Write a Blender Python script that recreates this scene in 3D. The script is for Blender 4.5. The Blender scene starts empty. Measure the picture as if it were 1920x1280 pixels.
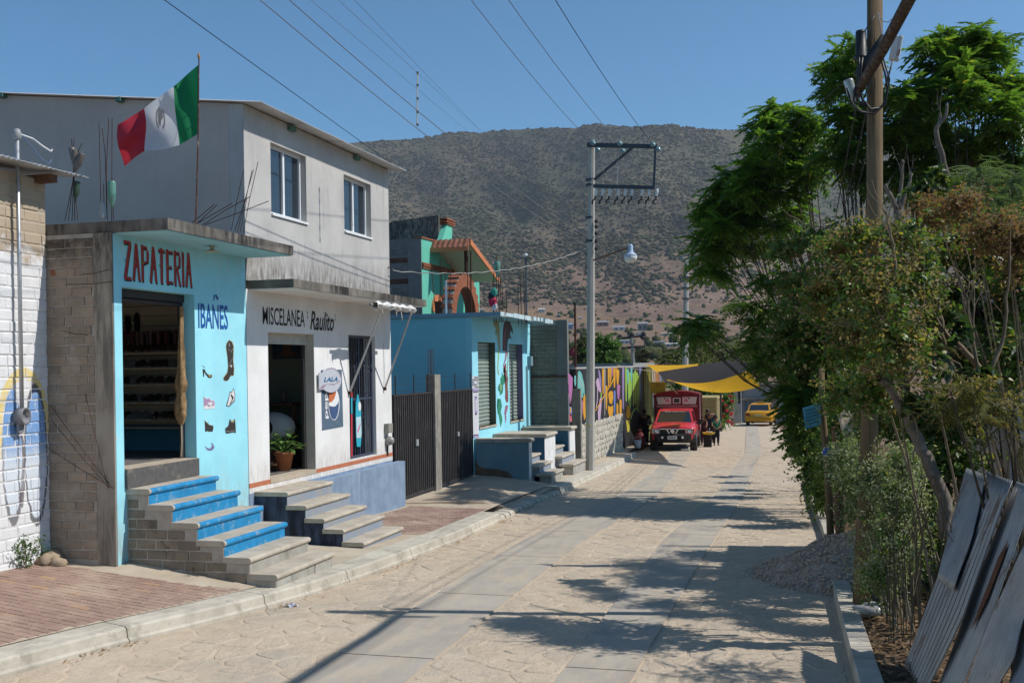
import bpy, bmesh, math, random
import numpy as np
from mathutils import Vector, Matrix
random.seed(7); RNG = np.random.default_rng(11)
SC = bpy.context.scene; COL = SC.collection; D = bpy.data
# ---------------------------------------------------------------- camera
FPX, CX, HY, ROLL, PSI, CZ = 2000.0, 960.0, 686.0, math.radians(.9), math.atan(.2751), 3.0
cam = D.cameras.new('camera'); cam_o = D.objects.new('camera', cam); COL.objects.link(cam_o)
cam.sensor_width = 36.0; cam.lens = FPX / 1920 * 36.0; cam.shift_y = (HY - 640) / 1920
cam.clip_start = .1; cam.clip_end = 12000
cam_o.location = (0, 0, CZ)
cam_o.rotation_mode = 'QUATERNION'
cam_o.rotation_quaternion = Matrix(((math.cos(PSI), 0, math.sin(PSI)), (math.sin(PSI), 0, -math.cos(PSI)), (0, 1, 0))).to_quaternion() @ Matrix.Rotation(-ROLL, 3, 'Z').to_quaternion()
SC.camera = cam_o
# ---------------------------------------------------------------- sky and sun
SUN_EL, SUN_AZ = math.radians(48.0), math.radians(80.0)      # azimuth clockwise from +Y
world = D.worlds.new('World'); SC.world = world; world.use_nodes = True
nt = world.node_tree; bg = nt.nodes['Background']
sky = nt.nodes.new('ShaderNodeTexSky'); sky.sky_type = 'NISHITA'; sky.sun_disc = False
sky.sun_elevation = SUN_EL; sky.sun_rotation = SUN_AZ
sky.altitude = 1500; sky.air_density = 1.0; sky.dust_density = .05; sky.ozone_density = 6.0
wb = nt.nodes.new('ShaderNodeMix'); wb.data_type = 'RGBA'; wb.blend_type = 'MULTIPLY'; wb.inputs[0].default_value = 1.0; wb.inputs[7].default_value = (.74, 1.06, 1.06, 1)
nt.links.new(sky.outputs[0], wb.inputs[6]); nt.links.new(wb.outputs[2], bg.inputs[0]); bg.inputs[1].default_value = .122
sl = D.lights.new('sun', 'SUN'); sl.energy = 4.6; sl.angle = math.radians(.53); sl.color = (1, .968, .92)
sun_o = D.objects.new('sun', sl); COL.objects.link(sun_o)
SUN_V = Vector((math.sin(SUN_AZ) * math.cos(SUN_EL), math.cos(SUN_AZ) * math.cos(SUN_EL), math.sin(SUN_EL)))
sun_o.rotation_mode = 'QUATERNION'; sun_o.rotation_quaternion = SUN_V.to_track_quat('Z', 'Y'); sun_o.location = (20, 10, 40)
SC.view_settings.view_transform = 'Standard'; SC.view_settings.look = 'None'
SC.view_settings.exposure = 0.0; SC.view_settings.gamma = 1.0; SC.view_settings.use_curve_mapping = False
SC.cycles.max_bounces = 8; SC.cycles.transparent_max_bounces = 12
# ---------------------------------------------------------------- measuring: a pixel of the photograph on a known plane
_sr, _cr, _sp, _cp = math.sin(ROLL), math.cos(ROLL), math.sin(PSI), math.cos(PSI)
def ray(u, v):
    a = (u - CX) / FPX; b = (HY - v) / FPX
    R = a * _cr + b * _sr; U = -a * _sr + b * _cr
    return Vector((-_sp + R * _cp, _cp + R * _sp, U))
def P(u, v, X=None, Y=None, Z=None, t=None):
    d = ray(u, v)
    if X is not None: t = X / d.x
    elif Y is not None: t = Y / d.y
    elif Z is not None: t = (Z - CZ) / d.z
    return Vector((0, 0, CZ)) + d * t
RZ = [(-10,.62),(3,.40),(8,.30),(12,.21),(16,.10),(20,-.03),(27,-.24),(33,-.37),(41,-.48),(53,-.72),(67,-1.00),(82,-1.30)]
def rz(y): return lerp(RZ, y)                                      # the street falls gently away
def G(u, v, off=0.0):
    d = ray(u, v); t = 10.0
    for _ in range(50): t = .5*t + .5*(rz(t*d.y) + off - CZ)/d.z
    return Vector((0, 0, CZ)) + d * t
def lerp(tab, y):
    if y <= tab[0][0]: return tab[0][1]
    for (a, b), (c, d) in zip(tab, tab[1:]):
        if y <= c: return b + (d - b) * (y - a) / (c - a)
    return tab[-1][1]
# ---------------------------------------------------------------- things, parts, meshes
OFF = {}                                                        # world origin of every object that parents others
def tag(o, label=None, cat=None, group=None, kind=None):
    if label: o['label'] = label
    if cat: o['category'] = cat
    if group: o['group'] = group
    if kind: o['kind'] = kind
    return o
def thing(name, label, cat, loc=(0, 0, 0), group=None, kind=None):
    o = D.objects.new(name, None); o.empty_display_size = .1; COL.objects.link(o); o.location = loc
    OFF[o.name] = Vector(loc)
    return tag(o, label, cat, group, kind)
def copy_tree(o, parent=None):
    c = o.copy(); COL.objects.link(c)
    if parent is not None: c.parent = parent
    for ch in o.children: copy_tree(ch, c)
    return c
class MB:
    def __init__(s): s.v = []; s.f = []; s.mi = []; s.m = 0; s.sm = False
    def mat(s, i): s.m = i; return s
    def add(s, vs, fs):
        k = len(s.v); s.v += [tuple(p) for p in vs]
        for f in fs: s.f.append(tuple(k + i for i in f)); s.mi.append(s.m)
        return s
    def box(s, a, b):
        x0, y0, z0 = (min(a[i], b[i]) for i in range(3)); x1, y1, z1 = (max(a[i], b[i]) for i in range(3))
        return s.add([(x0,y0,z0),(x1,y0,z0),(x1,y1,z0),(x0,y1,z0),(x0,y0,z1),(x1,y0,z1),(x1,y1,z1),(x0,y1,z1)],
                     [(0,3,2,1),(4,5,6,7),(0,1,5,4),(1,2,6,5),(2,3,7,6),(3,0,4,7)])
    def prism(s, poly, axis, a, b):
        """polygon (two coordinates, the axes left when `axis` is taken out) drawn out from a to b along axis"""
        n = len(poly)
        def pt(p, w): q = [p[0], p[1]]; q.insert(axis, w); return tuple(q)
        vs = [pt(p, a) for p in poly] + [pt(p, b) for p in poly]
        return s.add(vs, [tuple(range(n)), tuple(range(2*n-1, n-1, -1))] + [(i, i+n, (i+1) % n + n, (i+1) % n) for i in range(n)])
    def tube(s, pts, r, n=6, r1=None, cap=True):
        pts = [Vector(p) for p in pts]; L = len(pts)
        if not isinstance(r, (list, tuple)):
            e = r if r1 is None else r1; r = [r + (e - r) * i / max(1, L - 1) for i in range(L)]
        d0 = (pts[1] - pts[0]).normalized(); up = Vector((0, 0, 1)) if abs(d0.z) < .9 else Vector((1, 0, 0))
        k = len(s.v); nrm = d0.cross(up).normalized()
        for i, p in enumerate(pts):
            d = (pts[min(i+1, L-1)] - pts[max(i-1, 0)]).normalized()
            nrm = (nrm - d * nrm.dot(d))
            nrm = nrm.normalized() if nrm.length > 1e-6 else d.orthogonal().normalized()
            b = d.cross(nrm)
            for j in range(n):
                a = 2 * math.pi * j / n
                s.v.append(tuple(p + (nrm * math.cos(a) + b * math.sin(a)) * r[i]))
        for i in range(L - 1):
            for j in range(n):
                q = (j + 1) % n; s.f.append((k+i*n+j, k+i*n+q, k+(i+1)*n+q, k+(i+1)*n+j)); s.mi.append(s.m)
        if cap:
            s.f.append(tuple(k + j for j in range(n-1, -1, -1))); s.mi.append(s.m)
            s.f.append(tuple(k + (L-1)*n + j for j in range(n))); s.mi.append(s.m)
        return s
    def lathe(s, prof, c, n=12, axis=(0, 0, 1)):
        c = Vector(c); ax = Vector(axis).normalized(); e1 = ax.orthogonal().normalized(); e2 = ax.cross(e1); k = len(s.v)
        for (r, h) in prof:
            for j in range(n):
                a = 2*math.pi*j/n; s.v.append(tuple(c + ax*h + (e1*math.cos(a) + e2*math.sin(a))*r))
        for i in range(len(prof)-1):
            for j in range(n):
                q = (j+1) % n; s.f.append((k+i*n+j, k+i*n+q, k+(i+1)*n+q, k+(i+1)*n+j)); s.mi.append(s.m)
        s.f.append(tuple(k+j for j in range(n-1, -1, -1))); s.mi.append(s.m)
        s.f.append(tuple(k+(len(prof)-1)*n+j for j in range(n))); s.mi.append(s.m)
        return s
    def grid(s, fn, nu, nv):
        k = len(s.v)
        for i in range(nu+1):
            for j in range(nv+1): s.v.append(tuple(fn(i/nu, j/nv)))
        for i in range(nu):
            for j in range(nv):
                a = k+i*(nv+1)+j; s.f.append((a, a+nv+1, a+nv+2, a+1)); s.mi.append(s.m)
        return s
    def ball(s, c, r, n=8, m=6):
        c = Vector(c); r = r if isinstance(r, (tuple, list)) else (r, r, r)
        return s.grid(lambda u, w: (c.x + r[0]*math.cos(2*math.pi*u)*math.sin(math.pi*w), c.y + r[1]*math.sin(2*math.pi*u)*math.sin(math.pi*w), c.z - r[2]*math.cos(math.pi*w)), n, m)
    def sheet(s, a, b, c, d, th=.004):
        a, b, c, d = map(Vector, (a, b, c, d)); n = (b-a).cross(d-a).normalized()*th
        return s.add([a, b, c, d, a-n, b-n, c-n, d-n], [(0,1,2,3),(7,6,5,4),(0,4,5,1),(1,5,6,2),(2,6,7,3),(3,7,4,0)])
    def smooth(s): s.sm = True; return s
    def mesh(s, name, mats, off=Vector((0, 0, 0))):
        m = D.meshes.new(name)
        m.from_pydata([(p[0]-off.x, p[1]-off.y, p[2]-off.z) for p in s.v], [], s.f)
        for q in (mats if isinstance(mats, (list, tuple)) else [mats]): m.materials.append(q)
        if any(s.mi): m.polygons.foreach_set('material_index', s.mi)
        if s.sm: m.polygons.foreach_set('use_smooth', [True]*len(s.f))
        m.validate(); m.update(); return m
    def build(s, name, mats, parent=None, kind=None):
        off = OFF[parent.name] if parent is not None else Vector((0, 0, 0))
        o = D.objects.new(name, s.mesh(name, mats, off)); COL.objects.link(o)
        if parent is not None: o.parent = parent
        OFF[o.name] = off.copy()
        if kind: o['kind'] = kind
        return o
def np_mesh(name, V, F, mat, parent=None, kind=None, smooth=False):
    """V (n,3) and F (m,3|4) as numpy arrays"""
    off = np.array(OFF[parent.name]) if parent is not None else np.zeros(3)
    m = D.meshes.new(name); V = np.asarray(V, np.float32) - off.astype(np.float32); F = np.asarray(F, np.int32); k = F.shape[1]
    m.vertices.add(len(V)); m.vertices.foreach_set('co', V.ravel())
    m.loops.add(F.size); m.loops.foreach_set('vertex_index', F.ravel())
    m.polygons.add(len(F)); m.polygons.foreach_set('loop_start', np.arange(0, F.size, k, dtype=np.int32))
    try: m.polygons.foreach_set('loop_total', np.full(len(F), k, np.int32))
    except Exception: pass
    if smooth: m.polygons.foreach_set('use_smooth', np.ones(len(F), bool))
    for q in (mat if isinstance(mat, (list, tuple)) else [mat]): m.materials.append(q)
    m.update(calc_edges=True)
    o = D.objects.new(name, m); COL.objects.link(o)
    if parent is not None: o.parent = parent
    OFF[o.name] = Vector(off)
    if kind: o['kind'] = kind
    return o
def piece(mesh, name, parent, loc, rot=None, scale=None):
    o = D.objects.new(name, mesh); COL.objects.link(o); o.parent = parent
    o.location = Vector(loc) - OFF[parent.name]
    if rot is not None: o.rotation_euler = rot
    if scale is not None: o.scale = scale
    return o
# ---------------------------------------------------------------- materials
class S:
    """a socket one can calculate with"""
    def __init__(s, t, k): s.t = t; s.k = k
    def _m(s, op, *o, clamp=False):
        n = s.t.nodes.new('ShaderNodeMath'); n.operation = op; n.use_clamp = clamp
        for i, q in enumerate((s,) + o):
            if isinstance(q, S): s.t.links.new(q.k, n.inputs[i])
            else: n.inputs[i].default_value = q
        return S(s.t, n.outputs[0])
    def __add__(s, o): return s._m('ADD', o)
    def __sub__(s, o): return s._m('SUBTRACT', o)
    def __mul__(s, o): return s._m('MULTIPLY', o)
    __radd__ = __add__; __rmul__ = __mul__
    def clamp(s): return s._m('ADD', 0.0, clamp=True)
    def gt(s, o): return s._m('GREATER_THAN', o)
    def mn(s, o): return s._m('MINIMUM', o)
    def mx(s, o): return s._m('MAXIMUM', o)
    def abs(s): return s._m('ABSOLUTE')
    def sq(s): return s._m('MULTIPLY', s)
    def step(s, a, b):
        n = s.t.nodes.new('ShaderNodeMapRange'); n.interpolation_type = 'SMOOTHSTEP'
        s.t.links.new(s.k, n.inputs[0]); n.inputs[1].default_value = a; n.inputs[2].default_value = b
        if b < a: n.inputs[1].default_value, n.inputs[2].default_value, n.inputs[3].default_value, n.inputs[4].default_value = b, a, 1, 0
        return S(s.t, n.outputs[0])
class Mat:
    def __init__(s, name, rough=.8, spec=.3, metal=0.0):
        s.m = D.materials.new(name); s.m.use_nodes = True; s.t = s.m.node_tree
        s.b = s.t.nodes['Principled BSDF']; s.b.inputs['Roughness'].default_value = rough
        s.b.inputs['Specular IOR Level'].default_value = spec; s.b.inputs['Metallic'].default_value = metal
        g = s.t.nodes.new('ShaderNodeNewGeometry'); s.pos = g.outputs['Position']; s._xyz = None; s.h = None
    def new(s, n): return s.t.nodes.new(n)
    @property
    def xyz(s):
        if s._xyz is None:
            n = s.new('ShaderNodeSeparateXYZ'); s.t.links.new(s.pos, n.inputs[0]); s._xyz = [S(s.t, o) for o in n.outputs]
        return s._xyz
    def noise(s, scale, detail=4, rough=.6, stretch=None, dist=0.0, seed=0.0):
        n = s.new('ShaderNodeTexNoise'); n.inputs['Scale'].default_value = scale; n.inputs['Detail'].default_value = detail
        n.inputs['Roughness'].default_value = rough; n.inputs['Distortion'].default_value = dist
        m = s.new('ShaderNodeMapping'); s.t.links.new(s.pos, m.inputs[0]); m.inputs['Scale'].default_value = stretch or (1, 1, 1)
        m.inputs['Location'].default_value = (seed, seed*1.7, seed*.6)
        s.t.links.new(m.outputs[0], n.inputs['Vector']); return S(s.t, n.outputs[0])
    def vor(s, scale, feature='F1', stretch=None, out='Distance'):
        n = s.new('ShaderNodeTexVoronoi'); n.feature = feature; n.inputs['Scale'].default_value = scale
        m = s.new('ShaderNodeMapping'); s.t.links.new(s.pos, m.inputs[0]); m.inputs['Scale'].default_value = stretch or (1, 1, 1)
        s.t.links.new(m.outputs[0], n.inputs['Vector']); return S(s.t, n.outputs[out])
    def rnd(s): return S(s.t, s.new('ShaderNodeObjectInfo').outputs['Random'])
    def rgb(s, c):
        if isinstance(c, S): return c
        n = s.new('ShaderNodeRGB'); n.outputs[0].default_value = (*c[:3], 1); return S(s.t, n.outputs[0])
    def mix(s, f, a, b, blend='MIX'):
        n = s.new('ShaderNodeMix'); n.data_type = 'RGBA'; n.blend_type = blend
        if isinstance(f, S): s.t.links.new(f.k, n.inputs[0])
        else: n.inputs[0].default_value = f
        for i, c in ((6, a), (7, b)):
            if isinstance(c, S): s.t.links.new(c.k, n.inputs[i])
            else: n.inputs[i].default_value = (*c[:3], 1)
        return S(s.t, n.outputs[2])
    def color(s, c): s.t.links.new(s.rgb(c).k, s.b.inputs['Base Color']); return s
    def bump(s, h, strength=.3, dist=.01):
        n = s.new('ShaderNodeBump'); n.inputs['Strength'].default_value = strength; n.inputs['Distance'].default_value = dist
        s.t.links.new(h.k, n.inputs['Height'])
        if s.h is not None: s.t.links.new(s.h, n.inputs['Normal'])
        s.h = n.outputs[0]; s.t.links.new(s.h, s.b.inputs['Normal']); return s
    def rough(s, r): s.t.links.new(r.k, s.b.inputs['Roughness']); return s
def plain(name, c, rough=.75, var=.12, scale=4, spec=.3, metal=0.0, bump=.15, bscale=60, rnd=0.0, c2=None, mott=None, dark=None):
    """a painted or bare surface: two tones mottled by noise, per-object tone, fine relief"""
    k = Mat(name, rough, spec, metal)
    d = c2 or tuple(x * (1 - var*2) for x in c)
    f = k.noise(scale, 6, .65).step(.3, .72)
    col = k.mix(f, d, c)
    if var: col = k.mix(k.noise(scale*9, 3).step(.35, .75) * .35, col, tuple(min(1, x*(1+var)) for x in c))
    if mott: col = k.mix(k.noise(mott[1], 5, .7, seed=3).step(.52, .68) * mott[2], col, mott[0])
    if rnd: col = k.mix(k.rnd() * rnd, col, tuple(x*.45 for x in c))
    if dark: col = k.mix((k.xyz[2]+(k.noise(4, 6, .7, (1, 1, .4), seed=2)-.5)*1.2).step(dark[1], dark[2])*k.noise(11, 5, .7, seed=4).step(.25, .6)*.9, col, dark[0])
    k.color(col)
    if bump: k.bump(k.noise(bscale, 5, .6), bump, .01)
    return k.m
def flat(name, c, rough=.6, spec=.3, metal=0.0): return plain(name, c, rough, .05, 12, spec, metal, .05, 90)
def wall_mat(name, c, c2, streak=None, scale=1.6, patch=None, bump=.25, stain=None, zs=None):
    """plaster: mottled, with rain streaks (stretched down the wall), flaked patches"""
    k = Mat(name, .88, .2)
    col = k.mix(k.noise(scale, 7, .62).step(.3, .7), c2, c)
    col = k.mix(k.noise(scale*14, 4).step(.3, .8) * .22, col, tuple(x*.78 for x in c))
    if streak:
        sc, amt, lo = streak
        m = k.noise(7, 6, .7, (1, 1, .12), seed=5).step(lo, lo + .22) * k.noise(.9, 3, seed=8).step(.35, .6)
        col = k.mix(m * amt, col, sc)
    if zs:                                    # grime washed down from a ledge: (colour, z_from, z_to, amount)
        for (sc, za, zb, amt) in zs:
            zz = k.xyz[2] + (k.noise(5, 5, .7, (1, 1, .25), seed=2) - .5) * 1.1 * abs(za - zb)
            m = zz.step(zb, za) * k.noise(14, 5, .7, (1, 1, .3), seed=4).step(.3, .66)
            col = k.mix(m * amt, col, sc)
    if patch:
        pc, ps, lo = patch
        col = k.mix(k.noise(ps, 6, .6, seed=1).step(lo, lo + .03), col, pc)
    if stain:
        col = k.mix(k.noise(30, 5, .7).step(.55, .8) * .3, col, stain)
    k.color(col); k.bump(k.noise(70, 4), bump, .006); k.bump(k.noise(6, 5), .12, .02)
    return k.m
def fitted_text(txt, parent, name, mat, X, y0, y1, z0, z1, bold=.0, shear=0.0, slope=0.0, vert=False, th=.004, plane='X'):
    """lettering painted on a wall facing +X; the string fills the given box"""
    cu = D.curves.new('t', 'FONT'); cu.body = txt; cu.offset = bold; cu.shear = shear; cu.resolution_u = 3
    ob = D.objects.new('t', cu); COL.objects.link(ob); bpy.context.view_layer.update()
    me = D.meshes.new_from_object(ob.evaluated_get(bpy.context.evaluated_depsgraph_get()))
    D.objects.remove(ob); xs = [v.co.x for v in me.vertices]; ys = [v.co.y for v in me.vertices]
    ax, bx, ay, by = min(xs), max(xs), min(ys), max(ys)
    off = OFF[parent.name]
    for v in me.vertices:
        p, q = (v.co.x-ax)/(bx-ax), (v.co.y-ay)/(by-ay)
        if vert: p, q = 1-q, p                                   # reads upwards
        yy = y0 + p*(y1-y0); zz = z0 + q*(z1-z0) + slope*(yy-y0)
        v.co = Vector((X, yy, zz) if plane == 'X' else (yy, X, zz)) - off
    me.materials.clear(); me.materials.append(mat); me.name = name
    o = D.objects.new(name, me); COL.objects.link(o); o.parent = parent; OFF[o.name] = off.copy()
    return o
def paint(parent, name, shapes, mats, X=None, Y=None, lift=.003):
    """flat painted figures traced on a wall plane; shapes = [(material index, [pixels], level)]"""
    b = MB()
    for mi, pts, lv in shapes:
        b.mat(mi)
        if X is not None: vs = [P(u, v, X=X + lift*(1+lv)) for u, v in pts]
        else: vs = [P(u, v, Y=Y - lift*(1+lv)) for u, v in pts]
        if len(vs) == 4 and False: pass
        b.add(vs, [tuple(range(len(vs)))])
    return b.build(name, mats, parent)
def oval(cx, cy, rx, ry, n=16, a0=0, a1=360, tilt=0):
    o = []
    for i in range(n + (0 if a1-a0 == 360 else 1)):
        a = math.radians(a0 + (a1-a0)*i/n); x, y = rx*math.cos(a), ry*math.sin(a); t = math.radians(tilt)
        o.append((cx + x*math.cos(t) - y*math.sin(t), cy + x*math.sin(t) + y*math.cos(t)))
    return o
def stroke(pts, w):
    """a brush stroke: a polyline given width"""
    L, R = [], []
    for i, p in enumerate(pts):
        a = pts[max(i-1, 0)]; b = pts[min(i+1, len(pts)-1)]; dx, dy = b[0]-a[0], b[1]-a[1]; l = math.hypot(dx, dy) or 1
        ww = w[i] if isinstance(w, (list, tuple)) else w
        L.append((p[0]-dy/l*ww/2, p[1]+dx/l*ww/2)); R.append((p[0]+dy/l*ww/2, p[1]-dx/l*ww/2))
    return L + R[::-1]
def brick_mesh(name, mat, n=4, jit=.03):
    """unit bricks: front face (local -Y) chamfered and uneven"""
    out = []
    for q in range(n):
        r = random.Random(q*13+5); b = MB(); e = lambda a=jit: r.uniform(-a, a); c = .08
        b.add([(-.5,.5,-.5),(.5,.5,-.5),(.5,.5,.5),(-.5,.5,.5),
               (-.5,-.3+e(),-.5),(.5,-.3+e(),-.5),(.5,-.3+e(),.5),(-.5,-.3+e(),.5),
               (-.5+c*.5+e(),-.5+e(),-.5+c*1.3+e()),(.5-c*.5+e(),-.5+e(),-.5+c*1.3+e()),(.5-c*.5+e(),-.5+e(),.5-c*1.3+e()),(-.5+c*.5+e(),-.5+e(),.5-c*1.3+e())],
              [(0,1,5,4),(1,2,6,5),(2,3,7,6),(3,0,4,7),(4,5,9,8),(5,6,10,9),(6,7,11,10),(7,4,8,11),(8,9,10,11)])
        out.append(b.mesh(name, mat))
    return out
def brick_wall(parent, meshes, o, ud, L, H, bl, bh, joint, depth, mask=None, name='brick', rot=0.0, seed=1, limit=300, key=None, stuff=None, zline=None, proud=.0):
    """courses of single bricks from corner o along ud (unit, horizontal), front towards ud x z ... `rot` turns local -Y to the front"""
    r = random.Random(seed); ud = Vector(ud); o = Vector(o); nrm = Vector((math.sin(rot), -math.cos(rot), 0)); items = []
    rows = int(H / bh)
    for j in range(rows):
        x = -(bl/2 if j % 2 else 0) + r.uniform(-.06, .02)*bl
        while x < L:
            w = bl * r.uniform(.86, 1.12); a, b = max(0, x), min(L, x + w); x += w
            if b - a < bl*.18: continue
            cu = (a+b)/2; cz = (j+.5)*bh
            if mask and not mask(cu, cz): continue
            d = r.uniform(-.004, .005) + proud
            p = o + ud*cu + Vector((0, 0, cz)) + nrm*d
            items.append((p, (b-a-joint), bh-joint*r.uniform(.8, 1.3), r.uniform(-.006, .006), r.randrange(len(meshes))))
    if key: items.sort(key=key)
    for (p, w, h, a, q) in items[:limit]:
        piece(meshes[q], name, parent, p, (0, a, rot), (w, depth, h))
    rest = items[limit:]
    if rest:
        b = MB()
        for (p, w, h, a, q) in rest:
            M = Matrix.Translation(p) @ Matrix.Rotation(rot, 4, 'Z') @ Matrix.Diagonal((w, depth, h, 1))
            b.add([M @ v.co for v in meshes[q].vertices], [tuple(f.vertices) for f in meshes[q].polygons])
        b.build(name, list(meshes[0].materials), parent, 'stuff')
    return len(items)
# ================================================================ the setting
# ---- terrain: one sheet from under the street out to the mountain ridge
RIDGE = [(-700,330),(0,320),(300,292),(560,272),(660,267),(740,262),(800,259),(845,251),(875,247),(905,250),(960,245),(1050,241),(1090,240),(1115,234),(1145,236),(1200,239),(1270,237),(1330,241),(1400,247),(1500,254),(1650,268),(1900,300),(2300,345),(2900,420)]
PROF = [(0,0.0),(90,-.048),(150,-.024),(300,.006),(600,.026),(850,.038),(1050,.049)]
def fbm(x, y, seed=0, oct=5, ridged=False):
    t = np.zeros_like(x); a = 1.0; r = np.random.default_rng(seed)
    for o in range(oct):
        ph = r.uniform(0, 6.28, 8); an = r.uniform(0, 6.28, 4); f = 2**o; s = np.zeros_like(x)
        for k in range(4):
            s += np.sin((x*np.cos(an[k]) + y*np.sin(an[k]))*f*(1+.17*k) + ph[k] + 1.3*np.sin((x*np.sin(an[k])-y*np.cos(an[k]))*f*.7 + ph[k+4]))
        s /= 4; t += a*((1-2*np.abs(s)) if ridged else s); a *= .5
    return t
def ridge_dist(u): return 2150 + 160*np.sin(u/310.0) + 90*np.sin(u/127.0+1)
def terrain_z(u, dist):
    """height at bearing u (photograph column) and ground distance"""
    u = np.asarray(u, float); dist = np.asarray(dist, float); th = np.arctan((u-CX)/FPX)
    rv = np.interp(u, [p[0] for p in RIDGE], [p[1] for p in RIDGE]); hz = HY - (u-CX)*math.tan(ROLL)
    Ur = (hz - rv)/FPX; dep = dist*np.cos(th)
    Uf = np.interp(dep, [p[0] for p in PROF], [p[1] for p in PROF]); dr = ridge_dist(u)
    s = np.clip((dep-1050)/(dr-1050), 0, 1); shp = s**1.05*(1-.12*np.sin(s*math.pi))
    U = np.where(dep < 1050, Uf, .049 + (Ur-.049)*shp)
    z = CZ + U*dep
    far = np.clip((dep-900)/500, 0, 1)*np.clip((dr-dep)/260, 0, 1)
    ax = (u*.0032 + dep*.0006); ay = dep*.0014
    z = z + far*(34*fbm(ax*1.5, ay*1.0, 3, 5, True) + 8*fbm(u*.021, dep*.011, 9, 4)) + np.clip((dep-200)/300, 0, 1)*2.2*fbm(u*.013, dep*.012, 5, 4)
    z = z + np.clip(1-np.abs(dep-dr)/90, 0, 1)*3.0*fbm(u*.05, dep*.0, 21, 4)
    over = np.clip((dep-dr)/900, 0, 3); return z - over*over*120
def bearing(u):
    th = math.atan((u-CX)/FPX); c, s_ = math.cos(th), math.sin(th)
    return Vector((-_sp*c + _cp*s_, _cp*c + _sp*s_, 0))
TH = np.concatenate([np.arange(-180, -46, 4), np.arange(-46, -14, 1.0), np.arange(-14, 22, .18), np.arange(22, 46, 1.0), np.arange(46, 180.1, 4)])
DD = np.concatenate([np.array([0, 4, 8, 12, 18, 26, 36, 50, 66, 84, 100, 125, 160, 200, 250]), np.arange(300, 1000, 30), np.arange(1000, 2560, 16), np.array([2700, 3200, 4500, 7000])])
tg, dg = np.meshgrid(np.radians(TH), DD, indexing='ij')
ug = CX + FPX*np.tan(np.clip(tg, math.radians(-44), math.radians(44)))
fx = -_sp*np.cos(tg) + _cp*np.sin(tg); fy = _cp*np.cos(tg) + _sp*np.sin(tg)
gx, gy = fx*dg, fy*dg
znear = np.interp(np.clip(gy, -10, 82), [p[0] for p in RZ], [p[1] for p in RZ]) - .16
zfar = terrain_z(ug, dg)
front = np.clip((np.cos(tg)-.55)/.25, 0, 1)
zfar = front*zfar + (1-front)*(-3 + np.clip((dg-200)/2000, 0, 1)*60)
w = np.clip((dg-84)/170, 0, 1); w = w*w*(3-2*w)
gz = znear*(1-w) + zfar*w
n1, n2 = gx.shape
idx = np.arange(n1*n2).reshape(n1, n2)
Fq = np.stack([idx[:-1,:-1], idx[1:,:-1], idx[1:,1:], idx[:-1,1:]], -1).reshape(-1, 4)
k = Mat('dry hillside soil', .95, .1)
far_n = k.noise(.012, 7, .62); fld = k.noise(.004, 5, .6, (1, 2.6, 1))
near_far = k.xyz[2]
soil = k.mix(far_n.step(.35, .65), (.185, .118, .084), (.245, .168, .118))
soil = k.mix(k.noise(.05, 6, .7, (1, 1, 3)).step(.5, .7)*.5, soil, (.10, .068, .045))
soil = k.mix(fld.step(.52, .62)*.6*near_far.step(70, 45), soil, (.27, .175, .085))
soil = k.mix(near_far.step(75, 190)*(.55+.45*k.noise(.0035, 6, .65, seed=4).step(.35, .6)), soil, k.mix(k.noise(.03, 5, .7, seed=9).step(.35, .65), (.068, .070, .038), (.100, .096, .056)))
k.color(soil); k.bump(k.noise(.09, 6, .7), .8, 6.0)
M_SOIL = k.m
ground = np_mesh('ground', np.stack([gx, gy, gz], -1).reshape(-1, 3), Fq[:, ::-1], M_SOIL, None, 'structure', True)
# ---- scrub on the mountain: small rounded bushes, too many to count
def ico():
    t = (1+5**.5)/2; v = np.array([(-1,t,0),(1,t,0),(-1,-t,0),(1,-t,0),(0,-1,t),(0,1,t),(0,-1,-t),(0,1,-t),(t,0,-1),(t,0,1),(-t,0,-1),(-t,0,1)], float)
    f = np.array([(0,11,5),(0,5,1),(0,1,7),(0,7,10),(0,10,11),(1,5,9),(5,11,4),(11,10,2),(10,7,6),(7,1,8),(3,9,4),(3,4,2),(3,2,6),(3,6,8),(3,8,9),(4,9,5),(2,4,11),(6,2,10),(8,6,7),(9,8,1)])
    return v/np.linalg.norm(v[0]), f
IV, IF = ico()
def scatter_scrub(n, u0, u1, dmin, dmax, keep, rlo, rhi, seed):
    r = np.random.default_rng(seed); out_p = []; out_r = []; cols = np.arange(u0, u1, 6.0); dl = np.linspace(dmin, dmax, 160)
    uu_, dd_ = np.meshgrid(cols, dl, indexing='ij'); ZZ = terrain_z(uu_, dd_); EL = (ZZ-CZ)/(dd_*np.cos(np.arctan((uu_-CX)/FPX)))
    UU, DDs = [], []
    for _ in range(n):
        c = r.integers(len(cols)); e = EL[c]; U = r.uniform(e.min(), e.max()); j = min(int(np.argmax(e >= U)), 158)
        d = dl[j] + r.uniform(0, dl[1]-dl[0]); u = cols[c] + r.uniform(0, 6)
        v = HY-(u-CX)*math.tan(ROLL) - U*FPX
        if r.random() > keep(u, v): continue
        UU.append(u); DDs.append(d); out_r.append(r.uniform(rlo, rhi)*(.6+.8*r.random()**2))
    UU = np.array(UU); DDs = np.array(DDs); th = np.arctan((UU-CX)/FPX); c_, s_ = np.cos(th), np.sin(th)
    return np.stack([(-_sp*c_+_cp*s_)*DDs, (_cp*c_+_sp*s_)*DDs, terrain_z(UU, DDs)], -1), np.array(out_r)
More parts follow.
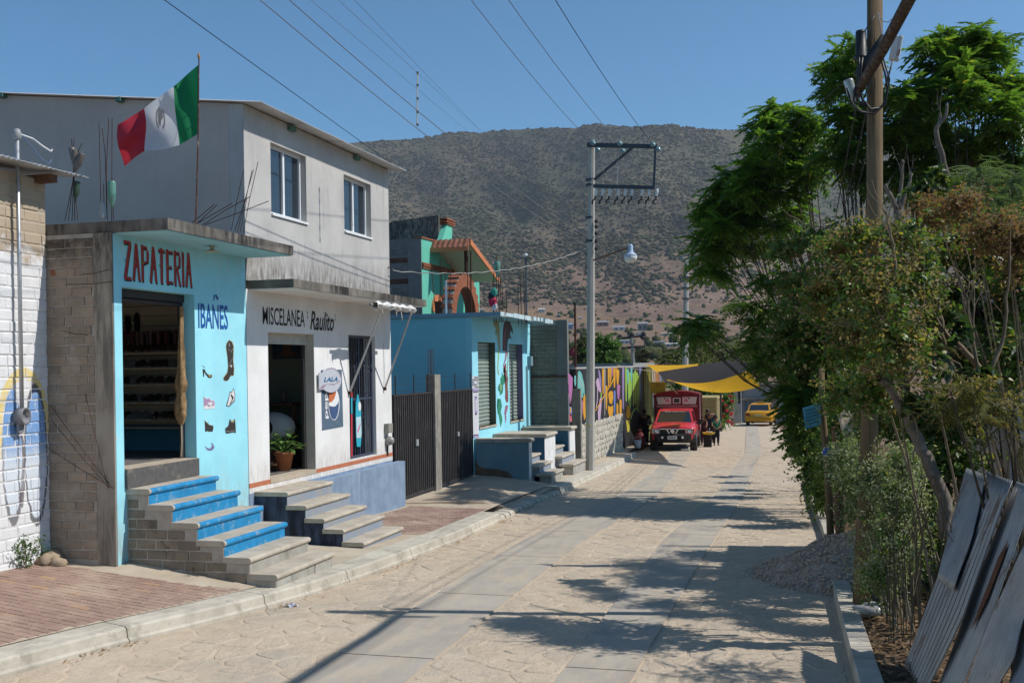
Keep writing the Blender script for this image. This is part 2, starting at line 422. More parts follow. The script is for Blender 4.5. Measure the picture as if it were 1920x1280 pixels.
def blobs(name, pos, rad, mat, kind, seed=1, flat_=.75, jit=.28, parent=None, smooth=True):
    r = np.random.default_rng(seed); n = len(pos)
    V = IV[None]*(1 + r.uniform(-jit, jit, (n, 12, 1))); V = V*rad[:, None, None]*np.array([1, 1, flat_])*r.uniform(.75, 1.3, (n, 1, 3)) + pos[:, None, :] + np.array([0, 0, .3])*rad[:, None, None]
    F = IF[None] + (np.arange(n)*12)[:, None, None]
    return np_mesh(name, V.reshape(-1, 3), F.reshape(-1, 3), mat, parent, kind, smooth)
def keep_hill(u, v):
    bare = 1/(1+math.exp(-((v-(640-.16*(u-640)))/22)))           # the lower slope is bare and brown
    right = 1/(1+math.exp(-((u-1150)/90))) * 1/(1+math.exp(-((v-430)/45)))
    k_ = 1 - .93*bare - .55*right*(1-bare)
    k_ *= min(1, max(.25, 1-(580-u)/250)) * min(1, max(.25, 1-(u-1480)/200))
    return k_ * max(.12, .55 + .35*math.sin(u*.021+v*.013)*math.sin(v*.05-u*.011) + .3*math.sin(u*.047-v*.08+2*math.sin(u*.013))*math.sin(u*.009+v*.031))*1.3
k = Mat('dusty green scrub', .95, .05)
c = k.mix(k.noise(.02, 3).step(.3, .7), (.060, .064, .032), (.098, .096, .050))
c = k.mix(k.noise(.006, 4, seed=2).step(.45, .65)*.6, c, (.095, .078, .056))
c = k.mix(k.noise(.0016, 5, .6, seed=12).step(.42, .62)*.55, c, (.042, .052, .024)); c = k.mix(k.noise(.11, 2, seed=7).step(.55, .75)*.6, c, (.032, .038, .020))
k.color(c); M_SCRUB = k.m
pp, rr = scatter_scrub(125000, -60, 2060, 1000, 2330, keep_hill, .9, 3.2, 5)
scrub = blobs('hillside_scrub', pp, rr, M_SCRUB, 'stuff', 1, .58, .34)
k = Mat('valley bushes green', .95, .05)
k.color(k.mix(k.noise(.05, 3).step(.35, .65), (.035, .05, .018), (.075, .075, .03))); M_VBUSH = k.m
def keep_val(u, v): return .5 + .5*math.sin(u*.05+v*.2)*math.sin(v*.11-u*.03)
pp, rr = scatter_scrub(1500, 880, 1640, 260, 1060, keep_val, .9, 2.6, 8)
valley = blobs('valley_bushes', pp, rr, M_VBUSH, 'stuff', 4, 1.0)
# ---- the street
KERB = [(3,-8.2),(5,-7.7),(6.5,-7.28),(8,-6.93),(9.1,-6.7),(10.4,-6.3),(11.7,-5.97),(13.5,-5.8),(16.8,-5.7),(23,-5.92),(30,-6.0),(41,-6.2)]
RKERB = [(3,.55),(9.5,.36),(13.4,.28),(19,.24),(23,.10),(29,-.05),(40,-.24),(53,-.8),(75,-2.2)]
def xk(y): return lerp(KERB, y)
def xr(y): return lerp(RKERB, y)
SF = [(3,.95),(5,.86),(8,.76),(11.4,.66),(15,.36),(20.5,.13),(21.2,.18),(26.6,.14),(27,.06),(30,-.1),(33,-.19),(41,-.32),(47,-.42)]
def xf(y): return -9.2 if y < 11.4 else (-8.25 if y < 20.6 else (-8.55 if y < 26.6 else (-8.4 if y < 32.8 else -7.0)))
def walk_z(x, y):
    zk = rz(y) + .165; zf = lerp(SF, y); s = min(1, max(0, (x - xk(y) + .25)/(xf(y) - xk(y) + .25))); return zk + (zf-zk)*s
M_MORT = plain('dusty mortar between the cobbles', (.54, .435, .32), .95, .1, 2, .1, 0, .4, 30)
b = MB(); YS = [3+.75*i for i in range(97)]
for i in range(len(YS)-1):
    for (ya, yb) in [(YS[i], YS[i+1])]:
        la = xk(ya)-.05 if ya < 40 else -11; lb = xk(yb)-.05 if yb < 40 else -11
        if ya < 40 <= yb: la = -11
        n = 8
        for j in range(n):
            b.add([(la+(xr(ya)+.05-la)*j/n, ya, rz(ya)), (la+(xr(ya)+.05-la)*(j+1)/n, ya, rz(ya)), (lb+(xr(yb)+.05-lb)*(j+1)/n, yb, rz(yb)), (lb+(xr(yb)+.05-lb)*j/n, yb, rz(yb))], [(0,1,2,3)])
road = b.build('road', M_MORT, None, 'structure')
# two concrete wheel tracks laid in slabs
LST = [(3,-4.1,-3.2),(8.4,-4.27,-3.36),(17,-4.62,-3.6),(26,-4.42,-3.5),(33,-4.62,-3.9),(39,-4.9,-4.12),(72,-7.4,-6.5)]
RST = [(3,-2.1,-1.42),(9,-2.11,-1.49),(18,-2.34,-1.52),(26,-2.16,-1.47),(36,-2.28,-1.66),(42,-2.3,-1.66),(72,-3.8,-3.1)]
def strip_x(tab, y): return lerp([(a, c) for a, c, d in tab], y), lerp([(a, d) for a, c, d in tab], y)
k = Mat('grey concrete wheel track', .9, .15)
c = k.mix(k.noise(1.3, 6, .65).step(.3, .7), (.36, .32, .265), (.43, .385, .32))
c = k.mix(k.noise(3.5, 6, .75, (1, .3, 1)).step(.42, .66)*.75, c, (.50, .41, .30)); c = k.mix(k.noise(1.1, 5, .7, seed=4).step(.55, .7)*.5, c, (.245, .225, .20)); c = k.mix(k.noise(.45, 4, .6, (3, .25, 1), seed=11).step(.56, .70)*.45, c, (.20, .185, .165)); c = k.mix(k.noise(45, 4, .7).step(.5, .75)*.35, c, (.29, .265, .23))
k.color(c); k.bump(k.noise(90, 4), .5, .006); k.bump(k.noise(3, 4), .3, .03); M_TRACK = k.m
for tab in (LST, RST):
    y = 3.2
    while y < 71:
        y1 = y + 3.1; b = MB(); nn = 4
        for q in range(nn):
            a0, a1 = y+(y1-.025-y)*q/nn, y+(y1-.025-y)*(q+1)/nn; (l0, r0), (l1, r1) = strip_x(tab, a0), strip_x(tab, a1); h = .016
            b.add([(l0,a0,rz(a0)+h),(r0,a0,rz(a0)+h),(r1,a1,rz(a1)+h),(l1,a1,rz(a1)+h),(l0,a0,rz(a0)-.02),(r0,a0,rz(a0)-.02),(r1,a1,rz(a1)-.02),(l1,a1,rz(a1)-.02)],
                  [(0,1,2,3),(0,4,5,1),(1,5,6,2),(2,6,7,3),(3,7,4,0)])
        b.build('concrete_slab', M_TRACK, road); y = y1
k = Mat('tan cobble stone', .88, .2)
c = k.mix(k.noise(2.6, 6, .7).step(.3, .7), (.455, .36, .255), (.56, .45, .33))
c = k.mix(k.rnd()*.4, c, (.48, .41, .32)); c = k.mix(k.noise(38, 4).step(.5, .8)*.35, c, (.31, .255, .20))
c = k.mix(k.noise(.5, 5, .6, seed=2).step(.5, .7)*.35, c, (.57, .49, .38))
c = k.mix(k.noise(.8, 5, .7, seed=15).step(.50, .68)*.45, c, (.34, .30, .25)); c = k.mix(k.noise(16, 5, .75, (1, .45, 1), 1.2, 6).step(.52, .66)*.45, c, (.29, .23, .165)); c = k.mix(k.noise(11, 5, .75, (1, .4, 1), 1.5, 9).step(.58, .68)*.5, c, (.62, .53, .41)); k.color(c); k.bump(k.noise(42, 5), .7, .012); k.bump(k.noise(8, 5, .65, (1, .5, 1), 1.0), .6, .035); M_COB = k.m
def clip_poly(poly, m, n):
    """part of a convex polygon on the near side of the line through m with normal n"""
    out = []
    for i in range(len(poly)):
        A, B = poly[i-1], poly[i]; da, db = (A-m).dot(n), (B-m).dot(n)
        if (da <= 0) != (db <= 0): out.append(A+(B-A)*(da/(da-db)))
        if db <= 0: out.append(B)
    return out
def cobble_field(y0, y1, bands, seed, sy=.31, sx=.46):
    """irregular stones filling the strips between the kerbs and the concrete tracks"""
    r = random.Random(seed); out = []
    for bi, (fa, fb) in enumerate(bands):
        seeds = {}; rows = int((y1-y0)/sy)
        for j in range(rows):
            y = y0+(j+.5)*sy; a, c = fa(y), fb(y); n = max(1, round((c-a)/sx))
            for i in range(n): seeds[(j, i)] = Vector((a+(c-a)*(i+.5+(.25 if j % 2 else -.25)*(n > 2)+r.uniform(-.3, .3))/n, y+r.uniform(-.13, .13)))
        keys = {}
        for (j, i), s_ in seeds.items(): keys.setdefault(j, []).append(s_)
        for (j, i), s_ in seeds.items():
            y = s_.y; a0, a1, c0, c1 = fa(y-.5), fa(y+.5), fb(y-.5), fb(y+.5)
            poly = [Vector((a0+.012, y-.5)), Vector((c0-.012, y-.5)), Vector((c1-.012, y+.5)), Vector((a1+.012, y+.5))]
            for jj in (j-2, j-1, j, j+1, j+2):
                for q in keys.get(jj, ()):
                    if q is s_: continue
                    d = q-s_; L = d.length; poly = clip_poly(poly, s_+d*(.5-.011/L-r.uniform(0, .006)/L), d/L)
                    if len(poly) < 3: break
                if len(poly) < 3: break
            if len(poly) < 3: continue
            ar = abs(sum(poly[e-1].x*poly[e].y-poly[e].x*poly[e-1].y for e in range(len(poly))))/2
            if ar < .015: continue
            q = []
            for e in range(len(poly)):
                A, B, C = poly[e-1], poly[e], poly[(e+1) % len(poly)]; t = .16; w_ = .02*math.sin(B.x*9+B.y*7); q += [B+(A-B)*t, B+(C-B)*t]
            out.append((q, r.uniform(.002, .009), r.uniform(-.004, .004)))
    return out
cob = cobble_field(4.5, 46, [(lambda y: (xk(y) if y < 40 else -8)+.03, lambda y: strip_x(LST, y)[0]-.015), (lambda y: strip_x(LST, y)[1]+.015, lambda y: strip_x(RST, y)[0]-.015), (lambda y: strip_x(RST, y)[1]+.015, lambda y: xr(y)-.04)], 3)
def cob_mb(b, q, h, tilt, off):
    n = len(q); c = sum(q, Vector((0, 0)))/n; base = [(p.x-off.x, p.y-off.y, rz(p.y)-off.z) for p in q]
    top = [(c.x+(p.x-c.x)*.93-off.x, c.y+(p.y-c.y)*.93-off.y, rz(p.y)+h+tilt*(p.x-c.x)*4-off.z) for p in q]
    b.add(base+top, [tuple(range(n, 2*n))]+[(i, (i+1) % n, n+(i+1) % n, n+i) for i in range(n)])
def vis_cob(q):
    c = sum(q, Vector((0, 0)))/len(q); d = Vector((c.x, c.y)); t = -_sp*c.x + _cp*c.y; R = (_cp*c.x+_sp*c.y)/t; return t > 8.3 and abs(R) < .5, d.length
inview = sorted([q for q in cob if vis_cob(q[0])[0]], key=lambda q: vis_cob(q[0])[1])
for q in inview[:290]:
    b = MB(); c = sum(q[0], Vector((0, 0)))/len(q[0]); off = Vector((c.x, c.y, rz(c.y))); cob_mb(b, *q, off)
    o = D.objects.new('cobble', b.mesh('cobble', M_COB)); COL.objects.link(o); o.parent = road; o.location = off
ids = set(id(q) for q in inview[:290]); b = MB()
for q in cob:
    if id(q) not in ids: cob_mb(b, *q, Vector((0, 0, 0)))
b.build('cobble', M_COB, road, 'stuff')
# ---- kerbs
def sweep(name, tab_x, ya, yb, sec, mats, parent, step=.6, side=1, zfn=rz):
    b = MB(); n = max(1, int((yb-ya)/step)); ns = len(sec)
    for i in range(n+1):
        y = ya+(yb-ya)*i/n; x = tab_x(y); sl = (tab_x(y+.2)-tab_x(y-.2))/.4; l = math.hypot(1, sl); nx, ny = -1/l*side, sl/l*side
        b.v += [(x+nx*d, y+ny*d, zfn(y)+h) for d, h in sec]
    for i in range(n):
        for j in range(ns-1): b.f.append((i*ns+j, i*ns+j+1, (i+1)*ns+j+1, (i+1)*ns+j)); b.mi.append(0)
    b.f.append(tuple(range(ns-1, -1, -1))); b.mi.append(0); b.f.append(tuple(n*ns+j for j in range(ns))); b.mi.append(0)
    return b.build(name, mats, parent)
k = Mat('weathered kerb concrete', .9, .15)
c = k.mix(k.noise(2.2, 6, .65).step(.3, .72), (.40, .36, .29), (.55, .50, .41))
c = k.mix(k.noise(3.2, 6, .75, seed=5).step(.50, .66)*.65, c, (.27, .24, .19)); c = k.mix(k.noise(14, 5).step(.55, .75)*.4, c, (.33, .29, .23))
k.color(c); k.bump(k.noise(60, 5), .4, .008); M_KERB = k.m
kerb = D.objects.new('kerb', None); COL.objects.link(kerb); OFF['kerb'] = Vector((0, 0, 0)); kerb['kind'] = 'structure'
SEC = [(-.03,-.05),(-.03,.035),(.0,.055),(.012,.14),(.035,.163),(.16,.168),(.165,.162),(.175,.168),(.42,.172),(.42,-.05)]
y = 3.5; rk = random.Random(4)
while y < 39.6:
    L_ = rk.uniform(1.7, 2.7); y1 = min(39.8, y+L_)
    if 20.4 < (y+y1)/2 < 27.0 and y < 26.5:
        y1 = y+.42; sec = [(0,-.05),(.01,.05),(.05,.085),(.2,.10),(.3,.10),(.3,-.05)]
    else: sec = SEC
    sweep('kerb_stone', xk, y, y1-(.012 if sec is SEC else .07), sec, M_KERB, kerb); y = y1
rkerb = D.objects.new('kerb', None); COL.objects.link(rkerb); OFF[rkerb.name] = Vector((0, 0, 0)); rkerb['kind'] = 'structure'
y = 5.0
while y < 30:
    if not 14.0 < y < 17.6:
        sweep('kerb_stone', xr, y, y+1.18, [(0,-.05),(.0,.13),(.012,.145),(.19,.145),(.20,.13),(.2,-.05)], M_KERB, rkerb, .6, -1)
    y += 1.2
# ---- pavement: concrete apron, brick pavers, the ramp to the gate
k = Mat('pavement concrete', .92, .12)
c = k.mix(k.noise(1.8, 6, .65).step(.3, .7), (.40, .325, .24), (.50, .425, .325)); c = k.mix(k.noise(14, 5).step(.5, .75)*.3, c, (.33, .265, .2))
k.color(c); k.bump(k.noise(50, 5), .3, .008); M_WALK = k.m
def walk_sheet(name, y0, y1, lift, mat, step=.4, nx=8, kind='structure', xo=None, xi=None):
    b = MB(); n = max(1, int((y1-y0)/step)); xo = xo or (lambda y: xk(y)-.38); xi = xi or (lambda y: xf(y)-.3)
    for i in range(n):
        a, c = y0+(y1-y0)*i/n, y0+(y1-y0)*(i+1)/n; m = (a+c)/2
        for j in range(nx):
            def pt(y, s): x = xo(y)+(xi(m)-xo(y))*s; return (x, y, walk_z(x, y)+lift)
            b.add([pt(a, j/nx), pt(c, j/nx), pt(c, (j+1)/nx), pt(a, (j+1)/nx)], [(0,1,2,3)])
    return b.build(name, mat, None, kind)
pavement = walk_sheet('pavement', 3.5, 48, 0, M_WALK)
k = Mat('red brown paving brick', .88, .2)
c = k.mix(k.noise(3, 5).step(.3, .7), (.27, .175, .135), (.35, .24, .185)); c = k.mix(k.rnd()*.5, c, (.235, .15, .12))
c = k.mix(k.rnd().step(.93, 1.0)*.8, c, (.42, .26, .14)); c = k.mix(k.noise(1.1, 5, .7, seed=3).step(.44, .66)*.75, c, (.42, .315, .235))
k.color(c); k.bump(k.noise(70, 4), .35, .006); M_PAVER = k.m
def pavers(x_in, x_out, y0, y1, near_n, seed):
    r = random.Random(seed); bw, bl = .105, .215; items = []; i = 0; y = y0
    while y < y1:
        x = -9.4 - (bl/2 if i % 2 else 0)
        while x < -5.4:
            cx_, cy_ = x+bl/2, y+bw/2; x += bl
            la, lb = max(cx_-bl/2, x_in(cy_)), min(cx_+bl/2, x_out(cy_))
            if lb-la < .04: continue
            items.append(((la+lb)/2, cy_, r.uniform(0, .004), r.uniform(-.012, .012), lb-la))
        y += bw; i += 1
    items.sort(key=lambda p: (0 if (lambda t, R: abs(R) < .5 and t > 8)(-_sp*p[0]+_cp*p[1], (_cp*p[0]+_sp*p[1])/max(.1, -_sp*p[0]+_cp*p[1])) else 1, p[0]**2+p[1]**2))
    def bm(b, p, loc):
        x, y, h, a, ln = p; w, l, g = ln/2-.004, bw/2-.004, .005; z = walk_z(x, y); sx = (walk_z(x+.1, y)-walk_z(x-.1, y))/.2; sy = (walk_z(x, y+.1)-walk_z(x, y-.1))/.2
        q = lambda dx, dy, hh: (x+dx-loc[0], y+dy-loc[1], z+dx*sx+dy*sy+hh-loc[2])
        b.add([q(-w,-l,.0),q(w,-l,.0),q(w,l,.0),q(-w,l,.0),q(-w+g,-l+g,.005+h),q(w-g,-l+g,.005+h+a*.3),q(w-g,l-g,.005+h),q(-w+g,l-g,.005+h-a*.3)], [(4,5,6,7),(0,1,5,4),(1,2,6,5),(2,3,7,6),(3,0,4,7)])
    for p in items[:near_n]:
        b = MB(); loc = (p[0], p[1], walk_z(p[0], p[1])); bm(b, p, loc); o = D.objects.new('paver', b.mesh('paver', M_PAVER)); COL.objects.link(o); o.parent = pavement; o.location = loc
    if len(items) > near_n:
        b = MB()
        for p in items[near_n:]: bm(b, p, (0, 0, 0))
        b.build('paver', M_PAVER, pavement, 'stuff')
def pin(y): return -9.2 if y < 11.36 else (-6.55-.0*(y) if y < 12.1 else -5)
pavers(lambda y: -9.15 if y < 11.34 else -6.50 + (y-11.34)*.3, lambda y: xk(y)-.40, 4.5, 12.6, 270, 1)
pavers(lambda y: max(-7.97, -7.95+(16.45-y)*.0) if y > 16.45 else -5, lambda y: xk(y)-.40, 16.5, 20.6, 0, 2)
# ramp in front of the gate, a raised wedge of rough concrete
b = MB()
def rampz(x, y):
    s = (x-xk(y)+.25)/(-8.55-xk(y)+.25); s = min(1, max(0, s)); z0 = rz(y)+.11; return z0 + (.17-z0)*s + .02*math.sin(x*3+y) + (.09*math.sin(min(1, s*1.15)*math.pi) if y < 21.2 else .09*math.sin(min(1, s*1.15)*math.pi))
N_ = 14; ya_ = lambda s: 20.75 + .9*(1-s); yb_ = 26.75
vs = {}
for i in range(N_+1):
    for j in range(11):
        s = j/10; x = xk(22)-.25+(-8.6-xk(22)+.25)*s; y = ya_(s)+(yb_-ya_(s))*i/N_; vs[i, j] = len(b.v); b.v.append((x, y, rampz(x, y)))
for i in range(N_):
    for j in range(10): b.f.append((vs[i,j], vs[i+1,j], vs[i+1,j+1], vs[i,j+1])); b.mi.append(0)
for j in range(10):
    p, q = b.v[vs[0,j]], b.v[vs[0,j+1]]; b.add([p, q, (q[0], q[1], -.2), (p[0], p[1], -.2)], [(0,1,2,3)])
b.build('ramp', plain('rough ramp concrete', (.47, .375, .275), .95, .12, 1.6, .1, 0, .5, 28), None, 'structure')
# verge of bare earth on the right
k = Mat('dark verge earth', .97, .05); k.color(k.mix(k.noise(5, 6, .7).step(.3, .7), (.085, .058, .036), (.19, .13, .085))); k.bump(k.noise(24, 5, .7), .9, .03); M_EARTH = k.m
b = MB(); rv = random.Random(8)
b.grid(lambda u, w: (xr(3+42*u)+.1+w*9, 3+42*u, rz(3+42*u)+(.03 if w == 0 else .06+.05*math.sin(u*90+w*31)+.25*w)), 90, 24)
b.smooth().build('verge', M_EARTH, None, 'structure')

# ---- thin air haze
hz = MB().box((-2600, -60, -60), (2600, 2900, 560)).build('haze', [], None, 'stuff'); hm = D.materials.new('thin haze'); hm.use_nodes = True; hn = hm.node_tree
for n_ in list(hn.nodes): hn.nodes.remove(n_)
ho = hn.nodes.new('ShaderNodeOutputMaterial'); hv = hn.nodes.new('ShaderNodeVolumePrincipled'); hv.inputs['Density'].default_value = .00011; hv.inputs['Color'].default_value = (.80, .86, .95, 1); hv.inputs['Anisotropy'].default_value = .3
hn.links.new(hv.outputs[0], ho.inputs['Volume']); hz.data.materials.append(hm)
# ================================================================ left side of the street: houses
def wall_open(b, x0, x1, y0, y1, z0, z1, ops, axis='Y'):
    """a wall running along Y (or X) from z0 to z1 with openings [(a, b, za, zb)]"""
    def bx(a, c, za, zb):
        if c-a < 1e-4 or zb-za < 1e-4: return
        b.box((x0, a, za), (x1, c, zb)) if axis == 'Y' else b.box((a, x0, za), (c, x1, zb))
    y = y0
    for (a, c, za, zb) in sorted(ops):
        bx(y, a, z0, z1); bx(a, c, z0, za); bx(a, c, zb, z1); y = c
    bx(y, y1, z0, z1)
# ---- materials of the houses
def aged_white(name, lo=4.45):
    k = Mat(name, .92, .15); z = k.xyz[2]
    wash = (z + (k.noise(3.5, 6, .7)-.5)*.9).step(lo+.15, lo-.1) * (k.noise(16, 5, .7, seed=2).step(.2, .34))
    c = k.mix(k.rnd()*.6, (.47, .37, .26), (.35, .28, .205)); c = k.mix(k.noise(9, 5).step(.45, .7)*.5, c, (.40, .345, .27))
    up = z.step(4.98, 5.02)*.0
    w_ = k.mix(k.noise(6, 6, .7).step(.35, .75)*.6, (.76, .75, .74), (.60, .58, .56)); w_ = k.mix(k.noise(30, 5, .75, seed=6).step(.6, .72)*.5, w_, (.42, .38, .34))
    return k, k.mix(wash, c, w_)
k, c = aged_white('whitewashed block')
# spray painted loops on the whitewash, in wall coordinates
yy, zz = k.xyz[1], k.xyz[2]; wob = (k.noise(7, 3)-.5)*.06
def ring(cy, cz, ry, rz_):
    a = ((yy+wob)-cy)*(1/ry); b_ = ((zz+wob)-cz)*(1/rz_); return (a.sq()+b_.sq())._m('SQRT')
e1, e2 = ring(10.72, 2.02, .17, .80), ring(11.12, 2.0, .20, .84)
def band(e, a, b_): return e.step(a-.02, a+.02)*e.step(b_+.02, b_-.02)
blue = e1.mn(e2).step(1.0, .97); fade = zz.step(1.85, 2.25)
out1 = ring(10.92, 2.35, .46, .72)
c = k.mix(band(out1, .80, 1.0)*zz.step(1.75, 2.3)*k.noise(10, 5, .7, seed=9).step(.25, .55)*.75, c, (.78, .56, .09))
c = k.mix(blue*k.noise(12, 5, .7, seed=8).step(.2, .5)*.82, c, k.mix(fade, (.62, .68, .74), (.07, .26, .58)))
c = k.mix(band(e1, .9, 1.06)*zz.step(3.2, 1.2)*.8, c, (.10, .085, .085)); c = k.mix(band(e2, .92, 1.05)*.85, c, (.09, .08, .085))
c = k.mix(band(ring(10.86, 1.9, .045, .42), .8, 1.25)*.8, c, (.12, .10, .10))
c = k.mix(band(out1, .86, 1.02)*zz.step(1.7, 1.2)*.6, c, (.72, .52, .36))
k.color(c); k.bump(k.noise(45, 5, .65), .6, .012); M_WHITEBLK = k.m
k = Mat('grey mortar', .95, .1); k.color(k.mix(k.noise(6, 5).step(.3, .7), (.34, .30, .25), (.44, .40, .34))); k.bump(k.noise(30, 5), .5, .01); M_MORTAR = k.m
k, c = aged_white('whitewashed mortar'); k.color(k.mix(.18, c, (.46, .43, .39))); k.bump(k.noise(30, 5), .6, .01); M_WMORT = k.m
M_GALV = plain('galvanised sheet metal', (.60, .61, .62), .42, .06, 6, .5, .55, .1, 40, mott=((.42, .40, .38), 3, .5))
M_WOOD = plain('old brown timber', (.16, .085, .05), .85, .2, 9, .2)
M_DARKIRON = plain('dark iron', (.04, .035, .035), .6, .1, 20, .4)
M_RUST = plain('rusted iron bar', (.095, .045, .03), .9, .25, 30, .15)
# ---- the whitewashed house at the left edge
white_house = thing('block_house', 'whitewashed block house wall with blue and yellow spray painted loops', 'house', (-9.2, 11.3, .6))
b = MB(); b.box((-9.55, 3.0, .2), (-9.170, 11.36, 5.42)); b.box((-14, 3.0, .2), (-9.55, 3.2, 5.42)); b.build('wall', M_WMORT, white_house)
BM_W = brick_mesh('brick', M_WHITEBLK)
brick_wall(white_house, BM_W, (-9.185, 8.3, .62), (0, 1, 0), 3.06, 4.82, .29, .137, .009, .045, rot=math.pi/2, limit=290, seed=3, key=lambda it: -it[0].y)
b = MB(); n = 60
for i in range(n):
    ya, yb = 9.2+2.5*i/n, 9.2+2.5*(i+1)/n; h = lambda y: .012*math.sin(y*2*math.pi/.09)
    b.add([(-12, ya, 5.78+h(ya)), (-12, yb, 5.78+h(yb)), (-8.78, yb, 5.49+h(yb)), (-8.78, ya, 5.49+h(ya)), (-12, ya, 5.772+h(ya)), (-12, yb, 5.772+h(yb)), (-8.78, yb, 5.482+h(yb)), (-8.78, ya, 5.482+h(ya))], [(0,1,2,3),(7,6,5,4),(3,2,6,7),(0,4,5,1)])
b.build('roof_sheet', M_GALV, white_house)
MB().box((-9.6, 11.16, 5.36), (-8.92, 11.28, 5.455)).build('roof_beam', M_WOOD, white_house)
# ---- conduit mast with weatherhead and meter socket on that wall
MASTX = -9.08
mast = thing('conduit_mast', 'grey electrical conduit mast with weatherhead and loose wires on white block wall', 'conduit mast', (MASTX, 11.0, 2.4))
pz0, pz1 = P(41, 765, X=MASTX), P(32, 258, X=MASTX)
MB().tube([pz0, pz1], .024, 8).smooth().build('pipe', plain('galvanised pipe', (.46, .48, .49), .45, .08, 10, .5, .6), mast)
MB().lathe([(.0, .11), (.035, .10), (.05, .05), (.05, 0), (.03, -.03)], pz1, 10).smooth().build('weatherhead', flat('grey cast cap', (.30, .30, .30), .5, .4), mast)
q = pz1 + Vector((.03, .03, .04))
MB().tube([q, q+Vector((.06, .14, -.03)), q+Vector((.10, .26, -.10)), q+Vector((.12, .38, -.14)), q+Vector((.12, .40, -.11))], .011, 5).build('cable', flat('white cable', (.72, .70, .68)), mast)
MB().tube([q, q+Vector((.06, .10, -.12)), q+Vector((.10, .22, -.25)), q+Vector((.12, .33, -.30)), q+Vector((.12, .39, -.24))], .006, 5).build('cable', flat('blue cable', (.10, .16, .27)), mast)
ms = P(42, 780, X=MASTX)
MB().lathe([(.10, -.06), (.105, .05), (.085, .052), (.08, .0)], ms, 16, (1, .15, 0)).smooth().build('meter_socket', plain('grey meter socket', (.20, .20, .21), .55, .1), mast)
MB().box((ms.x-.05, ms.y-.045, ms.z-.2), (ms.x-.01, ms.y+.045, ms.z-.05)).build('bracket', flat('grey steel bracket', (.24, .25, .26), .5), mast)
# ---- the shoe shop
SBLUE = (.17, .42, .50)
M_SKY = wall_mat('sky blue painted plaster', (.36, .77, .86), (.29, .66, .76), streak=((.48, .64, .68), .35, .5), stain=(.36, .58, .65), patch=((.55, .66, .66), 2.3, .69), zs=[((.36, .38, .34), .8, 1.75, .75), ((.42, .55, .57), 4.7, 4.2, .5)])
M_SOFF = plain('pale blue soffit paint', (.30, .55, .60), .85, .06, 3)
M_SLAB = wall_mat('weathered concrete slab edge', (.26, .23, .195), (.14, .125, .105), streak=((.035, .032, .03), .95, .36), scale=3)
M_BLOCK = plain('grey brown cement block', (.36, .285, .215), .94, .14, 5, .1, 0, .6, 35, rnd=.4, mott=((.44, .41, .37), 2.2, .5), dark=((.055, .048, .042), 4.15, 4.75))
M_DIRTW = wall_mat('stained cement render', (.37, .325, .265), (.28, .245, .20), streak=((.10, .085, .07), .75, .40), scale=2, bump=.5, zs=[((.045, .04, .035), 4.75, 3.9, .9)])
shop = thing('shoe_shop', 'sky blue shoe shop with red ZAPATERIA lettering over its doorway', 'shop', (-8.2, 12.9, 1.0))
b = MB(); wall_open(b, -8.405, -8.2, 11.372, 14.585, .6, 4.712, [(11.528, 13.168, 1.77, 4.065)]); b.build('wall', M_SKY, shop)
MB().box((-8.52, 11.53, 1.55), (-8.16, 13.165, 1.785)).build('door_sill', plain('dark cement sill', (.115, .11, .105), .85, .15, 12, mott=((.27, .23, .18), 3, .6)), shop)
MB().box((-8.50, 11.54, 1.786), (-8.17, 13.16, 1.792)).build('sill_top', M_WALK, shop)
b = MB(); b.box((-13.9, 11.372, 4.722), (-7.43, 14.66, 4.862)); b.build('roof_slab', M_SLAB, shop)
MB().box((-8.199, 11.40, 4.708), (-7.45, 14.63, 4.7215)).build('soffit', M_SOFF, shop)
# bare block side wall
b = MB(); b.box((-13.9, 11.360, .4), (-8.405, 11.55, 4.722)); b.build('side_wall', M_MORTAR, shop)
BM_B = brick_mesh('brick', M_BLOCK, 5, .045)
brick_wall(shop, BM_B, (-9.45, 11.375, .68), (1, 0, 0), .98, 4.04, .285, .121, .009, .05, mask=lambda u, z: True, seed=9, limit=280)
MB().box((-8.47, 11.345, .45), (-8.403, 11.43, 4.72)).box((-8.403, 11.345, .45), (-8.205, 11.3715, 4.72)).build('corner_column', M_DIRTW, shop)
for (z, h, m) in ((4.22, .075, 0),):
    MB().box((-9.1, 11.352, z), (-8.72, 11.40, z+h)).build('red_brick', plain('red clay brick', (.30, .115, .065), .9, .15), shop)
# stubs of tie wire standing out of the side wall
for (u, v, u2, v2) in ((150,515,205,505),(125,533,210,528),(160,738,200,905),(95,760,205,908),(97,788,205,915),(80,833,212,915),(118,620,165,628)):
    MB().tube([P(u, v, Y=11.30), P((u+u2)/2, (v+v2)/2+2, Y=11.26), P(u2, v2, Y=11.34)], .0045, 4).build('tie_wire', M_RUST, shop)
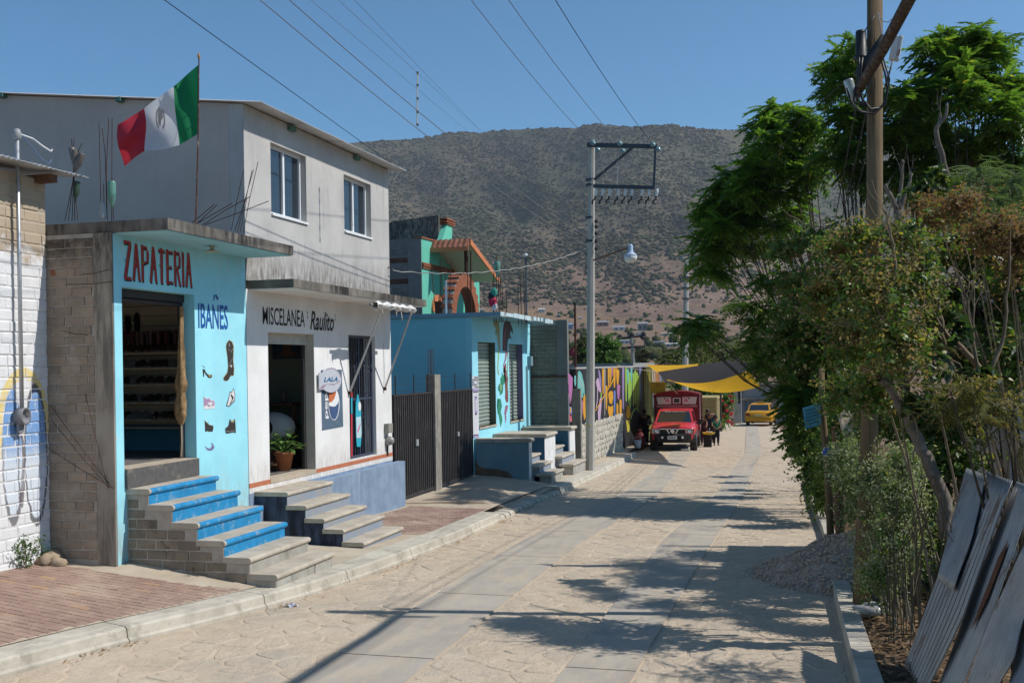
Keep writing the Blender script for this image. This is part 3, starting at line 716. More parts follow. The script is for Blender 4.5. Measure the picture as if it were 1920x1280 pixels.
# interior
M_TAN = plain('tan slat wall board', (.66, .56, .42), .7, .08, 3)
M_DADO = plain('blue dado', (.09, .34, .50), .6, .1, 2)
M_TILE = plain('grey shop floor', (.20, .19, .18), .5, .1, 6)
b = MB(); b.box((-12.6, 11.56, 1.60), (-8.52, 14.5, 1.787)); b.build('floor', M_TILE, shop)
b = MB(); b.box((-12.6, 14.4, 1.79), (-8.41, 14.5, 4.70)); b.box((-12.7, 11.56, 1.79), (-12.6, 14.5, 4.70)); b.build('inner_wall', plain('shop back wall', (.30, .25, .18), .8), shop)
zsl = 2.19
while zsl < 4.6:
    MB().box((-12.5, 14.365, zsl), (-8.42, 14.398, min(4.68, zsl+.142))).build('slat', M_TAN, shop); zsl += .152
MB().box((-12.5, 14.35, 1.79), (-8.42, 14.398, 2.175)).build('dado', M_DADO, shop)
for zs in (3.29, 3.06, 2.81, 2.54, 2.28, 2.16):
    MB().box((-12.3, 14.10, zs-.022), (-8.45, 14.36, zs)).build('shelf', plain('pale shelf', (.70, .60, .46), .6), shop)
MB().box((-8.43, 11.53, 3.96), (-8.36, 13.165, 4.06)).tube([(-8.42, 11.54, 3.93), (-8.42, 13.15, 3.93)], .035, 8).build('shutter_box', M_DARKIRON, shop)
b = MB(); b.box((-8.43, 13.10, 1.79), (-8.38, 13.163, 4.06)); b.box((-8.43, 11.53, 1.79), (-8.39, 11.555, 4.06)); b.build('door_frame', M_DARKIRON, shop)
lf = P(392, 462, Z=4.70)
MB().lathe([(.03, 0), (.03, -.04), (.02, -.05), (.09, -.075), (.09, -.085)], (-7.8, lf.y, 4.708), 12).build('lamp_holder', plain('cream lamp holder', (.52, .45, .32), .5), shop)
# lettering
M_RED = plain('red sign paint', (.36, .028, .024), .55, .06, 20, .35); M_BLK = flat('black sign paint', (.02, .02, .022), .6)
M_IBA = plain('blue sign paint', (.02, .105, .36), .55, .06, 20); M_GRN = flat('green dot paint', (.10, .33, .05))
def stroke_letters(txt, parent, name, mats, X, y0, y1, z0, z1, lift=.003):
    """sign painter's capitals with wedge strokes; a dark drop edge, the face and a green dot each"""
    G_ = {'Z': [((0,1),(1,1),.2),((.85,.95),(.15,.05),.3),((0,.03),(1,.03),.2)], 'A': [((.5,1),(.08,0),.26),((.5,1),(.92,0),.26),((.25,.42),(.75,.42),.13)],
          'P': [((.14,0),(.14,1),.27),((.14,.94),(.7,.94),.14),((.7,.97),(.92,.8),.22),((.92,.84),(.86,.55),.24),((.86,.56),(.14,.48),.14)],
          'T': [((0,.93),(1,.93),.17),((.5,0),(.5,1),.28)], 'E': [((.16,0),(.16,1),.3),((.16,.93),(.98,.93),.15),((.16,.5),(.85,.5),.14),((.16,.06),(1,.06),.15)],
          'R': [((.14,0),(.14,1),.27),((.14,.94),(.7,.94),.14),((.7,.97),(.9,.8),.22),((.9,.84),(.82,.56),.22),((.82,.56),(.14,.48),.14),((.45,.5),(.9,0),.27)], 'I': [((.5,0),(.5,1),.27)]}
    W = {'I': .36}; adv = [W.get(ch, 1.0)+.25 for ch in txt]; tot = sum(adv)-.25; x = 0; sy = (y1-y0)/tot; h = z1-z0; b = MB()
    for ch, a in zip(txt, adv):
        w = (a-.25)*sy
        for lay, (dy, dz, m) in enumerate(((.014, -.022, 1), (0, 0, 0))):
            for (p, q, t) in G_[ch]:
                pa = (y0+x*sy+p[0]*w+dy, z0+p[1]*h+dz); pb = (y0+x*sy+q[0]*w+dy, z0+q[1]*h+dz)
                tt = t*sy*1.18; hor = abs(pb[1]-pa[1]) < abs(pb[0]-pa[0])*.7
                o = (0, tt*.55) if hor else (tt*.5, 0); xx = X+lift*(lay+1)+.0004*G_[ch].index((p, q, t)); b.m = m
                b.add([(xx, pa[0]-o[0], pa[1]-o[1]), (xx, pa[0]+o[0], pa[1]+o[1]) if not hor else (xx, pb[0], pb[1]-o[1]), (xx, pb[0]+o[0], pb[1]+o[1]), (xx, pb[0]-o[0], pb[1]-o[1]) if not hor else (xx, pa[0], pa[1]+o[1])], [(0,1,2,3)])
        b.m = 2; cy_, cz_ = y0+x*sy+.16*w, z0+.5*h
        b.add([(X+lift*4, cy_+.012*math.cos(i), cz_+.016*math.sin(i)) for i in (0,1,2,3,4,5)], [tuple(range(6))]); x += a
    return b.build(name, mats, parent)
stroke_letters('ZAPATERIA', shop, 'lettering', [M_RED, M_BLK, M_GRN], -8.2, 11.575, 13.10, 4.165, 4.63)
fitted_text('IBANES', shop, 'lettering', M_IBA, -8.195, 13.255, 14.05, 3.60, 3.955, bold=.012)
paint(shop, 'tilde', [(0, stroke([(401,563),(402,554),(405,553),(408,562),(410,558)], [1.5,2.5,3,2.5,1.5]), 0)], [M_IBA], X=-8.2, lift=.005)
M_SHK = plain('dark brown painted boot', (.045, .038, .036), .7, .1, 30); M_SHW = flat('white paint', (.72, .70, .69)); M_SHP = flat('lilac paint', (.42, .27, .42)); M_SHY = flat('ochre paint', (.42, .30, .10)); M_SHV = flat('violet paint', (.19, .17, .34)); M_LINE = flat('grey line paint', (.35, .35, .36))
def zp(pts, s=4.923, ox=360, oy=600): return [(ox+x/s, oy+y/s) for x, y in pts]
SHM = [M_SHK, M_SHW, M_SHP, M_SHY, M_SHV, M_LINE]
paint(shop, 'painted_boot', [(3, zp([(342,180),(318,215),(314,250),(327,345),(333,425),(325,480),(288,530),(294,556),(318,563),(340,552),(362,508),(368,519),(388,508),(391,450),(383,380),(387,240),(372,198)]), 0), (0, zp([(343,186),(322,215),(318,250),(331,345),(337,430),(329,484),(294,532),(298,552),(318,558),(336,549),(360,503),(370,514),(383,505),(386,450),(379,380),(382,240),(368,202)]), 1),
    (5, zp([(340,210),(346,210),(348,245),(341,245)]), 2), (5, zp(stroke([(332,262),(345,275),(360,300),(374,262)], 3)), 2), (5, zp(stroke([(343,425),(362,375),(379,350)], 3)), 2), (1, zp([(352,425),(360,418),(362,405),(365,418),(373,423),(365,429),(361,441),(358,429)]), 2)], SHM, X=-8.2)
paint(shop, 'painted_heel', [(0, zp([(98,450),(120,455),(128,480),(150,502),(180,502),(188,518),(175,534),(152,532),(126,500),(113,475),(112,522),(104,522)]), 0), (3, zp([(145,506),(172,505),(182,515),(165,524)]), 1), (0, zp(stroke([(98,418),(112,432),(122,440)], 4)), 0)], SHM, X=-8.2)
paint(shop, 'painted_sneaker', [(1, zp([(106,696),(120,715),(140,722),(160,712),(172,735),(206,740),(214,770),(210,815),(150,820),(112,822),(108,800)]), 0), (2, zp([(110,705),(122,722),(142,728),(160,720),(172,742),(204,746),(210,770),(204,792),(175,780),(160,800),(140,780),(114,795)]), 1), (1, zp([(140,770),(165,755),(198,760),(170,790)]), 2)], SHM, X=-8.2)
paint(shop, 'painted_sneaker', [(0, zp([(384,625),(392,650),(399,690),(396,745),(345,798),(318,796),(318,780),(345,690),(350,655),(368,664)]), 0), (1, zp([(382,635),(388,655),(394,690),(390,738),(360,768),(340,790),(324,790),(348,695),(353,664),(368,672)]), 1), (0, zp([(362,680),(385,712),(378,735),(352,775),(350,768),(372,728),(358,690)]), 2)], SHM, X=-8.2)
paint(shop, 'painted_shoe', [(0, zp([(117,920),(132,945),(150,950),(158,965),(196,970),(198,1000),(190,1028),(150,1028),(143,1018),(136,1030),(122,1026)]), 0), (3, zp(stroke([(122,928),(148,958),(150,935)], 4)), 1), (3, zp(stroke([(150,962),(170,968),(196,978)], 4)), 1)], SHM, X=-8.2)
paint(shop, 'painted_boot', [(0, zp([(350,905),(360,945),(385,945),(396,905),(402,960),(406,1040),(388,1038),(382,1034),(335,1046),(310,1042),(306,1000),(335,975)]), 0), (3, zp([(358,912),(363,940),(386,942),(392,908),(378,928),(368,930)]), 1), (5, zp(stroke([(310,1022),(345,1028),(400,1018)], 4)), 1)], SHM, X=-8.2)
paint(shop, 'painted_sandal', [(4, zp([(118,1162),(140,1178),(168,1184),(185,1160),(178,1132),(186,1130),(208,1172),(195,1195),(165,1205),(140,1195)]), 0)], SHM, X=-8.2)
# ---- stock on the shelves: each shoe a thing
M_SHOE = [flat('black shoe leather', (.012, .011, .011), .4, .5), flat('brown shoe leather', (.06, .028, .018), .45, .4), flat('oxblood boot leather', (.085, .02, .018), .45, .4), flat('grey shoe', (.16, .15, .145), .6)]
M_SOLE = flat('pale shoe sole', (.22, .19, .15), .7)
def shoe_mesh(kind, mi):
    b = MB(); L = .27
    b.mat(1).prism([(-.04,0),(.035,0),(.045,.10),(.04,.24),(0,.275),(-.04,.24),(-.048,.12)], 2, 0, .022)
    b.mat(0)
    def sec(t): y = L*t; w = .034+.012*math.sin(t*3.0); h = [.10,.105,.10,.085,.07,.055,.04][min(6, int(t*6.99))]; return y, w*(1 if t < .93 else .55), h
    rings = [sec(i/6) for i in range(7)]; k_ = len(b.v)
    for (y, w_, h) in rings:
        for a in range(7): t = math.pi*a/6; b.v.append((w_*math.cos(t), y, .022+h*math.sin(t)**.8 if 0 < a < 6 else .022))
    for i in range(6):
        for a in range(6): b.f.append((k_+i*7+a, k_+i*7+a+1, k_+(i+1)*7+a+1, k_+(i+1)*7+a)); b.mi.append(0)
    b.f.append(tuple(k_+a for a in range(7))); b.mi.append(0); b.f.append(tuple(k_+42+a for a in range(6, -1, -1))); b.mi.append(0)
    if kind == 'boot': b.tube([(0, .045, .08), (0, .05, .2), (0, .05, .33)], [.042, .045, .055], 9)
    if kind == 'slipper':
        b = MB(); b.mat(0).prism([(-.035,0),(.035,0),(.047,.12),(.04,.25),(0,.285),(-.042,.25),(-.047,.12)], 2, 0, .03).tube([(-.045, .17, .03), (-.03, .17, .075), (.03, .17, .075), (.045, .17, .03)], .012, 5)
    return b.mesh('shoe_body', [M_SHOE[mi], M_SOLE])
SHOES = {('shoe', i): shoe_mesh('shoe', i) for i in range(4)}; SHOES.update({('boot', 2): shoe_mesh('boot', 2), ('boot', 0): shoe_mesh('boot', 0), ('slipper', 0): shoe_mesh('slipper', 0)})
rs = random.Random(12)
def put_shoe(kind, mi, x, z, rot, label, group, hang=False, y=14.2):
    o = D.objects.new('shoe', SHOES[(kind, mi)]); COL.objects.link(o); o.location = (x, y, z); o.rotation_euler = (math.pi/2, 0, rot) if hang else (0, 0, rot)
    tag(o, label, 'shoe', group)
ORD = 'first second third fourth fifth sixth seventh eighth ninth tenth eleventh twelfth thirteenth fourteenth'.split()
for zs, nth in ((3.06, 'topmost'), (2.81, 'second'), (2.54, 'third'), (2.28, 'lowest')):
    x = -10.15; ni = 0
    while x < -9.05:
        ci = rs.choice((0, 0, 1, 3)); put_shoe('shoe', ci, x, zs+.001, rs.uniform(2.6, 3.6) if rs.random() < .6 else rs.uniform(1.2, 1.9), ('black', 'brown', '', 'grey')[ci] + ' shoe, %s from the left on the %s shoe shelf inside the shoe shop' % (ORD[ni], nth), 'shoes on the shop shelves'); ni += 1; x += rs.uniform(.12, .19)
for ni in range(8): put_shoe('boot', 2, -10.2+.15*ni, 3.291, rs.uniform(2.7, 3.4), 'oxblood boot, %s from the left in the row of boots inside the shoe shop' % ORD[ni], 'boots on the top shelf', y=14.22)
for (u, v) in ((240,688-0),(257,682),):
    pass
for ni, (u, v, rr_) in enumerate(((240,620,.1),(257,615,-.1),(268,652,.0),(286,650,.05),(305,650,0),(319,648,0))):
    p = P(u, v-0, Y=14.32); put_shoe('slipper', 0, p.x, p.z-.05, rr_, 'black sandal, %s from the left of those hung on the slatted shop wall' % ORD[ni], 'sandals hung on the slatted wall', True, 14.34)
# rolled awning cloth hanging in the doorway
cl = thing('hanging_cloth', 'tan cloth bundle tied and hanging inside the right side of the shoe shop door', 'cloth', (-8.3, 13.06, 2.2))
b = MB(); top = Vector((-8.32, 13.02, 3.92)); rc = random.Random(3)
prof = [(0,.028),(.25,.03),(.5,.036),(.8,.045),(.95,.06),(1.05,.078),(1.12,.07),(1.2,.045),(1.32,.07),(1.5,.075),(1.62,.03)]
b.grid(lambda u, w: (lambda t, a: (top.x + math.cos(a)*np.interp(t, [p[0] for p in prof], [p[1] for p in prof])*(1+.3*math.sin(3*a+t*2)+.16*math.sin(5*a-t*9)) , top.y-.02*t + math.sin(a)*np.interp(t, [p[0] for p in prof], [p[1] for p in prof])*(1+.25*math.sin(4*a-t)), top.z-.03-t))(u*1.62, w*2*math.pi), 40, 18)
b.smooth().build('cloth', plain('tan canvas', (.40, .25, .12), .9, .3, 14, .2, 0, .5, 40), cl)
MB().tube([(top.x+.01, top.y-.05, top.z-1.6), (top.x+.02, top.y-.06, top.z-1.9), (top.x, top.y-.05, top.z-2.1)], .012, 5).build('rope', flat('pale rope', (.42, .36, .27)), cl)
# ---- steps
M_STEP = wall_mat('worn step concrete', (.52, .46, .37), (.36, .31, .245), streak=None, scale=3.2, stain=(.24, .205, .165), patch=((.33, .28, .22), 7, .66), bump=.5)
M_STEPB = plain('bright blue step paint', (.022, .25, .50), .7, .14, 6, .25, 0, .3, 30, mott=((.27, .36, .42), 9, .7))
M_STEPG = wall_mat('mouldy step riser', (.42, .40, .35), (.30, .28, .24), streak=((.06, .055, .05), .8, .48), scale=4)
def stair(name, label, nos, zs, xw, ya, yb, th, mats, riser_m, nose=.035, side=None, zbase=.2, splay=0.0):
    """treads with a rounded nosing over set-back risers; nos = nosing x, zs = tread heights, from the top down"""
    t = thing(name, label, 'steps', (nos[-1], (ya+yb)/2, zs[-1]))
    core = MB(); xs = [xw]+nos
    for i in range(len(nos)):
        x0 = xs[0]; x1 = nos[i]-nose; zlo = zs[i+1]-th if i+1 < len(zs) else zbase
        core.box((x0, ya+.02, zlo-.4 if i+1 == len(zs) else zlo), (x1, yb-.02, zs[i]-th-.001))
        xa = (nos[i-1]-nose-.002 if i else xw); x1n = nos[i]; r_ = th/2
        prof = [(xa, zs[i]-th), (x1n-r_, zs[i]-th)] + [(x1n-r_+r_*math.sin(a), zs[i]-r_-r_*math.cos(a)) for a in (.5, 1.0, 1.57, 2.1, 2.6)] + [(x1n-r_, zs[i]), (xa, zs[i])]
        bt = MB(); bt.prism([(p[0], p[1]) for p in prof], 1, ya, yb)
        o = bt.build('tread', [mats[i]], t)
        rm = MB(); rm.box((x1+.001, ya+.03, (zs[i+1] if i+1 < len(zs) else zs[i]-.17-th)), (x1+.006, yb-.03, zs[i]-th-.002)); rm.build('riser', riser_m[i], t)
        if riser_m[i] is M_STEPB:
            fb = MB(); r2 = r_+.003
            fb.prism([(x1n-r_, zs[i]-r_-r2), ] + [(x1n-r_+r2*math.sin(a), zs[i]-r_-r2*math.cos(a)) for a in (.5, 1.0, 1.57, 2.1, 2.6)] + [(x1n-r_-.012, zs[i]+.002), (x1n-r_-.012, zs[i]-.004)], 1, ya-.002+.045, yb+.002); fb.build('nosing', M_STEPB, t)
    core.build('base', side or M_MORTAR, t); return t
NX = [-7.86, -7.53, -7.185, -6.825, -6.48, -6.13]; NZ = [1.545, 1.35, 1.138, .93, .735, .545]
zst = stair('stairs', 'concrete steps with bright blue painted risers in front of the shoe shop', NX, NZ, -8.2, 11.55, 13.17, .07, [M_STEP]*6, [M_STEPB]*4+[M_STEPG]*2, zbase=.30)
BM_S = brick_mesh('brick', plain('step side block', (.33, .27, .205), .95, .18, 6, .1, 0, .6, 35, rnd=.6, mott=((.055, .05, .045), 2.6, .75)), 4, .05)
def under_steps(u, z): 
    x = -8.19+u; zz_ = .42+z
    for nx_, nz_ in zip(NX, NZ):
        if x+.10 < nx_-.02: return zz_+.07 < nz_-.07
    return False
brick_wall(zst, BM_S, (-8.19, 11.588, .42), (1, 0, 0), 2.05, 1.15, .29, .125, .012, .05, mask=under_steps, seed=5)
MX = [-7.63, -7.325, -7.03, -6.715, -6.39]; MZ = [1.13, .93, .74, .585, .40]
M_DKB = wall_mat('dark blue stair side', (.075, .10, .155), (.04, .05, .075), streak=((.015, .015, .02), .8, .4), scale=4)
M_BRIS = wall_mat('grey blue riser', (.24, .29, .37), (.30, .30, .29), streak=((.38, .34, .28), .5, .5), scale=5)
mst = stair('stairs', 'bare concrete steps with dark blue side below the white grocery doorway', MX, MZ, -8.2, 14.75, 16.38, .065, [M_STEP]*5, [M_BRIS]*5, side=M_DKB, zbase=.15)
# ---- the grocery: grey two-storey house, white ground floor
M_PW = wall_mat('white painted plaster', (.80, .79, .77), (.70, .685, .66), streak=((.50, .46, .42), .4, .54), stain=(.6, .58, .55), zs=[((.45, .40, .34), 1.25, 1.7, .6)])
M_CEM = wall_mat('bare cement render', (.54, .515, .48), (.44, .42, .395), streak=((.27, .25, .23), .55, .5), scale=1.1, zs=[((.13, .11, .09), 4.35, 5.2, .9)], bump=.4)
M_CEMS = wall_mat('bare cement side render', (.58, .50, .44), (.50, .43, .385), streak=((.42, .37, .33), .4, .5), scale=.9, bump=.4)
M_BLP = wall_mat('faded blue plinth paint', (.235, .315, .42), (.17, .235, .33), streak=((.37, .43, .50), .55, .46), patch=((.47, .44, .38), 2.1, .70), scale=3)
M_ORG = plain('terracotta stripe paint', (.50, .17, .085), .7, .1, 10)
M_ALU = plain('white window aluminium', (.78, .78, .77), .4, .03, 10, .5)
M_REV = plain('cream door reveal', (.52, .49, .42), .8, .1, 4, stain if False else .3)
k = Mat('dark window glass', .04, .9); k.color((.018, .026, .036)); k.bump(k.noise(2.2, 2), .06, .02); M_GLASS = k.m
store = thing('grocery_house', 'two storey grey house with white MISCELANEA grocery on its ground floor', 'house', (-8.2, 17.5, .3))
WIN = [(15.44, 16.70, 5.50, 6.64), (18.25, 19.52, 5.555, 6.605)]
b = MB(); wall_open(b, -8.45, -8.2, 14.602, 20.45, 4.372, 7.0, WIN); b.build('upper_wall', M_CEM, store)
b = MB(); b.prism([(-8.45, 7.0), (-8.2, 7.0), (-8.2, 7.055), (-8.45, 7.08)], 1, 14.602, 20.45); b.build('wall_top', M_CEM, store)
for (zb_, ya_, yb_) in ((4.3, 14.6, 14.8), (.2, 20.25, 20.45)): MB().prism([(-16, zb_), (-8.451, zb_), (-8.451, 7.085), (-16, 7.93)], 1, ya_, yb_).build('side_wall', M_CEMS, store)
for (ya, yb, za, zb) in WIN:
    fr = MB(); x = -8.33
    for q in ((ya, ya+.05, za, zb), (yb-.05, yb, za, zb), (ya+.05, yb-.05, za, za+.055), (ya+.05, yb-.05, zb-.05, zb), ((ya+yb)/2-.03, (ya+yb)/2+.03, za+.055, zb-.05)): fr.box((x-.03, q[0], q[2]), (x+.03, q[1], q[3]))
    f = fr.build('window', M_ALU, store)
    MB().box((x-.012, ya+.05, za+.055), (x-.004, (ya+yb)/2-.03, zb-.05)).build('pane', M_GLASS, f); MB().box((x-.012, (ya+yb)/2+.03, za+.055), (x-.004, yb-.05, zb-.05)).build('pane', M_GLASS, f)
    MB().box((-8.30, ya, za-.03), (-8.17, yb+.02, za+.004)).build('sill', M_ALU, f)
    MB().box((-8.43, yb-.19, za+.06), (-8.36, yb-.06, zb-.06)).build('curtain', flat('dark curtain', (.05, .045, .04)), f)
# corrugated roof in separate sheets; corrugations run down the slope
def corr_sheet(name, parent, y0, y1, x0, z0, x1, z1, mat, pitch=.076, amp=.011, per=6, th=.0012):
    b = MB(); n = int((y1-y0)/pitch*per)
    for i in range(n+1):
        y = y0+(y1-y0)*i/n; h = amp*math.sin(2*math.pi*y/pitch); b.v += [(x0, y, z0+h), (x1, y, z1+h), (x0, y, z0+h-.004), (x1, y, z1+h-.004)]
    for i in range(n):
        k_ = i*4; b.f += [(k_, k_+1, k_+5, k_+4), (k_+2, k_+6, k_+7, k_+3), (k_+1, k_+3, k_+7, k_+5)]; b.mi += [0, 0, 0]
    return b.build(name, mat, parent)
M_ROOF = plain('whitish corrugated roof sheet', (.66, .65, .63), .5, .1, 3, .4, .25, .1, 40, mott=((.42, .38, .34), 2, .5))
for i in range(8):
    corr_sheet('roof_sheet', store, 14.50+.76*i, 14.50+.76*i+.79, -16.2, 7.985+.004*(i % 2), -7.86, 7.045+.004*(i % 2), M_ROOF)
M_GRNP = flat('green painted purlin', (.10, .20, .165), .7)
for x in (-15.5, -13.9, -12.52, -10.32): MB().box((x-.045, 14.48, 7.10+(-8.2-x)*.1127-.10), (x+.045, 20.5, 7.10+(-8.2-x)*.1127-.03)).build('purlin', M_GRNP, store)
for y in (16.12, 18.78): MB().box((-8.6, y-.09, 6.955), (-8.12, y+.09, 7.03)).build('beam_end', M_GRNP, store)
b = MB(); wall_open(b, -8.44, -8.2, 14.602, 20.45, 1.27, 4.24, [(15.26, 16.90, 1.27, 3.60), (18.35, 19.62, 1.30, 3.63)]); b.build('lower_wall', M_PW, store)
b = MB(); b.box((-8.44, 14.602, 1.198), (-8.196, 20.452, 1.27)); b.build('stripe', M_ORG, store)
b = MB(); b.box((-8.44, 14.602, 1.115), (-8.198, 20.451, 1.198)); b.build('white_band', M_PW, store)
b = MB(); b.box((-8.44, 14.602, .15), (-8.2, 20.45, 1.115)); b.box((-8.2, 16.46, -.05), (-8.045, 20.75, 1.07)); b.box((-8.2, 14.602, .3), (-8.03, 14.73, .93)); b.build('plinth', M_BLP, store)
MB().box((-13.9, 14.665, 4.24), (-7.435, 20.52, 4.37)).build('canopy_slab', wall_mat('blackened concrete canopy', (.24, .215, .18), (.11, .10, .085), streak=((.028, .026, .024), .95, .33), scale=3), store)
MB().box((-8.199, 14.69, 4.228), (-7.45, 20.49, 4.2395)).build('soffit', M_PW, store)
MB().box((-8.5, 15.262, 1.20), (-8.19, 16.898, 1.272)).build('door_sill', M_WALK, store)
b = MB(); b.box((-8.44, 16.897, 1.275), (-8.203, 16.9005, 3.60)); b.build('door_reveal', M_REV, store)
b = MB()
for i in range(5): b.box((-8.36+.004*(i % 2), 15.265, 3.42+.036*i), (-8.33+.004*(i % 2), 16.89, 3.453+.036*i))
b.build('roller_shutter', plain('cream roller shutter', (.55, .52, .44), .6), store)
MB().box((-8.42, 16.83, 1.275), (-8.37, 16.895, 3.42)).build('door_frame', M_DARKIRON, store)
# inside of the grocery
M_INGR = plain('dull green inner wall', (.20, .24, .19), .85, .1, 2)
b = MB(); b.box((-12.8, 14.65, 1.1), (-8.46, 20.2, 1.272)); b.build('floor', M_TILE, store)
b = MB(); b.box((-12.8, 18.0, 1.272), (-8.46, 18.1, 4.2)); b.box((-12.9, 14.65, 1.272), (-12.8, 20.2, 4.2)); b.build('inner_wall', M_INGR, store)
for (u, v, u2, v2, X) in ((512,640,566,672,0),):
    p, q = P(u, v, Y=17.99), P(u2, v2, Y=17.99)
    pc = thing('wall_painting', 'dark blue wall painting of a brown tree with roots inside the grocery', 'painting', (p.x, 17.98, q.z))
    MB().box((p.x, 17.96, q.z), (q.x, 17.99, p.z)).build('canvas', flat('dark blue canvas', (.03, .06, .10)), pc)
    paint(pc, 'painted_tree', [(0, [(530,640),(545,640),(546,658),(562,668),(548,664),(552,672),(540,665),(536,672),(532,664),(518,670),(530,658)], 0)], [flat('brown tree paint', (.17, .095, .05))], Y=17.957)
sh = thing('display_shelf', 'dark shelf unit with jars inside the grocery doorway', 'shelf', (-9.5, 17.7, 1.27))
for z in (1.95, 2.35): MB().box((-10.6, 17.5, z), (-8.9, 17.95, z+.04)).build('shelf_board', M_WOOD, sh)
for x in (-10.58, -9.75, -8.94): MB().box((x, 17.5, 1.272), (x+.05, 17.56, 2.4)).build('upright', M_WOOD, sh)
rj = random.Random(2)
for i in range(9):
    x = -10.4+i*.17; o = MB().lathe([(.05, 0), (.055, .1), (.05, .16), (.03, .19), (.03, .21)], (0, 0, 0), 8).smooth().build('jar', flat('dull jar', (.12+.1*rj.random(), .12, .10), .3)); o.location = (x, 17.7, 2.39 if i % 2 else 1.99)
    tag(o, 'small jar, %s from the left on the dark shelf inside the grocery' % ORD[i], 'jar', 'jars on the grocery shelf')
mo = thing('white_machine', 'white machine with a round black opening inside the grocery door', 'machine', (-9.05, 17.2, 1.272))
MB().box((-9.55, 17.0, 1.272), (-8.75, 17.4, 1.75)).build('stand', M_DARKIRON, mo)
MB().ball((-9.15, 17.2, 1.98), (.42, .22, .27), 14, 10).smooth().build('shell', flat('white plastic', (.62, .62, .60), .4), mo)
MB().lathe([(.14, 0), (.14, .03)], (-9.2, 16.99, 1.98), 14, (0, -1, 0)).build('opening', flat('black opening', (.012, .012, .012)), mo)
hf = thing('hanging_flowers', 'red flowers hanging in the dark grocery doorway', 'flowers', (-9.4, 17.0, 2.9))
b = MB(); rf = random.Random(5)
for i in range(26): b.ball((-9.35+rf.gauss(0, .1), 17.0+rf.gauss(0, .06), 2.85+rf.gauss(0, .08)), rf.uniform(.02, .045), 6, 4)
b.build('blossoms', flat('dark red petals', (.28, .03, .025)), hf); MB().tube([(-9.35, 17, 2.85), (-9.35, 17, 4.2)], .006, 4).build('cord', M_DARKIRON, hf)
MB().tube([(-9.75, 16.9, 2.72), (-9.5, 16.98, 2.84), (-9.2, 17.0, 2.95)], .03, 5, .01).build('branch', M_WOOD, hf)
pl = thing('leaning_plank', 'brown plank leaning inside the grocery doorway behind the potted plant', 'plank', (-9.0, 16.9, 1.28))
MB().sheet((-8.95, 16.6, 1.28), (-8.80, 16.6, 1.28), (-9.25, 17.4, 2.0), (-9.40, 17.4, 2.0), .03).build('board', M_WOOD, pl)
# potted plant
pot = thing('potted_plant', 'leafy green plant in terracotta pot standing in the grocery doorway', 'potted plant', (-8.62, 16.55, 1.272))
MB().lathe([(.10, 0), (.155, .27), (.175, .27), (.175, .32), (.15, .32), (.14, .26)], (-8.62, 16.55, 1.275), 16).smooth().build('pot', plain('terracotta', (.36, .135, .06), .85, .1, 8), pot)
MB().lathe([(.145, 0), (.1, .02)], (-8.62, 16.55, 1.55), 12).build('soil', M_EARTH, pot)
M_LEAFP = Mat('bright pot plant leaf', .5, .4); M_LEAFP.color(M_LEAFP.mix(M_LEAFP.noise(14, 2).step(.3, .7), (.05, .13, .02), (.13, .23, .05))); M_LEAFP = M_LEAFP.m
rl = random.Random(9)
for i in range(64):
    a = rl.uniform(0, 6.28); el = rl.uniform(.0, 1.35); r_ = rl.uniform(.14, .29); c0 = Vector((-8.62, 16.55, 1.58)); tip = c0+Vector((math.cos(a)*math.cos(el), math.sin(a)*math.cos(el), math.sin(el)*1.25+.12))*r_
    dv = Vector((math.cos(a), math.sin(a), rl.uniform(-.6, .3))).normalized(); sd = dv.cross(Vector((0, 0, 1))).normalized()*rl.uniform(.035, .06); L_ = rl.uniform(.10, .18)
    b = MB(); b.add([tip, tip+dv*L_*.45+sd+Vector((0, 0, .012)), tip+dv*L_, tip+dv*L_*.45-sd+Vector((0, 0, .012)), tip+dv*L_*.5-Vector((0, 0, .012))], [(0, 1, 4), (1, 2, 4), (2, 3, 4), (3, 0, 4)]); b.tube([c0, tip], .004, 3)
    b.build('leaf', M_LEAFP, pot)
# lettering and painted adverts
M_BLK2 = plain('black shop lettering', (.022, .022, .024), .6, .05, 30)
fitted_text('MISCELANEA', store, 'lettering', M_BLK2, -8.195, 15.10, 16.555, 3.715, 3.995, bold=.004)
fitted_text('Raulito', store, 'lettering', M_BLK2, -8.195, 16.76, 17.72, 3.675, 4.005, bold=.016, shear=.35)
for yq in (16.66, 17.765):
    b = MB(); z_ = 3.99 if yq < 17 else 3.985
    b.add([(-8.195, yq, z_), (-8.195, yq+.022, z_), (-8.195, yq+.012, z_-.05), (-8.195, yq-.006, z_-.05)], [(0,1,2,3)]); b.add([(-8.195, yq, z_-.075), (-8.195, yq+.022, z_-.075), (-8.195, yq+.012, z_-.125), (-8.195, yq-.006, z_-.125)], [(0,1,2,3)])
    b.build('quote_mark', M_BLK2, store)
def zq(pts, s=6.736, ox=480, oy=680): return [(ox+x/s, oy+y/s) for x, y in pts]
M_PBG = plain('faded grey blue advert paint', (.10, .15, .21), .7, .12, 9, mott=((.17, .22, .28), 7, .6)); M_PW2 = flat('advert white', (.78, .78, .77)); M_POR = flat('advert orange red', (.55, .16, .06)); M_PBL = flat('advert blue', (.055, .10, .22))
paint(store, 'painted_advert', [(0, zq([(820,92),(1083,85),(1102,805),(834,855)]), 0),
    (1, zq(oval(985,520,70,205,24)), 1), (3, zq(oval(985,520,62,195,24)), 2), (1, zq([(924,540),(960,552),(1000,550),(1028,520),(1047,470),(1044,440),(1020,340),(985,326),(945,360),(926,430),(922,500)]), 3),
    (2, zq([(924,360),(1012,330),(1008,400),(990,450),(960,490),(926,500),(920,430)]), 4)], [M_PBG, M_PW2, M_POR, M_PBL], X=-8.2)
tY = [P(*q, X=-8.2) for q in zq([(868,375),(915,700)])]
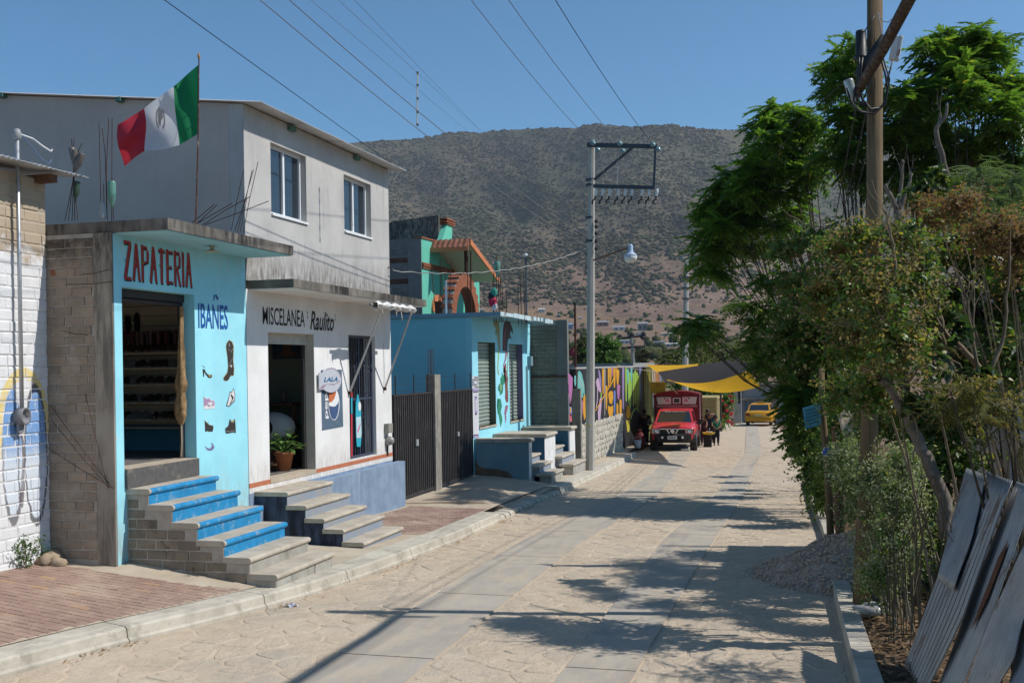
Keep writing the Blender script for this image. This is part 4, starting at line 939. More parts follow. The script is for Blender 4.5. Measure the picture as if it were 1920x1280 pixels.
fitted_text('pep', store, 'painted_letters', M_PW2, -8.193, tY[0].y, tY[1].y, tY[1].z, tY[0].z, bold=.02, vert=True)
c0 = P(*zq([(950,218)])[0], X=-8.15); sg = thing('round_sign', 'round pale sign reading LALA on the white wall above the cola advert', 'sign', c0)
r_ = 150/6.736/(FPX/17.7)*1.02
def disc(b, x, pts): b.add([(x, y, z) for y, z in pts], [tuple(range(len(pts)))])
b = MB(); ry, rz2 = P(*zq([(1078,218)])[0], X=-8.15).y - c0.y, c0.z - P(*zq([(950,375)])[0], X=-8.15).z
M_SG = plain('pale grey sign sheet', (.52, .54, .585), .5, .05, 8); M_SGM = flat('mauve sign band', (.34, .26, .31)); M_SGB = flat('sign letter blue', (.03, .13, .30))
pts = [(c0.y+ry*math.cos(a), c0.z+rz2*math.sin(a)) for a in np.linspace(0, 2*math.pi, 36, endpoint=False)]
b.prism(pts, 0, -8.165, -8.15); b.box((-8.165, c0.y-ry*1.14, c0.z-rz2*.72), (-8.1505, c0.y-ry*.72, c0.z+rz2*.6)); b.build('plate', M_SG, sg)
b = MB(); arc = lambda r0, r1, a0, a1: [(c0.y+ry*r0*math.cos(a), c0.z+rz2*r0*math.sin(a)) for a in np.linspace(a0, a1, 14)]+[(c0.y+ry*r1*math.cos(a), c0.z+rz2*r1*math.sin(a)) for a in np.linspace(a1, a0, 14)]
disc(b, -8.147, arc(.99, .93, .2, 2.1)); disc(b, -8.147, [(c0.y-ry*1.12, c0.z-rz2*.68), (c0.y-ry*.9, c0.z-rz2*.4), (c0.y-ry*.4, c0.z-rz2*.28), (c0.y-ry*.75, c0.z-rz2*.62)])
disc(b, -8.147, [(c0.y-ry*.4, c0.z-rz2*.30), (c0.y+ry*.25, c0.z-rz2*.42), (c0.y+ry*.9, c0.z-rz2*.12), (c0.y+ry*.95, c0.z-rz2*.02), (c0.y+ry*.3, c0.z-rz2*.32)]); b.build('band', M_SGM, sg)
fitted_text('LALA', sg, 'lettering', M_SGB, -8.146, c0.y-ry*.72, c0.y+ry*.62, c0.z-rz2*.12, c0.z+rz2*.25, bold=.03, shear=.3)
# barred doorway
M_BAR = plain('dark blue painted bars', (.045, .06, .10), .5, .1, 20, .4)
bg_ = thing('bar_gate', 'dark blue barred metal door with cut-out bottle panel on the white grocery', 'gate', (-8.28, 18.98, 1.3))
for i in range(11):
    y = 18.42+i*.115; MB().tube([(-8.28, y, 1.36), (-8.28, y, 3.58)], .0095, 5).build('bar', M_BAR, bg_)
for z in (1.335, 2.42, 3.60): MB().box((-8.295, 18.36, z-.02), (-8.265, 19.61, z+.02)).build('rail', M_BAR, bg_)
for y in (18.37, 18.97, 19.59): MB().box((-8.297, y-.017, 1.31), (-8.263, y+.017, 3.62)).build('stile', M_BAR, bg_)
for i, (y, z) in enumerate(((18.5, 3.05), (18.75, 3.0), (19.2, 3.08), (19.42, 2.98), (18.6, 2.5), (19.3, 2.52), (19.1, 2.1), (19.4, 1.9))):
    b = MB(); b.tube([(-8.262, y+.03*math.cos(a), z+.055*math.sin(a)) for a in np.linspace(0, 5.6, 12)], .007, 4); b.build('scroll', M_BAR, bg_)
M_CY = flat('cyan enamel', (.03, .40, .52), .4); M_PK = flat('red enamel', (.55, .04, .06), .4); M_PALE = flat('pale label', (.50, .66, .68), .5)
b = MB(); BX = -8.255
def pz(pts, X=BX): return [(P(u, v, X=X).y, P(u, v, X=X).z) for u, v in zq(pts)]
b.prism(pz([(1270,398),(1285,398),(1292,450),(1318,520),(1322,700),(1328,880),(1318,1030),(1310,1060),(1290,1055),(1278,1062),(1268,1050),(1258,900),(1252,640),(1256,520),(1268,450)]), 0, BX, BX+.012); b.build('bottle_panel', M_CY, bg_)
b = MB(); b.prism(pz([(1256,690),(1316,675),(1324,900),(1316,945),(1262,950)]), 0, BX+.0125, BX+.015); b.build('bottle_label', M_PALE, bg_)
b = MB(); b.prism(pz([(1270,870),(1280,830),(1310,760),(1312,775),(1290,850),(1276,885)]), 0, BX+.0155, BX+.017); b.build('bottle_stripe', flat('pink stripe', (.55, .12, .28)), bg_)
b = MB(); b.prism(pz(oval(1300,550,18,58,14)), 0, BX+.0125, BX+.016); b.build('bottle_spot', M_PW2, bg_)
for (za, zb, m) in ((365, 432, M_PK), (440, 645, M_CY), (650, 1185, M_PK)):
    b = MB(); b.prism(pz([(1196,za),(1213,za-2),(1216,zb-5),(1199,zb)]), 0, BX-.002, BX+.006); b.build('edge_strip', m, bg_)
b = MB(); b.box((-9.3, 18.2, 1.272), (-9.2, 20.2, 4.0)); b.build('dark_backing', plain('dark sheet for unlit room', (.035, .035, .04), .8), store)  # added dark sheet stands in for the unlit room behind the bars
# electric meter
em = thing('electric_meter', 'grey electricity meter box with glass dome on the white wall corner', 'meter', (-8.15, 20.2, 2.0))
p = P(729, 803, X=-8.14); MB().box((-8.199, p.y-.11, p.z-.09), (-8.10, p.y+.12, p.z+.10)).build('box', plain('grey meter box', (.30, .29, .25), .6), em)
p2 = P(730, 826, X=-8.14); MB().lathe([(.10, 0), (.10, .06), (.085, .09), (.07, .14), (.02, .16)], (-8.199, p2.y, p2.z), 14, (1, 0, 0)).smooth().build('dome', plain('clear grey dome', (.32, .31, .28), .2, .2, 20, .6), em)
MB().tube([(-8.18, p2.y, p2.z-.1), (-8.18, p2.y, p2.z-.3)], .018, 6).build('pipe', M_DARKIRON, em)
# folded awning and its two arms
aw = thing('awning', 'rolled white awning with two grey support arms under the grocery canopy', 'awning', (-7.5, 18.7, 4.15))
ya, yb = P(702, 570, X=-7.42).y, P(776, 580, X=-7.42).y
b = MB(); n = 24; ra = random.Random(4)
b.grid(lambda u, w: (-7.42+(.062+.02*math.sin(u*23+w*9))*math.cos(2*math.pi*w), ya+(yb-ya)*u, 4.14+(.06+.018*math.sin(u*31-w*5))*math.sin(2*math.pi*w)), n, 12)
b.smooth().build('rolled_cloth', plain('white awning cloth', (.74, .72, .68), .85, .1, 12, mott=((.40, .33, .26), 9, .6)), aw)
MB().tube([(-7.46, ya-.1, 4.14), (-7.46, yb+.12, 4.14)], .024, 8).build('roller', plain('dull grey tube', (.36, .37, .37), .5, .1, 12, .4, .4), aw)
M_ARM = plain('pale grey steel arm', (.52, .52, .50), .5, .08, 14, .4, .3)
for (ta, tb) in (((716, 580), (656, 735)), ((771, 588), (722, 727))):
    p, q = P(*ta, X=-7.42), P(*tb, X=-8.17); MB().tube([p, q], .019, 6).build('arm', M_ARM, aw); MB().box((q.x-.03, q.y-.02, q.z-.05), (q.x+.02, q.y+.03, q.z+.02)).build('bracket', M_RUST, aw)
    MB().tube([q, (-8.19, q.y+.0, q.z+.9)], .006, 4).build('stay_rod', M_ARM, aw)
for (u, v) in ((703, 585), (716, 590), (742, 592), (752, 600)):
    p = P(u, v, X=-7.42); MB().tube([(p.x, p.y, 4.10), (p.x+.02, p.y+.01, p.z+.02), (p.x, p.y+.03, p.z-.02)], .012, 4, .004).build('loose_rag', flat('pale rag', (.55, .49, .42)), aw)
# hook and wire anchor on the upper corner
MB().tube([(-8.2, 20.35, 5.05), (-8.12, 20.38, 5.05), (-8.1, 20.38, 4.98)], .014, 5).build('wire_hook', M_DARKIRON, store)
# ---- metal gate between the houses
M_GATE = plain('dark brown ribbed gate sheet', (.052, .046, .046), .55, .15, 5, .35, .2, .1, 40, mott=((.10, .085, .075), 3, .5))
gate = thing('metal_gate', 'dark ribbed metal double gate with barbed wire between the grocery and blue building', 'gate', (-8.3, 23.4, .2))
GX = -8.3
def gate_leaf(y0, y1):
    b = MB(); n = int((y1-y0)/.06)
    for i in range(n):
        a = y0+(y1-y0)*i/n; w = (y1-y0)/n; b.prism([(GX-.03, a+.002), (GX+(.012 if i % 2 else -.004), a+.006), (GX+(.012 if i % 2 else -.004), a+w-.006), (GX-.03, a+w-.002)], 2, .26, 2.40)
    b.build('leaf_panel', M_GATE, gate)
    f = MB(); f.box((GX-.05, y0-.01, .22), (GX-.031, y1+.01, 2.42)); f.box((GX-.03, y0, 2.40), (GX+.02, y1, 2.44)); f.box((GX-.03, y0, .20), (GX+.02, y1, .26)); f.box((GX-.03, y0-.02, .2), (GX+.022, y0+.012, 2.44)); f.box((GX-.03, y1-.012, .2), (GX+.022, y1+.02, 2.44)); f.build('leaf_frame', M_GATE, gate)
for q in ((20.80, 22.05), (22.10, 23.18), (23.68, 24.95), (25.0, 26.2)): gate_leaf(*q)
MB().box((GX+.02, 22.0, 1.28), (GX+.05, 22.14, 1.42)).build('latch', M_GALV, gate); MB().box((GX+.02, 24.9, 1.30), (GX+.05, 25.02, 1.40)).build('latch', M_GALV, gate)
MB().box((GX-.16, 23.22, -.1), (GX+.06, 23.62, 2.83)).build('post', wall_mat('old concrete post', (.36, .33, .28), (.24, .22, .19), streak=((.08, .07, .06), .7, .45), scale=4), gate)
for i in range(4): MB().tube([(GX-.12+.05*(i % 2), 23.30+.07*i, 2.8), (GX-.12+.05*(i % 2), 23.30+.07*i, 3.42)], .008, 4).build('rebar', M_RUST, gate)
for y in (20.95, 22.05, 22.95, 24.9, 26.15): MB().box((GX-.02, y-.012, 2.44), (GX+.0, y+.012, 2.84)).build('wire_post', M_DARKIRON, gate)
for z in (2.52, 2.65, 2.78):
    for (a, c) in ((20.8, 23.2), (23.62, 26.3)):
        MB().tube([(GX-.01, a+(c-a)*i/8, z-.02*math.sin(math.pi*i/8)+.01*math.sin(i*3)) for i in range(9)], .004, 3).build('barbed_wire', M_DARKIRON, gate)
# ---- blue building with two roller shutters
M_BLUE = wall_mat('blue building paint', (.34, .74, .84), (.26, .62, .73), streak=((.36, .56, .62), .3, .52), scale=1.1)
M_BLUES = wall_mat('blue paint darkened for shaded side', (.25, .66, .76), (.21, .58, .68), streak=((.30, .58, .66), .3, .55), scale=.8)  # same paint as the front, its shade put into a darker colour
M_SHUT = plain('pale green grey roller shutter', (.36, .42, .37), .45, .08, 2.5, .4, .35, .05, 50, mott=((.17, .34, .27), 1.6, .6))
blue = thing('blue_building', 'blue painted shop building with two roller shutters and painted creatures', 'shop', (-8.4, 29.7, 0))
OPN = [(27.13, 28.78, 1.38, 3.665), (30.22, 31.78, 1.375, 3.655)]
b = MB(); wall_open(b, -8.56, -8.4, 26.602, 32.75, -.3, 4.305, OPN); b.build('front_wall', M_BLUE, blue)
b = MB(); b.box((-16, 26.6, -.3), (-8.561, 26.76, 4.305)); b.build('side_wall', M_BLUES, blue)
b = MB(); b.box((-16, 32.6, -.3), (-8.561, 32.75, 4.305)); b.build('far_wall', M_BLUES, blue)
for (ya, yb, za, zb), rc in zip(OPN, ((.10, .115, .09), (.155, .135, .235))):
    n = 22
    for i in range(n):
        z0 = za+(zb-za)*i/n; h = (zb-za)/n; X = -8.60
        MB().prism([(X-.03, z0+.002), (X+.004, z0+.004), (X+.026, z0+h*.35), (X+.026, z0+h*.65), (X+.004, z0+h-.004), (X-.03, z0+h-.002)], 1, ya+.001, yb-.001).build('slat', M_SHUT, blue)
    MB().box((-8.57, yb-.03, za), (-8.402, yb-.0005, zb)).build('reveal', flat('shutter reveal paint', rc, .8), blue)
    MB().box((-8.64, ya-.2, za-.3), (-8.632, yb+.2, zb+.2)).build('shutter_back', M_DARKIRON, blue)
    MB().box((-8.6, ya, za-.05), (-8.37, yb, za)).build('sill', M_STEP, blue)
MB().box((-16, 26.55, 4.308), (-7.6, 32.5, 4.41)).build('roof_slab', wall_mat('blue washed slab', (.22, .42, .50), (.17, .34, .42), scale=2), blue)
b = MB(); re_ = random.Random(3); y = 26.56
while y < 32.4:
    w_ = re_.uniform(.35, .95); b.box((-7.601, y, 4.315-re_.uniform(0, .03)), (-7.588, min(32.49, y+w_), 4.405+re_.uniform(0, .025))); y += w_+re_.uniform(.01, .05)
b.build('slab_edge', wall_mat('peeling pale slab edge', (.55, .66, .68), (.42, .56, .60), patch=((.22, .21, .19), 3.5, .56), scale=3), blue)
# painted creatures between the shutters
def zc(pts, s=6.4, ox=870, oy=680): return [(ox+x/s, oy+y/s) for x, y in pts]
def zd(pts, s=5.333, ox=860, oy=560): return [(ox+x/s, oy+y/s) for x, y in pts]
CM = [flat('painted green', (.035, .24, .14)), flat('painted maroon', (.21, .075, .07)), flat('painted dark plume', (.075, .06, .062)), flat('painted ochre plume', (.28, .27, .13)), flat('painted pale green', (.30, .42, .22)), flat('painted mauve', (.30, .15, .22))]
paint(blue, 'painted_creature', [
    (3, zd([(345,290),(352,235),(378,212),(400,228),(410,290),(412,420),(418,520),(405,520),(392,400),(376,340),(362,370),(372,300),(360,260)]), 0), (4, zd(stroke([(368,240),(385,300),(396,420),(408,520)], [6,10,10,6])), 1),
    (2, zd([(440,420),(445,300),(458,232),(482,212),(515,235),(540,300),(544,360),(525,318),(512,350),(530,405),(505,390),(490,430),(486,520),(438,520)]), 0), (1, zd(stroke([(478,250),(462,340),(450,430),(462,520)], [4,16,20,14])), 1),
    (4, zd(stroke([(400,520),(398,600),(390,690),(402,760)], [16,12,10,14])), 0), (5, zd(stroke([(478,520),(470,600),(450,660),(460,740)], [22,14,10,18])), 0), (3, zd(stroke([(492,520),(494,620),(486,740)], 8)), 0),
    (0, zc([(455,110),(470,150),(492,130),(505,200),(490,240),(470,270),(470,330),(460,370),(430,390),(430,350),(412,330),(408,300),(420,260),(440,240),(435,190),(452,165)]), 0),
    (0, zc([(400,430),(440,430),(456,520),(440,590),(455,640),(462,690),(440,775),(428,700),(420,640),(405,560),(398,500)]), 0), (4, zc([(435,250),(455,270),(448,340),(434,320)]), 1), (0, zc(stroke([(412,440),(402,520),(412,620)], 9)), 0),
    (1, zc([(470,90),(490,20),(508,0),(505,100),(520,190),(530,330),(532,460),(510,480),(492,420),(496,340),(490,250),(486,180)]), 0), (5, zc([(495,520),(510,500),(530,520),(520,570),(505,620),(510,660),(495,730),(490,640),(484,600)]), 0), (3, zc(stroke([(512,90),(528,180),(520,330)], 7)), 1)],
    CM, X=-8.4, lift=.004)
# painted column with a crayon advert
b = MB(); p0, p1 = P(886, 705, X=-8.4), P(897, 820, X=-8.4)
paint(blue, 'painted_advert', [(0, zc([(98,160),(172,158),(180,895),(112,902)]), 0), (2, zc([(103,312),(172,308),(173,340),(106,345)]), 1), (1, zc([(112,345),(170,340),(170,350),(114,355)]), 2), (1, zc([(130,405),(156,402),(157,412),(131,415)]), 2), (2, zc([(128,412),(157,412),(160,600),(134,604)]), 1), (0, zc([(135,440),(152,440),(154,572),(140,574)]), 2), (1, zc([(134,605),(158,602),(158,618),(136,622)]), 2), (2, zc([(112,868),(178,862),(179,890),(114,900)]), 1), (1, zc([(118,860),(174,856),(174,866),(119,870)]), 2)] +
    [(1, zc([(x, 168+r*28), (x+7, 167+r*28), (x+7, 186+r*28), (x, 187+r*28)]), 1) for r in range(5) for x in (104, 116, 126, 138, 150, 161) if (x+r*5) % 4], [flat('advert pale paint', (.62, .62, .65)), flat('advert dark print', (.05, .05, .06)), flat('advert lilac', (.36, .30, .50))], X=-8.4, lift=.004)
MB().tube([(-8.36, 32.15, 1.1), (-8.36, 32.15, 3.0)], .028, 6).box((-8.40, 32.35, 3.0), (-8.28, 32.6, 3.3)).build('conduit', flat('grey blue conduit', (.20, .30, .34)), blue)
# its stairs between stub walls
M_TEAL = wall_mat('dull teal side wall', (.20, .31, .34), (.145, .245, .275), streak=((.17, .25, .27), .4, .5), scale=1.8)
M_DKBL = wall_mat('dark blue stair wall', (.035, .115, .195), (.028, .09, .155), scale=2)
M_PEEL = wall_mat('peeling white end paint', (.72, .72, .71), (.60, .59, .57), patch=((.42, .40, .36), 3, .66), scale=3)
bs = thing('stairs', 'blue double stairs with capped stub walls in front of the roller shutters', 'steps', (-7.4, 29.5, 0))
XE = -6.93
for (ya, yb, zt, m) in ((26.70, 27.02, 1.02, M_TEAL), (28.42, 29.72, 1.03, M_DKBL), (31.45, 32.42, 1.03, M_DKBL)):
    MB().box((-8.395, ya, -.45), (XE-.004, yb, zt)).build('stub_wall', m, bs); MB().box((XE-.004, ya+.01, -.4), (XE+.004, yb-.01, zt-.002)).build('end_face', M_PEEL, bs)
    r_ = .05; MB().prism([(-8.38, zt), (XE+.03, zt), (XE+.065, zt+.02), (XE+.075, zt+.05), (XE+.06, zt+.08), (XE+.03, zt+.095), (-8.38, zt+.095)], 1, ya-.03, yb+.03).build('coping', M_STEP, bs)
rb = random.Random(4); pts = [(-8.39, -.4), (-8.39, .62), (-8.34, .46), (-8.25, .38), (-8.05, .34), (-7.85, .33), (-7.65, .29), (-7.52, .27), (-7.42, .18), (-7.33, .06), (-7.2, .0), (-7.1, -.4)]
b = MB(); b.prism(pts, 1, 26.692, 26.699); b.build('bare_patch', plain('exposed brown render', (.20, .13, .085), .95, .2, 8, .1, 0, .6, 30), bs)
MB().box((-8.395, 27.02, .5), (-7.6, 28.42, 1.03)).box((-8.395, 29.72, .5), (-7.6, 31.45, 1.03)).build('landing', M_STEP, bs)
for (ya, yb) in ((27.03, 28.41), (29.73, 31.44)):
    for i, (xn, z) in enumerate(((-7.35, .83), (-7.02, .62), (-6.70, .41), (-6.38, .19))):
        prof = [(xn-.42, z-.07), (xn-.035, z-.07), (xn-.005, z-.055), (xn, z-.03), (xn-.01, z-.008), (xn-.035, z), (xn-.42, z)]
        MB().prism(prof, 1, ya+(0 if xn < XE else -.1), yb+(0 if xn < XE else .0)).build('tread', M_STEP, bs); MB().box((xn-.5, ya+.02, -.45), (xn-.045, yb-.02, z-.071)).build('riser', M_BRIS if i < 3 else M_STEPG, bs)
# ---- grey block wall beyond, standing out towards the street
bw = thing('block_wall', 'unpainted grey block wall end beside the blue building', 'wall', (-7.8, 32.9, 0))
MB().box((-13, 32.83, -.4), (-7.22, 33.0, 4.42)).build('core', M_MORTAR, bw)
M_GB = plain('dull grey green block', (.20, .20, .17), .95, .12, 3, .1, 0, .5, 35, rnd=.35)
brick_wall(bw, brick_mesh('brick', M_GB, 3, .04), (-8.42, 32.845, .98), (1, 0, 0), .88, 3.40, .27, .122, .01, .05, seed=15, limit=220, zline=None)
MB().box((-7.55, 32.795, -.4), (-7.21, 33.0, 4.43)).build('column', wall_mat('dark cement column', (.19, .20, .19), (.15, .16, .15), streak=((.10, .10, .10), .5, .5), scale=2), bw)
MB().box((-8.4, 32.78, 2.62), (-7.24, 32.80, 2.69)).build('rust_band', plain('rusty joint', (.10, .06, .04), .95, .3, 20), bw)
# ---- green house with a tiled porch and a brick arch, set back behind the blue building
M_TURQ = wall_mat('turquoise green paint', (.14, .50, .36), (.12, .45, .32), streak=((.24, .52, .42), .25, .5), scale=1.2)
M_ORGP = plain('orange painted edge', (.58, .20, .085), .7, .08, 4)
M_TILER = plain('worn red roof tile', (.32, .14, .09), .9, .2, 4, .1, 0, .3, 20, mott=((.20, .11, .08), 3, .6), rnd=.3)
M_CREAM = plain('cream underside', (.55, .51, .42), .85, .06, 2)
M_REDB = plain('red clay brick', (.36, .135, .075), .9, .18, 6, .1, 0, .4, 25, rnd=.5)
gh = thing('green_house', 'turquoise green house with tiled porch roof and brick arch behind the blue building', 'house', (-14.5, 41, 0))
XG = -14.0
def pg(u, v, X=XG): p = P(u, v, X=X); return (p.y, p.z)
face = [(pg(790, 447)[0], -.5)] + [pg(790, 447), pg(826, 456), pg(829, 450), pg(838, 421), pg(848, 425), pg(847, 460)] + [(45.6, pg(847, 460)[1]-.6), (45.6, -.5)]
MB().prism(face, 0, XG-.22, XG).build('front_wall', M_TURQ, gh)
y0 = pg(790, 447)[0]; zt = pg(790, 447)[1]
MB().box((-22, y0, -.5), (XG-.225, y0+.15, zt)).build('side_wall', plain('dark mortar wall', (.20, .185, .17), .95, .12, 3), gh)
M_GBK = plain('grey side block', (.235, .215, .20), .95, .15, 5, .1, 0, .5, 25, rnd=.4)
bmg = brick_mesh('brick', M_GBK, 3, .04); bmr = brick_mesh('brick', plain('dark red band brick', (.155, .066, .044), .95, .2, 6, .1, 0, .4, 25, rnd=.4), 3, .05)
band_rows = lambda z: (z % .80) < .27
brick_wall(gh, bmg, (-17.6, y0+.014, 3.9), (1, 0, 0), 3.05, zt-3.95, .40, .20, .015, .05, mask=lambda u, z: not ((z+.1) % .8 < .2), seed=21)
brick_wall(gh, bmr, (-17.6, y0+.012, 3.9), (1, 0, 0), 3.05, zt-3.95, .25, .10, .012, .06, mask=lambda u, z: ((z+.1) % .8 < .2), seed=22)
MB().box((-14.55, y0-.03, -.5), (XG-.003, y0-.0, zt)).build('corner_column', plain('grey cement column', (.215, .20, .185), .95, .12, 4, mott=((.12, .11, .10), 2, .5)), gh)
yb = pg(826, 455)[0]+.6
zt2 = P(730, 418, Y=yb).z
MB().box((-22, yb, zt-1), (XG-.9, yb+.15, zt2)).build('upper_wall', plain('upper dark wall', (.16, .145, .135), .95, .12, 3), gh)
brick_wall(gh, bmg, (-19.5, yb+.014, zt-.6), (1, 0, 0), 4.6, zt2-zt+.55, .40, .20, .015, .05, mask=lambda u, z: not (.35 < z < .62), seed=23)
brick_wall(gh, bmr, (-19.5, yb+.012, zt-.6), (1, 0, 0), 4.6, zt2-zt+.55, .25, .10, .012, .06, mask=lambda u, z: .35 < z < .62, seed=24)
b = MB(); b.prism([(-16.5, zt-.5), (-16.3, zt2+.02), (XG-.23, P(838, 408, Y=yb).z+.1), (XG-.23, zt-.2)], 1, yb-.15, yb-.02); b.build('raking_wall', M_DIRTW, gh)
for i, (u, v, u2, v2) in enumerate(((836, 411, 850, 415), (836, 416, 850, 420), (837, 420, 849, 424))):
    p, q = pg(u, v), pg(u2, v2); MB().box((XG-.3, p[0]-.05, q[1]+.02), (XG+.06, q[0]+.1, p[1]+.0)).build('coping_brick', M_REDB, gh)
p, q = pg(790, 447), pg(826, 456); MB().prism([(p[0]-.05, p[1]+.005), (q[0], q[1]+.005), (q[0], q[1]+.07), (p[0]-.05, p[1]+.07)], 0, XG-.26, XG+.04).build('coping', M_REDB, gh)
for k_ in range(3):
    pa, pc = pg(791, 492+k_*4), pg(850, 506+k_*4)
    y = pa[0]
    while y < pc[0]-.1:
        zz_ = pa[1]+(pc[1]-pa[1])*(y-pa[0])/(pc[0]-pa[0]); MB().box((XG, y, zz_-.05), (XG+.05+.03*(k_ % 2), y+.22, zz_+.012)).build('band_brick', M_REDB, gh); y += .235
cyz = pg(821, 585); ry_, rz3 = (pg(833, 585)[0]-pg(810, 585)[0])/2*1.05, pg(821, 553)[1]-pg(821, 586)[1]
b = MB(); A = [(cyz[0]+ry_*math.cos(a), cyz[1]+rz3*math.sin(a)) for a in np.linspace(0, math.pi, 16)]; B = [(cyz[0]+ry_*.58*math.cos(a), cyz[1]+rz3*.66*math.sin(a)) for a in np.linspace(math.pi, 0, 16)]
b.prism(A+B, 0, XG+.001, XG+.08); b.build('arch_trim', M_ORGP, gh); b = MB(); b.prism(B, 0, XG+.001, XG+.012); b.build('arch_window', flat('dark red recess shade', (.12, .03, .025)), gh)  # dark sheet stands in for the shaded recess inside the trim
# porch roof: ridge runs out towards the street
XR = -12.5; rp, rr_, rl = pg(880, 449, XR), pg(934, 522, XR), pg(877, 464, XR)
ext = XG-.2
MB().prism([(rl[0]-.10, rl[1]-.02), (rp[0], rp[1]), (rp[0]+.02, rp[1]-.14), (rl[0], rl[1]-.12)], 0, ext, XR).build('tile_slope', M_TILER, gh)
MB().prism([(rp[0], rp[1]), (rr_[0], rr_[1]), (rr_[0]-.04, rr_[1]-.13), (rp[0]-.01, rp[1]-.16)], 0, ext, XR).build('roof_slope', M_CREAM, gh)
MB().prism([(rp[0], rp[1]+.03), (rr_[0]+.03, rr_[1]+.02), (rr_[0]-.04, rr_[1]-.17), (rp[0]-.01, rp[1]-.2)], 0, XR-.0, XR+.06).build('barge_board', M_ORGP, gh)
MB().box((ext, rl[0]-.13, rl[1]-.13), (XR+.06, rl[0]-.08, rl[1]+.02)).build('eave_board', M_ORGP, gh)
n = 8
for i in range(n):
    for j in range(2):
        a = ext+(XR-ext)*i/n; s0, s1 = j/2, (j+1)/2; f = lambda s: (rl[0]-.10+(rp[0]-rl[0]+.10)*s, rl[1]+.012+(rp[1]-rl[1])*s)
        (ya_, za_), (yb2, zb_) = f(s0), f(s1+.06); w_ = (XR-ext)/n-.012
        MB().add([(a, ya_, za_), (a+w_, ya_, za_), (a+w_, yb2, zb_), (a, yb2, zb_), (a+w_/2, ya_, za_+.04), (a+w_/2, yb2, zb_+.04)], [(0,4,5,3), (4,1,2,5), (0,1,4), (3,5,2)]).build('roof_tile', M_TILER, gh)
MB().box((XR-.4, rp[0]+.55, 4.0), (XR-.3, rp[0]+.66, rp[1]-.3)).build('porch_post', M_RUST, gh)
# brick arch standing in front
XA = -11.8
ar = thing('brick_arch', 'unfinished red brick arch with toothed edges in front of the green house', 'arch', (XA, 37.3, 4.4))
c1, c2, ct = pg(848, 585, XA), pg(900, 585, XA), pg(878, 514, XA); yc = (c1[0]+c2[0])/2; ro = (c2[0]-c1[0])/2; zc_ = ct[1]-ro*1.02; r2 = ro*.72
b = MB(); nb = 30; depth = .42
for i in range(nb):
    a0, a1 = math.pi*i/nb+.006, math.pi*(i+1)/nb-.006; ex = .05 if i % 2 else -.04
    for d in range(5):
        xa, xb = XA-depth+depth*d/5+.006, XA-depth+depth*(d+1)/5-.006; pts = [(yc+r*math.cos(a), zc_+r*1.02*math.sin(a)) for r, a in ((r2, a0), (ro+ex, a0), (ro+ex, a1), (r2, a1))]; b.prism(pts, 0, xa, xb)
b.build('brick', M_REDB, ar, 'stuff')
for s, yy_ in ((-1, yc-ro), (1, yc+r2)):
    b = MB(); z = zc_-.02; j = 0
    while z > 4.0:
        ex = .06*(j % 2); b.box((XA-depth+.01, yy_-ex*(s < 0), z-.075), (XA, yy_+(ro-r2)+ex*(s > 0), z)); z -= .085; j += 1
    b.build('brick', M_REDB, ar, 'stuff')
b = MB(); b.prism([(yc+(ro-.03)*math.cos(a), zc_+ro*math.sin(a)) for a in np.linspace(0, math.pi, 20)]+[(yc+(r2+.03)*math.cos(a), zc_+r2*1.02*math.sin(a)) for a in np.linspace(math.pi, 0, 20)], 0, XA-depth+.02, XA-.02); b.build('core', M_MORTAR, ar)
MB().box((XA-.9, yc-ro*.55, 3.9), (XA-.8, yc+ro*.65, zc_+r2*.55)).build('back_brickwork', plain('dark red brickwork', (.16, .06, .04), .95, .3, 20), ar)
# ---- steel bars standing out of the roofs, some with bottles stuck on
M_BOTG = Mat('green bottle plastic', .15, .5); M_BOTG.color((.20, .42, .32)); M_BOTG.b.inputs['Transmission Weight'].default_value = .45; M_BOTG = M_BOTG.m
M_BOTC = Mat('clear cloudy bottle', .2, .5); M_BOTC.color((.55, .60, .58)); M_BOTC.b.inputs['Transmission Weight'].default_value = .5; M_BOTC = M_BOTC.m
M_BOTD = flat('dusty dark bottle', (.13, .115, .10), .4)
def bottle(p, d, mat, label, L=.26, r=.042):
    o = MB().lathe([(r*.9, 0), (r, .01), (r, L*.55), (r*.9, L*.62), (r*.35, L*.85), (r*.32, L)], (0, 0, 0), 10, d).smooth().build('bottle', mat); o.location = p
    return tag(o, label, 'bottle', None)
def rebars(name, label, base, segs, r=.0055, n=4, mat=None, kw=None):
    t = thing(name, label, 'rebar', base)
    for sgm in segs: MB().tube(sgm, r, n).build('bar', mat or M_RUST, t)
    return t
YR = 11.62
def zr(x, y): return (120+x/4.924, 200+y/4.924)
def seg(*pts, Y=YR): return [P(*zr(x, y), Y=Y) for x, y in pts]
Pc = seg((70, 1052))[0]
rebars('rebar_cluster', 'crossed steel bars tipped with upturned bottles on the shoe shop roof by the block house', Pc, [seg((8, 1056), (80, 700), (105, 470), (165, 340)), seg((40, 1056), (88, 650), (92, 300)), seg((74, 1056), (90, 640), (70, 300)), seg((100, 1056), (95, 690), (80, 420)), seg((130, 1056), (100, 800), (88, 620), (75, 400))])
for (x, y, dx, m, nm) in ((70, 330, -.2, M_BOTD, 'dusty upturned bottle topmost on the crossed roof bars'), (104, 350, .08, M_BOTD, 'dusty upturned bottle in the middle of the crossed roof bars'), (165, 380, .42, M_BOTD, 'dusty upturned bottle leaning outward on the crossed roof bars'), (120, 640, .12, flat('dark green bottle', (.05, .085, .06), .3), 'dark green upturned bottle low on the crossed roof bars')):
    q = seg((x, y+50))[0]; bottle(q, (-dx, 0, -1), m, nm)
Pc = seg((400, 1050))[0]
